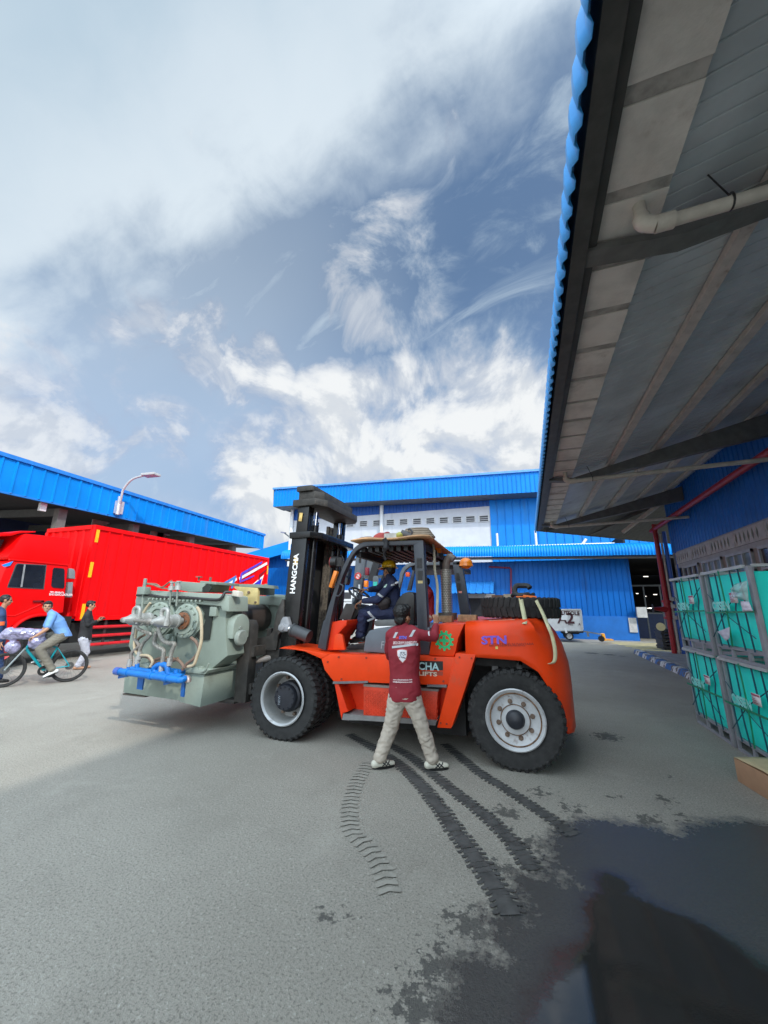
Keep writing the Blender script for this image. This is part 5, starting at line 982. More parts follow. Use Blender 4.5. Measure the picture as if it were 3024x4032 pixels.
b = B(); c = q2(52, 1020, YB1); dd = (q2(610, 1098, YB1)-q2(62, 1020, YB1)).normalized(); b.cyl(c-dd*.03, c+dd*.05, .05, seg=10); b.out('end_cap', mat('violet_blue_cap', (.06, .12, .42), .4), mf)
b = B(); c = q2(690, 1082, YB1+.08); b.tube([c+V((-.05, 0, 0)), c, c+V((.02, 0, -.05))], .035, 10, smooth=3); b.out('elbow', mat('worn_bronze_elbow', (.30, .24, .22), .4, metal=.5), mf)
# ================================================================== red truck
XT = -13.0
qc, qt = (lambda x, y, X=XT: aX(.2532*x, 2050+.2532*y, X)), (lambda x, y, X=XT: aX(440+.434*x, 2200+.434*y, X))
red = mat('truck_red', (.84, .003, .004), .35, var=.05, scale=1, spec=.2)
redc = mat('container_red', (.84, .003, .005), .5, spec=.15, var=.06, scale=1, dirt=(.55, .006, .010), dirt_amt=.35, dscale=.7, streak=True)
TK = thing('box_truck', 'bright red box truck with a ribbed container, parked before the long blue shed', 'truck', (-14.2, 11, 0))
cy0, cy1 = aX(380, 2062, XT).y, aX(1062, 2190, XT).y; cz0, cz1 = 1.18, 4.18
cy0, cy1 = 8.28, 17.45
b = B(); b.corr((XT-.05, cy0+.1, cz0+.12), (0, 1, 0), (0, 0, 1), (1, 0, 0), cy1-cy0-.2, cz1-cz0-.24, .44, .05, .16)
b.corr((XT-2.4, cy0+.05, cz0+.12), (1, 0, 0), (0, 0, 1), (0, -1, 0), 2.3, cz1-cz0-.24, .38, .05, .3); b.span((XT-2.45, cy0+.06, cz0+.05), (XT-.06, cy1-.02, cz1-.02))
cn = b.out('container', redc, TK)
b = B(); 
for y in (cy0, cy1-.14): b.span((XT-.12, y, cz0), (XT+.015, y+.14, cz1))
b.span((XT-.1, cy0+.141, cz1-.13), (XT+.012, cy1-.141, cz1)); b.span((XT-.1, cy0+.141, cz0), (XT+.012, cy1-.141, cz0+.14)); b.span((XT-2.4, cy0-.02, cz1-.13), (XT-.121, cy0+.1, cz1)); b.span((XT-2.45, cy0-.02, cz0), (XT-2.3, cy0+.1, cz1-.131)); b.out('container_frame', red, cn)
yel = mat('yellow_reflector', (.85, .45, .01), .4)
for z0, z1 in ((3.62, 4.03), (2.50, 2.98), (1.22, 1.68)):
    b = B(); b.span((XT+.016, cy0+.05, z0), (XT+.022, cy0+.15, z1)); b.out('reflector', yel, cn)
for z0, z1 in ((3.3, 3.75), (2.2, 2.6)):
    b = B(); b.span((XT+.016, cy1-.12, z0), (XT+.022, cy1-.03, z1)); b.out('reflector', yel, cn)
def dec(L, m_, dx): 
    b = B(); b.prism([qt(x, y, XT+dx) for x, y in L], (.004, 0, 0)); return b.out('stripe', m_, cn)
wst, bst, lst = mat('white_stripe', (.78, .74, .72), .5), mat('violet_blue_stripe', (.10, .05, .50), .5), mat('steel_blue_stripe', (.06, .20, .52), .5)
dec([(925, 300), (1135, 172), (1135, 195), (975, 300)], wst, .015); dec([(935, 262), (1130, 150), (1125, 178), (930, 285)], lst, .018); dec([(1108, 165), (1130, 150), (1100, 268), (1080, 270)], lst, .021)
dec([(1155, 170), (1410, 28), (1410, 52), (1158, 195)], wst, .015); dec([(1178, 125), (1365, 22), (1365, 40), (1180, 150)], bst, .018); dec([(1170, 135), (1185, 128), (1175, 215), (1158, 215)], bst, .021); dec([(1180, 195), (1295, 148), (1290, 162), (1180, 212)], bst, .018)
dec([(1268, 240), (1380, 145), (1350, 245)], wst, .015); dec([(1280, 238), (1362, 178), (1348, 243)], mat('royal_blue_panel', (.03, .02, .50), .5), .021); dec([(1335, 150), (1408, 88), (1408, 100), (1350, 160), (1340, 195), (1330, 195)], mat('dark_red_line', (.25, .0, .005), .5), .018)
# cab
XC = XT+.02
cab = [(1062, 690), (600, 655), (230, 612), (140, 640), (60, 800), (-20, 1010), (-60, 1180), (-70, 1720), (100, 1720), (180, 1640), (300, 1560), (500, 1480), (700, 1455), (985, 1430)]
b = B(); b.prism([qc(x, y, XC) for x, y in cab], (-2.35, 0, 0)); cb = b.out('cab', red, TK, bev=.03)
b = B(); b.prism([qc(x, y, XC-.06) for x, y in [(1074, 272), (420, 205), (360, 222), (300, 300), (120, 560), (150, 600), (600, 650), (1058, 684)]], (-2.2, 0, 0)); b.prism([qc(x, y, XC-.1) for x, y in [(560, 165), (330, 158), (160, 190), (0, 186), (-300, 200), (-300, 260), (0, 240), (180, 236), (330, 190), (560, 182)]], (-2.1, 0, 0)); b.out('wind_deflector', red, cb, bev=.03)
b = B(); b.prism([qc(x, y, XC-.5) for x, y in [(-60, 300), (70, 295), (0, 430), (-90, 470)]], (-1.2, 0, 0)); b.out('roof_lamp', black, cb)
gm = mat('cab_glass', (.015, .018, .026), .08, spec=.8, var=.5, scale=1)
b = B(); b.prism([qc(x, y, XC+.008) for x, y in [(112, 1040), (120, 1000), (240, 690), (270, 665), (725, 688), (722, 720), (682, 1068)]], (.006, 0, 0)); b.out('window_rubber', mat('grey_rubber', (.06, .06, .065), .6), cb)
b = B(); b.prism([qc(x, y, XC+.016) for x, y in [(128, 1025), (262, 690), (290, 678), (708, 702), (666, 1054)]], (.006, 0, 0)); b.out('door_window', gm, cb)
b = B(); b.prism([qc(x, y, XC+.024) for x, y in [(372, 680), (398, 682), (345, 1035), (318, 1033)]], (.006, 0, 0)); b.out('window_divider', mat('grey_alu', (.28, .28, .28), .5), cb)
b = B(); b.prism([qc(x, y, XC+.012) for x, y in [(840, 732), (985, 742), (1004, 770), (1000, 1030), (980, 1055), (820, 1040), (795, 1010), (820, 760)]], (.008, 0, 0)); b.out('rear_window', gm, cb)
b = B(); b.prism([qc(x, y, XC+.01) for x, y in [(0, 770), (20, 680), (90, 640), (150, 640), (120, 740), (0, 960), (-20, 960)]], (-2.2, 0, 0)) if 0 else None
b.prism([qc(x, y, XC-.08) for x, y in [(130, 655), (60, 810), (-15, 1000), (-40, 1000), (40, 800), (110, 655)]], (-2.1, 0, 0)); b.out('windscreen', mat('windscreen_glass', (.10, .16, .24), .08, spec=.8), cb)
b = B(); b.prism([qc(x, y, XC+.03) for x, y in [(20, 690), (200, 630), (150, 700), (60, 720)]], (.02, 0, 0)); b.out('wind_visor', mat('blue_visor', (.02, .25, .70), .3), cb)
b = B(); b.bar(qc(515, 1255, XC+.03), qc(680, 1252, XC+.03), .03, .05); b.bar(qc(640, 1275, XC+.03), qc(680, 1262, XC+.03), .03, .08); b.out('door_handle', mat('dark_red_handle', (.20, .01, .012), .4), cb)
b = B(); b.tube([qc(0, 1480, XC+.005), qc(230, 1478, XC+.005), qc(420, 1400, XC+.005), qc(640, 1300, XC+.005)], .016, 6); b.out('body_crease', red, cb); b = B(); b.tube([qc(140, 605, XC+.01), qc(430, 632, XC+.01), qc(1062, 692, XC+.01)], .028, 8); b.out('drip_rail', red, cb); b = B(); b.tube([qc(720, 700, XC+.0), qc(690, 1080, XC), qc(640, 1250, XC), qc(700, 1430, XC)], .008, 5) if 0 else None
b.tube([qc(60, 1790, XC+.02), qc(180, 1690, XC+.02), qc(330, 1560, XC+.02), qc(520, 1478, XC+.02), qc(760, 1455, XC+.02)], .05, 8, smooth=4); b.out('body_moulding', red, cb)
b = B(); b.text('TURBO', qc(772, 1138, XC+.004), (0, 1, 0), (0, 0, 1), .10, bold=.004, sx=1.1); b.text('INTERCOOLER', qc(762, 1160, XC+.004), (0, 1, 0), (0, 0, 1), .085, bold=.004, sx=1.1); b.out('lettering', mat('pinkish_white', (.80, .62, .62), .5), cb)
b = B(); b.prism([qc(x, y, XC-.02) for x, y in [(1076, 740), (1150, 752), (1168, 790), (1170, 905), (1076, 895)]], (-.3, 0, 0)); b.prism([qc(x, y, XC-.06) for x, y in [(1062, 960), (1138, 955), (1118, 1195), (1045, 1190)]], (-.25, 0, 0)); b.out('air_intake', mat('grey_plastic', (.22, .22, .23), .6), cb, bev=.01)
b = B(); b.span((XT-2.0, 7.6, .5), (XT-.4, cy1-.3, 1.1)); b.span((XT-2.2, 7.75, .6), (XT-.15, 8.2, 1.3)); b.span((XT-1.9, 5.2, .45), (XT-.2, 7.6, 1.2)); b.out('chassis', und, TK)
b = B(); b.span((XT-2.2, 4.5, .35), (XT+.0, 5.2, .9)); b.out('bumper', red, TK, bev=.03)
for yy in (6.55, 14.3, 15.6):
    for x in (XT-.02, XT-2.2):
        b = B(); tyre_mesh(b, (x-.14, yy, .5), (1, 0, 0), .5, .28, .28, 26); w = b.out('wheel', blackr, TK, merge=False); b = B(); b.lathe((x, yy, .5), (-1, 0, 0), [(.29, .0), (.27, .02), (.20, .05), (.10, .04), (.09, .0), (.0, -.01)], 28); b.out('rim', mat('red_wheel_rim', (.40, .02, .02), .5), w)
for z in (.96, .69, .43):
    b = B(); b.cyl((XT-.03, 8.7, z), (XT-.03, 13.2, z), .05, seg=12); b.out('side_rail', mat('rail_red', (.62, .015, .02), .35), TK)
b = B()
for y in (9.2, 11, 12.9): b.span((XT-.12, y, .36), (XT-.081, y+.08, 1.17))
b.out('rail_post', mat('dark_post', (.05, .03, .03), .6), TK)
# ================================================================== teal crates, box, trailer, pallet truck
teal = mat('teal_bag', (.01, .97, .82), .45, var=.03, scale=2.5, bump=.25, bscale=7)
cg = mat('crate_grey', (.30, .305, .33), .55, var=.1)
cgl = mat('pale_crate_rim', (.47, .49, .49), .5)
gstr = mat('green_band', (.01, .25, .12), .5)
dstr = mat('dark_band', (.01, .08, .12), .5)
XK = 2.35; CW, CH = 1.20, 1.10
def make_crate(seed=0):
    # built at the origin corner: front lower far corner; runs towards -Y, depth +X
    rd = random.Random(seed); r = thing('bulk_crate', '', 'crate')
    t = .035
    for p, q in (((0, -t, 0), (t, 0, CH)), ((1.05, -t, 0), (1.05+t, 0, CH)), ((-.012, -CW, .0), (.03, -CW+.07, CH-.02)), ((1.05, -CW, 0), (1.09, -CW+.07, CH-.02))): b = B(); b.span(p, q); b.out('post', cg, r, bev=.004)
    b = B()
    for z in (.0, .13): b.span((.0, -CW+.096, z), (t-.004, -t-.001, z+t)); b.span((1.056, -CW+.096, z), (1.085, -t-.001, z+t))
    b.span((t+.001, -t+.002, .13), (1.049, -.003, .165)); b.span((t+.001, -CW+.003, .13), (1.049, -CW+t, .165))
    for k in range(1, 3): y = -CW*k/3; b.span((.003, y-.03, t+.001), (t-.006, y+.03, .129))
    b.out('base_frame', cg, r)
    b = B(); b.bar((-.012, -.0, CH-.02), (-.012, -CW+.1, CH-.02), .04, .035); b.bar((1.05, 0, CH-.02), (1.05, -CW, CH-.02), .04, .035); b.bar((.02, .0, CH-.018), (1.05, .0, CH-.018), .035, .03); b.bar((.02, -CW, CH-.018), (1.05, -CW, CH-.018), .035, .03); b.ball((-.012, .0, CH-.02), .03, 10); b.out('top_rim', cgl, r)
    # bulging bag
    def bag(u, v, s):
        bu = (1-abs(2*u-1)**6)*(1-abs(2*v-1)**5); n = mnoise.noise(V((u*4+seed, v*4, s)))*.012+mnoise.noise(V((u*11+seed, v*9, s+3)))*.005
        return .012+.0*bu-n*bu-.035*bu*(1-v)
    b = B(); z0, z1 = .17, CH-.07; ya, yb = -.04, -CW+.1
    b.grid(lambda u, v: V((.02+bag(u, v, 0)*1.0, ya+(yb-ya)*u, z0+(z1-z0)*v)), 26, 26)
    b.span((.06, -CW+.06, .17), (1.04, -.045, CH-.08)); b.out('bag', teal, r)
    b = B()
    for k in range(5):
        y = ya+(yb-ya)*(k+.7)/5.4; pts = []
        for j in range(9):
            v = j/8; pts.append(V((-.012-.026*sin(pi*(1-v)*.95)**1.0 if v < .6 else -.012-.010*(1-v), y-.05*sin(pi*v)*(.3+.25*k)*.5-.05*(1-v)*.6, z0-.02+(z1-z0+.05)*v)))
        if k == 2: continue
        b.tube(pts, .009, 5)
    b.tube([(-.03, ya, .25), (-.035, (ya+yb)/2, .62), (-.012, yb, CH-.2)], .006, 5); b.tube([(-.012, ya, CH-.3), (-.035, (ya+yb)/2, .52), (-.03, yb, .30)], .005, 5); b.out('tie_band', dstr, r)
    b = B(); b.bar((-.043, .0, .56), (-.043, -CW, .585), .008, .022); pts = [V((-.035-.012*sin(pi*v), ya+(yb-ya)*.47-.06*sin(pi*v), z0+(z1-z0+.05)*v)) for v in [i/8 for i in range(9)]]; b.tube(pts, .009, 5); b.out('green_band', gstr, r)
    b = B(); b.text('OSSEN', (-.052, -.24, .60), (0, -1, 0), (0, 0, 1), .14, bold=.008, sx=1.1); b.text('www', (-.052, -.42, .44), (0, -1, 0), (0, 0, 1), .10, bold=.006, sx=1.3) if 0 else None
    b.out('lettering', mat('faded_white_print', (.30, .82, .74), .6), r)
    b = B(); b.quad((-.046, -.74, .68), (-.046, -.92, .68), (-.046, -.92, .80), (-.046, -.74, .80)); lb = b.out('label', mat('white_label', (.80, .76, .77), .5), r, solid=.003)
    b = B(); b.quad((-.051, -.745, .775), (-.051, -.915, .775), (-.051, -.915, .795), (-.051, -.745, .795))
    for k in range(3): b.quad((-.051, -.75, .70+.022*k), (-.051, -.87+.03*k, .70+.022*k), (-.051, -.87+.03*k, .706+.022*k), (-.051, -.75, .706+.022*k))
    b.out('label_print', mat('dull_red_print', (.45, .10, .14), .6), lb)
    return r
proto = make_crate(1); GR = 'teal bulk crates stacked by the warehouse'
spots = [((XK, 7.86, 0), 'teal crate on the ground at the far end, under another crate'), ((XK-.02, 7.86, CH+.0), 'upper far teal crate with a plain printed front and no plastic bag'), ((XK, 6.58, 0), 'near teal crate on the ground, just behind the cardboard box'), ((XK-.02, 6.58, CH+.0), 'upper near teal crate with a torn clear plastic bag on its front')]
for i, (loc, lab) in enumerate(spots):
    o = proto if i == 0 else copy_tree(proto); o.location = loc; tag(o, lab, 'crate', GR)
plm = mat('clear_plastic', (.70, .88, .86), .15, alpha=.55, spec=.8, var=.2, bump=.5, bscale=14)
def sheet(pts, Xp, nm, m_, lab, cat, n=10, amp=.02, seed=0):
    P_ = [aX(x, y, Xp) for x, y in pts]; b = B()
    f = lambda u, v: (P_[0]*(1-u)+P_[1]*u)*(1-v)+(P_[3]*(1-u)+P_[2]*u)*v+V((-amp*(1+mnoise.noise(V((u*4+seed, v*4, 1))))*sin(pi*u)**.5*sin(pi*v)**.5, 0, 0))
    b.grid(f, n, n); o = b.out(nm, m_); return tag(o, lab, cat)
k = .2857
def kp(L): return [(2550+k*x, 2000+k*y) for x, y in L]
sheet(kp([(1190, 1050), (1370, 1000), (1395, 1290), (1150, 1230)]), XK-.08, 'plastic_bag', plm, 'torn clear plastic bag stuck to the front of the upper near teal crate', 'bag', amp=.05)
sheet(kp([(1280, 1285), (1395, 1290), (1450, 1420), (1310, 1430)]), XK-.075, 'paper_sheet', mat('white_paper', (.72, .68, .78), .7), 'white paper hanging below the torn plastic bag', 'paper', seed=4)
sheet(kp([(960, 1705), (1130, 1640), (1130, 1790), (1080, 1835)]), XK-.10, 'paper_sheet', mat('lilac_paper', (.62, .62, .72), .7), 'loose lilac white paper at the lower left of the upper near crate', 'paper', seed=7)
cb_ = thing('cardboard_box', 'open topped brown cardboard box on the asphalt in front of the crates', 'box', (2.1, 5.2, 0))
card = mat('cardboard', (.46, .27, .16), .8, var=.08); cardi = mat('pale_cardboard', (.58, .47, .27), .8, var=.1)
c0, c1 = aZ(2905, 3075), aZ(3024, 3150); hh = aX(2896, 2988, c0.x).z
u = (c1-c0).normalized(); nrm = V((-u.y, u.x, 0)); nrm = nrm if nrm.x > 0 else -nrm; b = B(); L = 1.0
A = [c0, c0+u*L, c0+u*L+nrm*.7, c0+nrm*.7]
b.loft([A, [p+V((0, 0, hh)) for p in A]]); b.out('carton', card, cb_, bev=.004)
b = B(); top = [p+V((0, 0, hh+.003)) for p in A]; b.grid(lambda s, t: top[0]*(1-s)*(1-t)+top[1]*s*(1-t)+top[2]*s*t+top[3]*(1-s)*t+V((0, 0, .02*(1-t)*sin(pi*s)+.05*t+.01*mnoise.noise(V((s*9, t*9, 3))))), 14, 10); b.out('flap', cardi, cb_, solid=.004)
# trailer with painted board
Yt_ = 22.8; qz = lambda x, y, Y=Yt_: aY(1800+.4822*x, 1850+.4822*y, Y)
TR = thing('trailer', 'small white boarded trailer marked OUTSOLE A2 by the blue factory wall', 'trailer', qz(950, 1390))
b = B(); pn = [qz(740, 1142), qz(1010, 1140), qz(1027, 1312), qz(740, 1312)]; b.prism(pn, (0, 1.4, 0)); b.out('board', mat('worn_white_board', (.66, .66, .66), .6, var=.06, dirt=(.45, .43, .40), dirt_amt=.12, dscale=2), TR, bev=.02)
b = B(); z0, z1 = pn[2].z, pn[1].z; xr_ = pn[1].x
b.bar(pn[0]+V((0, -.02, 0)), pn[1]+V((0, -.02, 0)), .06, .06); b.bar(pn[3]+V((0, -.02, 0)), pn[2]+V((0, -.02, 0)), .06, .06); b.bar(pn[1]+V((0, -.02, -.04)), pn[2]+V((0, -.02, .04)), .06, .06); b.out('board_frame', mat('grey_white_frame', (.52, .53, .54), .5), TR)
dp = mat('dark_maroon_paint', (.06, .012, .02), .6); b = B()
b.text('OUTSOLE', qz(818, 1180, Yt_-.03), (1, 0, -.02), (0, 0, 1), .26, bold=.008, sx=.93); b.text('A', qz(822, 1252, Yt_-.03), (1, 0, 0), (0, 0, 1), .68, bold=.014); b.text('2', qz(896, 1252, Yt_-.03), (1, 0, 0), (0, 0, 1), .74, bold=.022); b.text('ALL', qz(905, 1268, Yt_-.03), (1, 0, 0), (0, 0, 1), .15, bold=.003); b.text('A', qz(982, 1185, Yt_-.03), (1, 0, 0), (0, 0, 1), .17); b.text('A', qz(990, 1270, Yt_-.03), (1, 0, 0), (0, 0, 1), .17); b.out('lettering', dp, TR)
b = B(); b.prism([qz(848, 1188, Yt_-.035), qz(902, 1186, Yt_-.035), qz(904, 1226, Yt_-.035), qz(850, 1226, Yt_-.035)], (0, .004, 0)); b.out('paper', whitem, TR)
gz = qz(915, 1392).z
for dy in (.1, 1.2):
    b = B(); c = qz(916, 1358, Yt_); c.y += dy; r = c.z-gz; tyre_mesh(b, c, (0, -1, 0), r, .18, r*.6, 22); w = b.out('wheel', blackr, TR, merge=False); b = B(); b.lathe(c+V((0, -.09, 0)), (0, 1, 0), [(r*.62, .0), (r*.5, .01), (r*.45, .05), (r*.2, .03), (.0, .02)], 20); b.out('rim', rimm, w)
b = B(); b.bar(qz(860, 1322), qz(1030, 1322), .1, .12); b.span(qz(860, 1340)+V((0, .2, 0)), qz(1000, 1322)+V((0, 1.2, 0))); b.out('chassis', und, TR)
b = B(); b.bar(qz(1030, 1318), qz(1172, 1342), .06, .06); b.bar(qz(1062, 1318, Yt_-.05), qz(1072, 1362, Yt_-.05), .1, .02); b.out('drawbar', mat('grey_drawbar', (.20, .21, .22), .5), TR)
b = B(); b.bar(qz(882, 1290, Yt_-.06), qz(893, 1332, Yt_-.06), .1, .05); b.out('latch', whitem, TR)
# yellow pallet truck
PJ = thing('pallet_truck', 'small yellow orange hand pallet truck at the end of the blue factory wall', 'pallet truck', qz(1200, 1396))
py_ = mat('pallet_truck_yellow', (.80, .36, .03), .5); c = qz(1196, 1392)
b = B(); b.prism([qz(1178, 1340), qz(1205, 1338), qz(1215, 1385), qz(1222, 1396), qz(1196, 1398), qz(1192, 1370)], (0, .5, 0)); b.out('body', py_, PJ, bev=.02)
b = B(); b.span((c.x+.1, c.y, gz+.06), (c.x+.45, c.y+.16, gz+.11)); b.span((c.x+.1, c.y+.36, gz+.06), (c.x+.45, c.y+.52, gz+.11)); b.out('fork', py_, PJ)
b = B(); b.cyl(qz(1180, 1380), qz(1180, 1380)+V((0, .2, 0)), .14, seg=16); b.out('wheel', black, PJ)
b = B(); b.tube([qz(1175, 1345), qz(1135, 1335)], .03, 8); b.out('handle', mat('grey_handle', (.4, .42, .45), .5), PJ)
# dark pallets by the doorway, with the small motor of a cart
p0 = aY(2608, 2530, 20.5)
pal = mat('dark_plastic_pallet', (.025, .025, .03), .6)
b = B(); b.span((0, 0, .066), (1.0, 1.0, .142))
for x in (.02, .45, .88): b.span((x, .02, 0), (x+.1, .98, .0655))
first = b.out('pallet', pal); names = ['lowest', 'second lowest', 'third', 'fourth', 'fifth', 'topmost']
for k in range(6):
    o = first if k == 0 else copy_tree(first); o.location = (p0.x+.02*(k % 2), 20.5, .003+.145*k)
    tag(o, names[k]+' dark pallet in the stack beside the red fire main', 'pallet', 'dark pallets stacked in the doorway')
c = aY(2602, 2468, 20.4); b = B(); b.cyl(c, c+V((0, .03, 0)), .17, seg=20); tag(b.out('round_sign', mat('pale_yellow_disc', (.70, .62, .35), .5)), 'small round cream yellow sign in the dark doorway left of the red pipe', 'sign')
# ================================================================== people
DG = bpy.context.evaluated_depsgraph_get
def aP(x, y, p0, n): r = sight(x, y); n = V((n[0], n[1], 0)); return V((0, 0, HC))+r*((vv(p0)-V((0, 0, HC))).dot(n)/r.dot(n))
class Blob:
    """a union of rounded solids, fused into one continuous skin"""
    def __init__(s): s.b = B()
    def cap(s, p, q, r0, r1, seg=14):
        p, q = vv(p), vv(q); d = q-p; L = d.length
        if L < 1e-5: s.b.ball(p, r0, seg); return s
        d.normalize(); rings = []
        for i in range(1, 5): a = -pi/2+i*pi/8; rings.append((p+d*r0*sin(a), r0*cos(a)))
        for i in range(0, 4): a = i*pi/8; rings.append((q+d*r1*sin(a), r1*cos(a)))
        s.b.loft([s.b.ring(c, d, r, seg) for c, r in rings]); return s
    def chain(s, pts, rs):
        for a, c, r0, r1 in zip(pts, pts[1:], rs, rs[1:]): s.cap(a, c, r0, r1)
        return s
    def ell(s, c, r, f=None, up=None, seg=16):
        M = None
        if f is not None:
            f = vv(f).normalized(); u = vv(up or (0, 0, 1)); x = f.cross(u).normalized(); u = x.cross(f); M = Matrix((x, f, u)).transposed()
        s.b.ball(c, r, seg, M); return s
    def trunk(s, secs, seg=20):
        """secs: (centre, half width, half depth, right vector, forward vector)"""
        R = []
        for c, w, d, rx, fy in secs:
            rx, fy = vv(rx).normalized(), vv(fy).normalized()
            R.append([vv(c)+rx*w*(abs(cos(t))**.8)*(1 if cos(t) > 0 else -1)+fy*d*(abs(sin(t))**.8)*(1 if sin(t) > 0 else -1) for t in [2*pi*i/seg for i in range(seg)]])
        s.b.loft(R); return s
    def out(s, name, m, parent, vox=.009, smooth=4, wr=0., wsc=9., seed=0, stretch=.45):
        me = bpy.data.meshes.new('t'); bmesh.ops.recalc_face_normals(s.b.bm, faces=s.b.bm.faces); s.b.bm.to_mesh(me); s.b.bm.free()
        o = bpy.data.objects.new('t', me)
        r = o.modifiers.new('r', 'REMESH'); r.mode = 'VOXEL'; r.voxel_size = vox
        k = o.modifiers.new('k', 'SMOOTH'); k.iterations = smooth; k.factor = .5
        nm = baked(o); bpy.data.objects.remove(o); bpy.data.meshes.remove(me)
        if wr:
            nrm_ = [v.normal.copy() for v in nm.vertices]
            for v, nv_ in zip(nm.vertices, nrm_):
                q = v.co.copy(); n1 = mnoise.noise(V((q.x*wsc+seed, q.y*wsc, q.z*wsc*stretch*2.2+2*mnoise.noise(q*4)))); n2 = abs(mnoise.noise(V((q.x*wsc*.8, q.y*wsc*.8+seed, q.z*wsc*1.7+n1))))
                v.co = q+nv_*(wr*(n1*.6-n2*1.1+.25))
        for p in nm.polygons: p.use_smooth = True
        nm.materials.clear(); nm.materials.append(m); nm.name = name; ob = bpy.data.objects.new(name, nm); S.collection.objects.link(ob); attach(ob, parent); return ob
def hand(bl, w, d, n, sgn=1, curl=.5, k=1.0, spread=1.):
    """w wrist, d direction of the hand, n palm normal, sgn: which side the thumb leaves"""
    w, d, n = vv(w), vv(d).normalized(), vv(n).normalized(); n = (n-d*n.dot(d)).normalized(); s = d.cross(n)*sgn
    for i, o in enumerate((.026, .009, -.009, -.025)): bl.cap(w+d*.015*k+s*o*.7*k, w+d*.088*k+s*o*k, .0135*k, .0115*k, 8)
    for i, (o, L) in enumerate(((.029, .92), (.010, 1.02), (-.010, .96), (-.028, .76))):
        p = w+d*.088*k+s*o*k; a = curl*.55; dd = (d+s*o*1.6*spread).normalized(); r = .0092*k
        for j, seg in enumerate((.042, .028, .022)):
            a_ = a+curl*.75*j; q = p+(dd*cos(a_)+n*sin(a_))*seg*L*k; bl.cap(p, q, r, r*.92, 8); p = q; r *= .92
    t0 = w+d*.028*k+s*.024*k; t1 = t0+(d*.55+s*.75+n*.35).normalized()*.042*k; t2 = t1+(d*.8+s*.25+n*(.3+.4*curl)).normalized()*.034*k; t3 = t2+(d*.8-s*.1+n*(.3+.6*curl)).normalized()*.024*k
    bl.cap(t0, t1, .0145*k, .0115*k, 8); bl.cap(t1, t2, .011*k, .010*k, 8); bl.cap(t2, t3, .010*k, .0088*k, 8)
def head(bl, c, f, up=(0, 0, 1), k=1.0):
    f, up = vv(f).normalized(), vv(up); x = f.cross(up).normalized(); up = x.cross(f)
    P_ = lambda a, b_, z: vv(c)+(x*a+f*b_+up*z)*k
    E = lambda a, b_, z, r: bl.ell(P_(a, b_, z), tuple(q*k for q in r), f, up)
    E(0, -.012, .028, (.076, .096, .088)); E(0, .022, -.035, (.062, .066, .075)); E(0, .045, -.078, (.038, .04, .032)); E(0, .07, .022, (.056, .022, .014))
    bl.cap(P_(0, .086, .012), P_(0, .104, -.022), .0085*k, .013*k, 8); E(-.010, .093, -.026, (.009, .009, .008)); E(.010, .093, -.026, (.009, .009, .008))
    E(0, .084, -.050, (.024, .012, .007)); E(0, .081, -.062, (.021, .013, .008))
    for s in (-1, 1):
        E(s*.038, .062, -.02, (.022, .018, .02)); E(s*.080, -.012, -.008, (.011, .024, .034))
    return P_, x, up
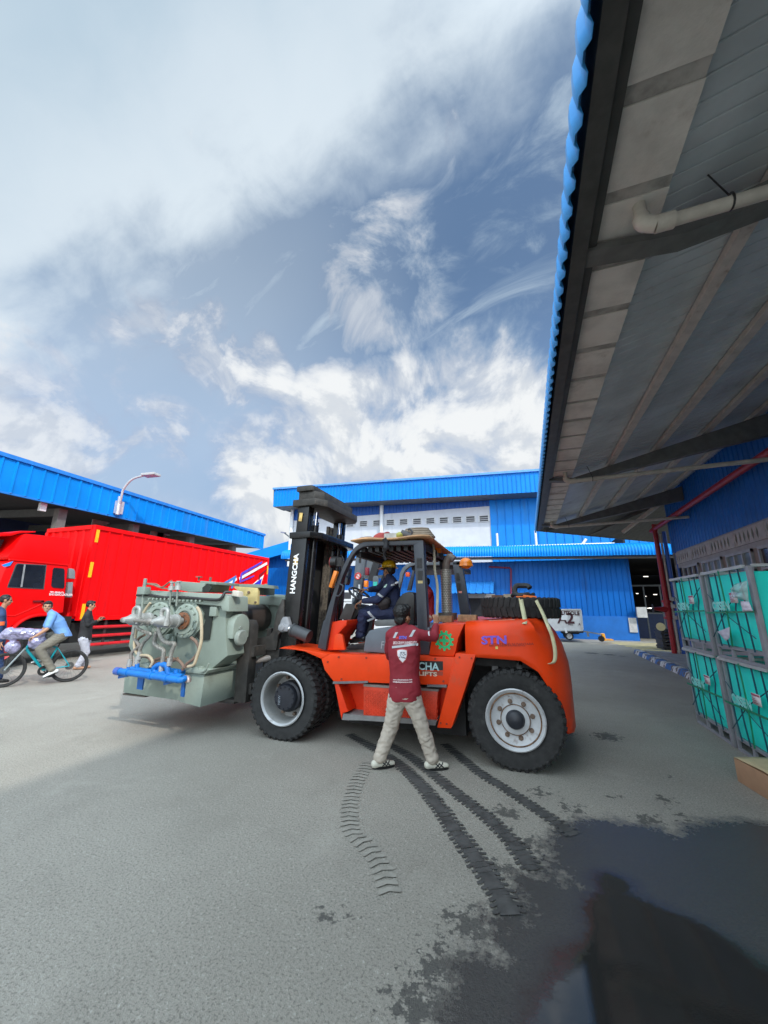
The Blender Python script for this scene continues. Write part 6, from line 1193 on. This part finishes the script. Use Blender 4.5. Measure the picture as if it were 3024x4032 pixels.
def person(label, loc, J, skin, shirt, trousers, shoe, hair, group=None, long_sleeve=True, k=1.0, girth=1.0, coverall=False, hair_style='short', wr=.006, extra=None, vox=.009):
    """J holds the joints in world space: pelvis, chest, neck, head, face (dir), fwd (dir), sh, el, wr, hd (hand dir, palm normal, curl), hip, kn, an, toe"""
    T = thing('person', label, 'person', loc, group); f = vv(J['fwd']).normalized(); f.z = 0
    pe, ch, ne, he = (vv(J[a]) for a in ('pelvis', 'chest', 'neck', 'head')); up = (ch-pe).normalized()
    sh = [vv(p) for p in J['sh']]; rx = (sh[1]-sh[0]).normalized(); hp = [vv(p) for p in J['hip']]; hx = (hp[1]-hp[0]).normalized()
    fc = up.cross(rx).normalized()
    if fc.dot(f) < 0: fc = -fc
    fh = hx.cross(V((0, 0, 1))).normalized()
    if fh.dot(f) < 0: fh = -fh
    wst = pe*.55+ch*.45; g = girth
    def trunk(bl, e, hem=0.):
        low = pe-up*(.06+hem)
        bl.trunk([(low, (.155+e)*g, (.105+e)*g, hx, fh), (pe+up*.02, (.165+e)*g, (.115+e)*g, hx, fh), (wst, (.145+e)*g, (.105+e)*g, rx+hx, fc+fh), (ch-up*.02, (.168+e)*g, (.115+e)*g, rx, fc), (ch+up*.10, (.165+e)*g, (.10+e), rx, fc), ((sh[0]+sh[1])/2+up*.035, .12+e, .075+e, rx, fc), (ne-up*.02, .065+e, .06+e, rx, fc)])
        for s_ in sh: bl.cap(ne*.45+s_*.55+up*.01, s_, .062+e, .06+e)
    # body: one continuous skin
    bl = Blob(); trunk(bl, -.012); bl.cap(ne-up*.03, he-V((0, 0, .05))*k, .056, .052); Pf, hxv, hup = head(bl, he, J['face'], J.get('tilt', (0, 0, 1)), k)
    for i in (0, 1):
        bl.chain([sh[i], J['el'][i], J['wr'][i]], [.047*g, .040, .027]); d, n, cu = J['hd'][i]; hand(bl, J['wr'][i], d, n, J.get('thumb', (1, 1))[i], cu, k)
        bl.chain([hp[i], J['kn'][i], J['an'][i]], [.072*g, .050, .035]); a = vv(J['an'][i]); bl.cap(a-V((0, 0, .03)), a+vv(J['toe'][i]).normalized()*(.13 if not J.get('sole', 1) else .09)-V((0, 0, .06)), .030 if not J.get('sole', 1) else .024, .026 if not J.get('sole', 1) else .018)
    bl.out('body', skin, T, vox=.0062, smooth=3)
    # trousers
    bl = Blob(); bl.trunk([(pe-up*.07, .15*g, .11*g, hx, fh), (pe+up*.02, .168*g, .122*g, hx, fh), (pe+up*.10, .155*g, .115*g, hx, fh)])
    for i in (0, 1):
        kn, an = vv(J['kn'][i]), vv(J['an'][i]); bl.chain([hp[i], kn, an*.93+kn*.07], [.106*g, .082, .070]); bl.cap(an*.95+kn*.05, an*.80+kn*.2, .074, .068)
    tr = bl.out('trousers', trousers, T, vox=vox, wr=wr*1.7, wsc=15, seed=1, stretch=.8)
    # shirt
    bl = Blob(); trunk(bl, .012, 0 if not coverall else 0.)
    for i in (0, 1):
        el, wr_ = vv(J['el'][i]), vv(J['wr'][i])
        if long_sleeve: bl.chain([sh[i], el, wr_*.86+el*.14], [.066*g, .057, .043])
        else: bl.cap(sh[i], sh[i]*.2+el*.8, .068*g, .064)
    bl.cap(ne-up*.035, ne+up*.02, .066, .062); st = bl.out('shirt' if not coverall else 'coverall_top', shirt, T, vox=vox, wr=wr, seed=5)
    for i in (0, 1):
        a = vv(J['an'][i]); t = vv(J['toe'][i]).normalized(); side = t.cross(V((0, 0, 1))).normalized(); z0 = a.z-.095; tz = J.get('pitch', (0, 0))[i]
        bl = Blob(); up2 = side.cross(t).normalized(); base = a-up2*.095 if abs(t.z) > .05 else V((a.x, a.y, z0))
        bl.cap(base-t*.055+up2*.045, base+t*.07+up2*.04, .041, .040); bl.cap(base+t*.07+up2*.036, base+t*.155+up2*.028, .042, .028); bl.cap(base-t*.03+up2*.06, a+t*.0+up2*.015, .040, .042); sc = bl.out('shoe', shoe, T, vox=.008, smooth=3)
        if J.get('sole', 1):
            b = B(); pts = []
            for t_ in [i_*2*pi/20 for i_ in range(20)]: pts.append(base+t*(.052+.128*cos(t_))+side*(.043*sin(t_)*(1+.12*cos(t_)))+up2*.0)
            b.prism(pts, up2*.022); b.out('sole', J.get('solem', black), sc)
    E2 = lambda bl, a, b_, z, r: bl.ell(Pf(a, b_, z), tuple(q*k for q in r), vv(J['face']), hup)
    if hair_style:
        bl = Blob(); E2(bl, 0, -.026, .048, (.083, .098, .083)); E2(bl, 0, -.06, .005, (.072, .058, .06)); E2(bl, 0, .045 if hair_style != 'receding' else .0, .088, (.062, .045, .036))
        if hair_style == 'full': E2(bl, 0, -.03, .070, (.097, .112, .092)); E2(bl, 0, -.07, -.02, (.074, .052, .062)); E2(bl, .01, .03, .115, (.075, .065, .04)); E2(bl, -.05, -.03, .10, (.05, .06, .05))
        for s in (-1, 1): E2(bl, s*.072, .012, .03, (.012, .03, .035))
        bl.out('hair', hair, T, vox=.008, smooth=2, wr=.011, wsc=48, stretch=.45)
    for s in (-1, 1):
        b = B(); b.ball(Pf(s*.030, .0805, .006), .011*k, 8); e = b.out('eye', mat('eye_dark', (.03, .02, .018), .2), T)
        b = B(); b.cap = None; b.tube([Pf(s*.016, .090, .024), Pf(s*.034, .089, .029), Pf(s*.052, .078, .022)], .0045*k, 5); b.out('eyebrow', mat('brow_black', (.012, .01, .01), .8), T)
    return T, Pf, (ch, up, rx, fc, pe, ne, sh), st, tr
def wrap_band(obj, pts, w, m_, name, off=.006, thick=.003):
    """a ribbon laid on a garment: shrink a strip onto the mesh surface"""
    P_ = [vv(p) for p in pts]; n = len(P_); me = obj.data
    from mathutils.bvhtree import BVHTree
    M = wm(obj); bv = BVHTree.FromPolygons([M @ v.co for v in me.vertices], [tuple(p.vertices) for p in me.polygons]); return bv
def project(obj, pts2, direction, off=.004):
    """drop points along a direction on to a garment"""
    from mathutils.bvhtree import BVHTree
    key = obj.name
    if key not in project.c: M = wm(obj); project.c[key] = BVHTree.FromPolygons([M @ v.co for v in obj.data.vertices], [tuple(p.vertices) for p in obj.data.polygons])
    d = vv(direction).normalized(); out = []
    for p in pts2:
        h = project.c[key].ray_cast(vv(p)-d*1.2, d, 3.0)
        out.append((h[0]-d*off) if h[0] is not None else vv(p))
    return out
project.c = {}
def patch(obj, a, u, v, d, name, m_, nu=8, nv=4, off=.005, parent=None):
    """a rectangle a+u*s+v*t pressed on to a garment along d"""
    b = B(); a, u, v = vv(a), vv(u), vv(v)
    pts = project(obj, [a+u*(i/nu)+v*(j/nv) for i in range(nu+1) for j in range(nv+1)], d, off)
    b.grid(lambda s, t: pts[round(s*nu)*(nv+1)+round(t*nv)], nu, nv); return b.out(name, m_, parent or obj)
def text_patch(obj, txt, o, u, v, size, d, name, m_, bold=.002, sx=1., off=.007):
    b = B(); b.text(txt, o, u, v, size, bold=bold, sx=sx); bmesh.ops.subdivide_edges(b.bm, edges=[e for e in b.bm.edges if e.calc_length() > .02], cuts=1)
    vs = list(b.bm.verts); q = project(obj, [w.co.copy() for w in vs], d, off)
    for w, p in zip(vs, q): w.co = p
    return b.out(name, m_, obj, merge=False)
skin1 = mat('brown_skin', (.36, .175, .10), .5, var=.08); skin2 = mat('tan_skin', (.42, .22, .13), .5, var=.08)
hairm = mat('black_hair', (.010, .008, .008), .5, var=.3)
refl = mat('reflective_tape', (.45, .46, .48), .4, var=.08); 
# ---- the man in maroon, seen from behind, legs apart, right arm raised
q7 = Q(1430, 2350, .3165)
maroon = mat('maroon_cloth', (.25, .014, .026), .75, var=.12, scale=5, bump=.15, bscale=90); beige = mat('beige_cloth', (.47, .41, .34), .85, var=.08, scale=5, bump=.15, bscale=90)
Yw = 4.50
J = dict(pelvis=q7(520, 1215, Yw), chest=q7(510, 640, Yw), neck=q7(505, 395, Yw+.02), head=q7(497, 258, Yw+.05), face=(.30, .95, .05), fwd=(.1, 1, 0),
    sh=[q7(352, 480, Yw), q7(668, 470, Yw)], el=[q7(322, 660, Yw+.10), q7(885, 500, Yw+.10)], wr=[q7(330, 760, Yw+.24), q7(905, 345, Yw+.20)],
    hd=[((.1, .7, -.2), (.7, 0, -.3), 1.0), ((-.05, .12, 1), (-.5, .8, 0), 1.5)], thumb=(1, -1),
    hip=[q7(430, 1240, Yw), q7(600, 1240, Yw)], kn=[q7(345, 1620, Yw-.03), q7(725, 1590, Yw+.03)], an=[aZ(1494, 2985, .10), aZ(1703, 2990, .10)], toe=[(.75, .66, 0), (.88, .5, 0)], sole=1)
J['an'][0] = V((J['an'][0].x, J['an'][0].y, .10)); J['an'][1] = V((J['an'][1].x, J['an'][1].y, .10))
shoem = mat('cream_shoe', (.62, .60, .50), .6, var=.1)
T1, Pf, fr, st, tr = person('man in maroon work shirt and beige trousers seen from behind, one arm raised', (-1.35, 4.5, 0), J, skin1, maroon, beige, shoem, hairm, hair_style='full', wr=.008, girth=1.06)
dY = (0, 1, 0)
patch(st, q7(328, 650, 4.3), q7(683, 607, 4.3)-q7(328, 650, 4.3), q7(328, 622, 4.3)-q7(328, 650, 4.3), dY, 'reflective_band', refl, 16, 2)
for x0, x1, y0, y1 in ((338, 362, 520, 448), (545, 580, 505, 420)):
    a = q7(x0-8, y0, 4.3); patch(st, a, q7(x0+26, y0, 4.3)-a, q7(x1-2, y1, 4.3)-a, dY, 'shoulder_band', refl, 4, 6)
text_patch(st, 'STN', q7(415, 530, 4.3), (1, 0, .03), (0, 0, 1), .042, dY, 'lettering', mat('blue_violet_print', (.10, .12, .60), .6), sx=1.15)
a = q7(378, 530, 4.3); patch(st, a, q7(410, 528, 4.3)-a, q7(378, 505, 4.3)-a, dY, 'red_mark', mat('bright_red_print', (.62, .02, .02), .6), 3, 2, off=.007)
text_patch(st, 'CIPTA TRANS NUSANTARA', q7(340, 582, 4.3), (1, 0, .05), (0, 0, 1), .022, dY, 'small_lettering', mat('pinkish_print', (.72, .55, .55), .6), bold=.0012, sx=1.0)
text_patch(st, 'RENTAL FORKLIFT & CRANE SERVICE', q7(340, 598, 4.3), (1, 0, .05), (0, 0, 1), .014, dY, 'small_lettering', MATS['pinkish_print'], bold=.0008, sx=1.03)
# shield emblem on the back
def shield(k): return [(462+(x-462)*k, 742+(y-742)*k) for x, y in [(395, 668), (425, 656), (462, 652), (500, 656), (530, 668), (530, 730), (512, 790), (470, 838), (425, 790), (400, 735)]]
for kk, m_, of, nm in ((1.0, mat('emblem_red', (.62, .10, .09), .6), .006, 'emblem'), (.88, mat('emblem_white', (.72, .70, .72), .6), .009, 'emblem_field')):
    b = B(); L = shield(kk); c = q7(462, 742, 4.3); ring = [q7(x, y, 4.3) for x, y in L]; R1 = project(st, ring, dY, of); Rm = project(st, [p*.5+c*.5 for p in ring], dY, of); cc = project(st, [c], dY, of)[0]
    n = len(ring)
    for i in range(n): j = (i+1) % n; b.quad(R1[i], R1[j], Rm[j], Rm[i]); b.face([Rm[i], Rm[j], cc])
    b.out(nm, m_, st)
b = B()
rd = random.Random(3)
for i in range(26):
    x, y = 420+rd.random()*82, 690+rd.random()*80; w, h = 8+rd.random()*14, 3+rd.random()*6
    p = project(st, [q7(x, y, 4.3), q7(x+w, y, 4.3), q7(x+w, y+h, 4.3), q7(x, y+h, 4.3)], dY, .0115); b.quad(*p)
b.out('emblem_drawing', mat('emblem_ink', (.08, .09, .12), .6), st, merge=False)
text_patch(st, 'www.cahayatransnus.com', q7(342, 1052, 4.3), (1, 0, .06), (0, 0, 1), .021, dY, 'small_lettering', MATS['pinkish_print'], bold=.001, sx=1.0)
text_patch(st, 'info@cahayatransnus.com', q7(340, 1080, 4.3), (1, 0, .06), (0, 0, 1), .021, dY, 'small_lettering', MATS['pinkish_print'], bold=.001, sx=1.0)
a = q7(760, 500, 4.3); patch(st, a, q7(775, 500, 4.3)-a, q7(745, 445, 4.3)-a, dY, 'sleeve_patch', whitem, 2, 4)
for s in [o for o in kids(T1) if o.name.startswith('shoe')]:
    a = [J['an'][0], J['an'][1]][0 if abs(s.data.vertices[0].co.x-J['an'][0].x) < .25 else 1]; t = vv(J['toe'][0 if a is J['an'][0] else 1]).normalized(); sd = t.cross(V((0, 0, 1)))
    b = B()
    for dx in (.02, .06): 
        p = a+t*dx+V((0, 0, -.07)); q = a+t*(dx+.05)+V((0, 0, -.03)); p2 = a+t*(dx+.05)+V((0, 0, -.07)); q2_ = a+t*dx+V((0, 0, -.03))
        d = -sd if sd.y > 0 else sd
        for u, w in ((p, q), (p2, q2_)):
            L = project(s, [u*(1-k/4)+w*(k/4) for k in range(5)], -d, .002); b.tube(L, .006, 5)
    b.out('shoe_stripe', mat('black_stripe', (.02, .02, .022), .6), s)
# ---- the driver in navy with a yellow helmet
q6 = Q(1280, 2080, .3014); navy = mat('navy_cloth', (.016, .022, .065), .75, var=.2, scale=5, bump=.15, bscale=90)
J = dict(pelvis=q6(905, 1075, 5.62), chest=q6(865, 800, 5.64), neck=q6(838, 650, 5.66), head=q6(832, 562, 5.68), face=(-.85, .50, -.02), fwd=(-1, .15, 0),
    sh=[q6(885, 715, 5.45), q6(810, 690, 5.86)], el=[q6(690, 930, 5.30), q6(690, 790, 5.95)], wr=[q6(480, 955, 5.30), q6(560, 805, 5.80)],
    hd=[((-1, .1, -.45), (.2, .3, -1), .9), ((-1, -.2, .1), (0, 0, -1), .9)], thumb=(-1, 1),
    hip=[q6(880, 1105, 5.50), q6(900, 1090, 5.75)], kn=[q6(505, 1110, 5.38), q6(560, 1080, 5.78)], an=[q6(455, 1400, 5.40), q6(480, 1370, 5.75)], toe=[(-1, .05, -.15), (-1, .1, -.15)])
T2, Pf, fr, st, tr = person('driver in navy coveralls and yellow helmet sitting in the orange forklift', (-2.0, 5.6, 1.2), J, skin1, navy, navy, black, hairm, coverall=True, wr=.008)
hm = thing  # helmet is worn clothing: a part of the person
bl = Blob(); h = J['head']; f = vv(J['face']).normalized(); bl.ell(h+V((0, 0, .075)), (.110, .135, .105), f); bl.b.bm.verts.ensure_lookup_table()
hl = bl.out('helmet', mat('yellow_helmet', (.62, .36, .01), .3, var=.06, coat=.3), T2, vox=.008, smooth=2)
for v in hl.data.vertices:
    if v.co.z < h.z+.062: v.co.z = h.z+.062-(h.z+.062-v.co.z)*.12
b = B(); b.lathe(h+V((0, 0, .062)), (0, 0, 1), [(.105, .012), (.145, -.006), (.148, -.012), (.11, -.004)], 32)
for v in b.bm.verts: p = v.co-h; al = p.dot(f); v.co += f*(.045*max(0, al)/.13+.012*al)-V((0, 0, .012*max(0, al)/.13))
b.out('helmet_brim', MATS['yellow_helmet'], hl)
a = q6(840, 755, 5.3); patch(st, a, q6(955, 715, 5.3)-a, q6(840, 730, 5.3)-a, dY, 'reflective_band', refl, 8, 2)
a = q6(615, 850, 5.1); patch(st, a, q6(690, 910, 5.1)-a, q6(640, 838, 5.1)-a, dY, 'sleeve_band', refl, 6, 2)
a = q6(715, 765, 5.2); patch(st, a, q6(750, 770, 5.2)-a, q6(730, 718, 5.2)-a, dY, 'arm_badge', mat('pale_green_badge', (.55, .75, .65), .6), 3, 3)
a = q6(468, 1095, 5.1); patch(tr, a, q6(560, 1222, 5.1)-a, q6(495, 1080, 5.1)-a, dY, 'knee_band', refl, 6, 2)
a = q6(520, 1025, 5.2); 
bl = Blob(); bl.cap(q6(740, 985, 5.38), q6(800, 960, 5.38), .07, .07); bl.cap(q6(750, 1020, 5.40), q6(800, 1000, 5.40), .06, .06); bl.out('waist_bag', mat('dark_brown_bag', (.035, .026, .026), .7), T2, vox=.01, wr=.004)
# ---- the man in red on the second forklift
redcl = mat('dark_red_cloth', (.27, .012, .022), .75, var=.12, scale=5)
Yr = 9.0; hc_ = q6(1310, 715, Yr)
J = dict(pelvis=q6(1360, 1150, Yr), chest=q6(1355, 900, Yr), neck=q6(1325, 775, Yr), head=q6(1305, 715, Yr), face=(-1, .1, 0), fwd=(-1, 0, 0), sh=[q6(1365, 830, Yr-.2), q6(1345, 820, Yr+.2)], el=[q6(1300, 985, Yr-.25), q6(1260, 960, Yr+.25)], wr=[q6(1190, 985, Yr-.2), q6(1150, 950, Yr+.2)],
    hd=[((-1, 0, 0), (0, 0, -1), .8), ((-1, 0, 0), (0, 0, -1), .8)], thumb=(-1, 1), hip=[q6(1350, 1165, Yr-.1), q6(1350, 1165, Yr+.1)], kn=[q6(1180, 1160, Yr-.15), q6(1180, 1160, Yr+.15)], an=[q6(1170, 1360, Yr-.15), q6(1170, 1360, Yr+.15)], toe=[(-1, 0, 0), (-1, 0, 0)])
person('man in a dark red shirt sitting in the grey framed second forklift', (-1.5, Yr, 1.2), J, skin1, redcl, beige, black, hairm, wr=.01, vox=.012)
# ---- standing man in black, looking at his phone
s0 = V((-11.25, 7.5, 0)); sn = s0.normalized(); g5 = lambda x, y, dz=0: aP(.2893*x, 2300+.2893*y, s0+sn*dz, sn)
grey_t = mat('pale_grey_cloth', (.46, .46, .52), .85, var=.1); blackc = mat('black_cloth', (.018, .018, .02), .8, var=.2)
R_ = V((-sn.y, sn.x, 0)); R_ = R_ if R_.x > 0 else -R_
def feet(v, z=.1): return V((v.x, v.y, z))
J = dict(pelvis=g5(1155, 735), chest=g5(1185, 500), neck=g5(1212, 372), head=g5(1240, 288), face=(R_+V((0, 0, -.12))), fwd=R_, sh=[g5(1185, 425, -.19), g5(1215, 415, .19)], el=[g5(1195, 555, -.20), g5(1260, 545, .18)], wr=[g5(1318, 500, -.07), g5(1335, 495, .07)],
    hd=[(R_*.9+V((0, 0, .3)), V((0, 0, 1))+sn*.6, .8), (R_*.9+V((0, 0, .3)), V((0, 0, 1))-sn*.6, .8)], thumb=(1, -1), hip=[g5(1135, 745, -.09), g5(1175, 745, .09)], kn=[g5(1175, 925, -.08), g5(1150, 930, .08)], an=[feet(g5(1062, 1085, -.08)), feet(g5(1130, 1090, .1))], toe=[R_, R_], sole=0)
T4, Pf, fr, st, tr = person('man in a black top and pale grey trousers looking at his phone', s0, J, skin2, blackc, grey_t, skin2, hairm, wr=.008, girth=1.12)
b = B(); b.box(g5(1392, 462), (.08, .15, .012), Matrix.Rotation(.5, 3, 'Y')); tag(b.out('mobile_phone', black), 'dark mobile phone held in the hands of the man in black', 'phone')
# ---- man in navy at the left edge
l0 = V((-10.95, 5.70, 0)); ln = l0.normalized(); gl = lambda x, y, d=0: aP(.2893*x, 2300+.2893*y, l0+ln*d, ln)
RL = V((-ln.y, ln.x, 0)); RL = RL if RL.x > 0 else -RL
navy2 = mat('faded_navy_cloth', (.02, .045, .12), .8, var=.2)
J = dict(pelvis=gl(-30, 800), chest=gl(-10, 530), neck=gl(25, 345), head=gl(88, 222), face=RL+V((0, 0, -.1)), fwd=RL, sh=[gl(20, 430, -.2), gl(10, 420, .2)], el=[gl(-10, 630, -.22), gl(-30, 620, .22)], wr=[gl(20, 790, -.2), gl(0, 790, .2)],
    hd=[(V((0, 0, -1)), RL, .4), (V((0, 0, -1)), RL, .4)], thumb=(1, -1), hip=[gl(-45, 810, -.09), gl(-30, 810, .09)], kn=[gl(-10, 1080, -.08), gl(-60, 1080, .08)], an=[feet(gl(-25, 1300, -.08)), feet(gl(-90, 1300, .08))], toe=[RL, RL])
T5, Pf, fr, st, tr = person('man in navy overalls with an orange armband at the far left edge, facing right', l0, J, skin1, navy2, navy2, black, hairm, coverall=True, wr=.007, hair_style='receding')
c = J['sh'][0]*.45+J['el'][0]*.55; b = B(); ax_ = (J['el'][0]-J['sh'][0]).normalized(); b.lathe(c, ax_, [(.069, -.04), (.073, -.035), (.073, .035), (.069, .04)], 24); b.out('armband', mat('orange_armband', (.85, .13, .03), .6), T5)
# ---- cyclist and bicycle
k0 = aZ(.2893*830, 2300+.2893*1338); kn_ = V((9.7, -5.8, 0)).normalized(); gb = lambda x, y, d=0: aP(.2893*x, 2300+.2893*y, k0+kn_*d, kn_)
FB = V((kn_.y, -kn_.x, 0)); FB = FB if FB.y < 0 else -FB       # heading
BK = thing('bicycle', 'black and teal bicycle ridden by the man in light blue', 'bicycle', k0)
rc = V((k0.x, k0.y, .34))+FB*(-.09); fcx = gb(150, 1200); fc_ = rc+FB*1.05; fc_.z = .34
tealb = mat('bike_teal', (.0, .25, .30), .35); greyb = mat('bike_grey', (.22, .26, .27), .4)
for c in (rc, fc_):
    b = B(); b.lathe(c, kn_, [(.315+.027*cos(t), .027*sin(t)) for t in [i*pi/4 for i in range(9)]], 48); w = b.out('wheel', blackr, BK)
    b = B(); b.lathe(c, kn_, [(.292, -.012), (.275, -.010), (.275, .010), (.292, .012), (.292, -.012)], 40); b.out('rim', black, w)
    b = B(); u = FB; 
    for i in range(20): t = 2*pi*i/20; d = u*cos(t)+V((0, 0, 1))*sin(t); b.tube([c+kn_*.02*(1 if i % 2 else -1), c+d*.28], .0014, 4)
    b.cyl(c-kn_*.05, c+kn_*.05, .02, seg=10); b.lathe(c+kn_*.035, kn_, [(.08, 0), (.03, .0)], 20); b.out('spoke', mat('spoke_steel', (.10, .10, .10), .4, metal=.5), w)
pp = lambda x, y, d=0: gb(x, y, d)
bb_ = rc+FB*.43+V((0, 0, -.06)); hd0 = fc_-FB*.26+V((0, 0, .40)); hd1 = hd0-FB*.05+V((0, 0, .14)); stp = bb_-FB*.16+V((0, 0, .46)); 
b = B(); b.tube([hd0, bb_], .026, 8); b.tube([hd1, stp], .020, 8); b.tube([stp, bb_], .019, 8); b.tube([hd0-(hd1-hd0)*.1, hd1], .024, 8)
for s in (-1, 1): b.tube([bb_+kn_*.03*s, rc+kn_*.06*s], .012, 6); b.tube([stp, rc+kn_*.06*s], .011, 6)
b.out('frame', tealb, BK)
b = B()
for s in (-1, 1): b.tube([hd0+kn_*.05*s+FB*.02, fc_+kn_*.055*s], .017, 8)
b.tube([hd0+kn_*.06+FB*.02, hd0-kn_*.06+FB*.02], .02, 8); b.out('fork', greyb, BK)
hb = hd1-FB*.02+V((0, 0, .08)); b = B(); b.tube([hd1, hb, hb+FB*.06], .016, 8); b.tube([hb+FB*.06-kn_*.33-FB*.05, hb+FB*.06, hb+FB*.06+kn_*.33-FB*.05], .014, 8); b.out('handlebar', black, BK)
b = B(); b.cyl(stp, stp+(stp-bb_).normalized()*.16, .014, seg=8); sp = stp+(stp-bb_).normalized()*.17; b.box(sp+FB*.02, (.12, .22, .05), Matrix.Rotation(atan2(FB.y, FB.x)-pi/2, 3, 'Z')); b.out('saddle', black, BK, bev=.02)
b = B(); b.lathe(bb_+kn_*.05, kn_, [(.10, 0), (.10, .006), (.05, .006), (.05, .0), (.10, 0)], 28); b.bar(bb_+kn_*.07, bb_+kn_*.07-FB*.12+V((0, 0, -.11)), .02, .02); b.bar(bb_-kn_*.07, bb_-kn_*.07+FB*.12+V((0, 0, .11)), .02, .02); b.box(bb_+kn_*.12-FB*.12+V((0, 0, -.12)), (.1, .09, .02)); b.box(bb_-kn_*.12+FB*.12+V((0, 0, .12)), (.1, .09, .02)); b.out('crank', black, BK)
sky_ = mat('light_blue_cloth', (.15, .31, .62), .75, var=.06, bump=.12, bscale=90); olive = mat('olive_grey_cloth', (.17, .155, .125), .85, var=.15)
near, far = .13, -.13
pe = sp+V((0, 0, .13)); pd = bb_+kn_*.13-FB*.12+V((0, 0, -.11)); pd2 = bb_-kn_*.13+FB*.12+V((0, 0, .13))
gr1 = hb+FB*.01+kn_*.31; gr2 = hb+FB*.01-kn_*.31
nk = pe+FB*.30+V((0, 0, .46))
J = dict(pelvis=pe, chest=pe+FB*.17+V((0, 0, .27)), neck=nk, head=nk+FB*.07+V((0, 0, .125)), face=(kn_*1.0+FB*.05+V((0, 0, -.05))), fwd=FB, sh=[pe+FB*.25+V((0, 0, .405))+kn_*.19, pe+FB*.27+V((0, 0, .405))-kn_*.19],
    el=[pe+FB*.30+V((0, 0, .12))+kn_*.30, pe+FB*.34+V((0, 0, .12))-kn_*.30], wr=[gr1-FB*.07+V((0, 0, .06)), gr2-FB*.07+V((0, 0, .06))], hd=[(FB*.9+V((0, 0, -.4)), V((0, 0, -1))+FB*-.2, 1.1), (FB*.9+V((0, 0, -.4)), V((0, 0, -1))+FB*-.2, 1.1)], thumb=(1, -1),
    hip=[pe+kn_*.09+FB*.02-V((0, 0, .03)), pe-kn_*.09+FB*.02-V((0, 0, .03))], kn=[pe+kn_*.14+FB*.35+V((0, 0, -.30)), pe-kn_*.12+FB*.42+V((0, 0, -.10))], an=[pd-FB*.03+V((0, 0, .12)), pd2-FB*.05+V((0, 0, .12))], toe=[FB+V((0, 0, -.45)), FB+V((0, 0, -.15))])
T6, Pf, fr, st, tr = person('man in a light blue shirt and olive trousers riding a bicycle, looking at the camera', k0, J, skin2, sky_, olive, mat('white_shoe', (.70, .71, .70), .5), hairm, long_sleeve=False, wr=.007, girth=1.16)
# plastic wrapped bundle on the handlebar
bl = Blob(); c = hb+FB*.17+V((0, 0, .08)); bl.cap(c-FB*.28-V((0, 0, .0)), c+FB*.22+V((0, 0, .02)), .10, .13); bl.cap(c+FB*.2, c+FB*.36+V((0, 0, -.02)), .12, .05); bl.ell(c-FB*.26-V((0, 0, .17)), (.10, .16, .15), FB); bl.ell(c+FB*.12-V((0, 0, .25)), (.08, .13, .14), FB)
pb = mat('violet_plastic_wrap', (.27, .25, .40), .12, var=.5, scale=9, spec=.9, coat=.6, bump=.8, bscale=14, dirt=(.50, .62, .68), dirt_amt=.32, dscale=6)
PBT = thing('plastic_bag', '', 'bag', hb); bo = bl.out('bundle', pb, PBT, vox=.012, wr=.02, wsc=8); tag(PBT, 'clear plastic bag full of purple things hung over the bicycle handlebar', 'bag')
bpy.data.scenes.remove(WS)
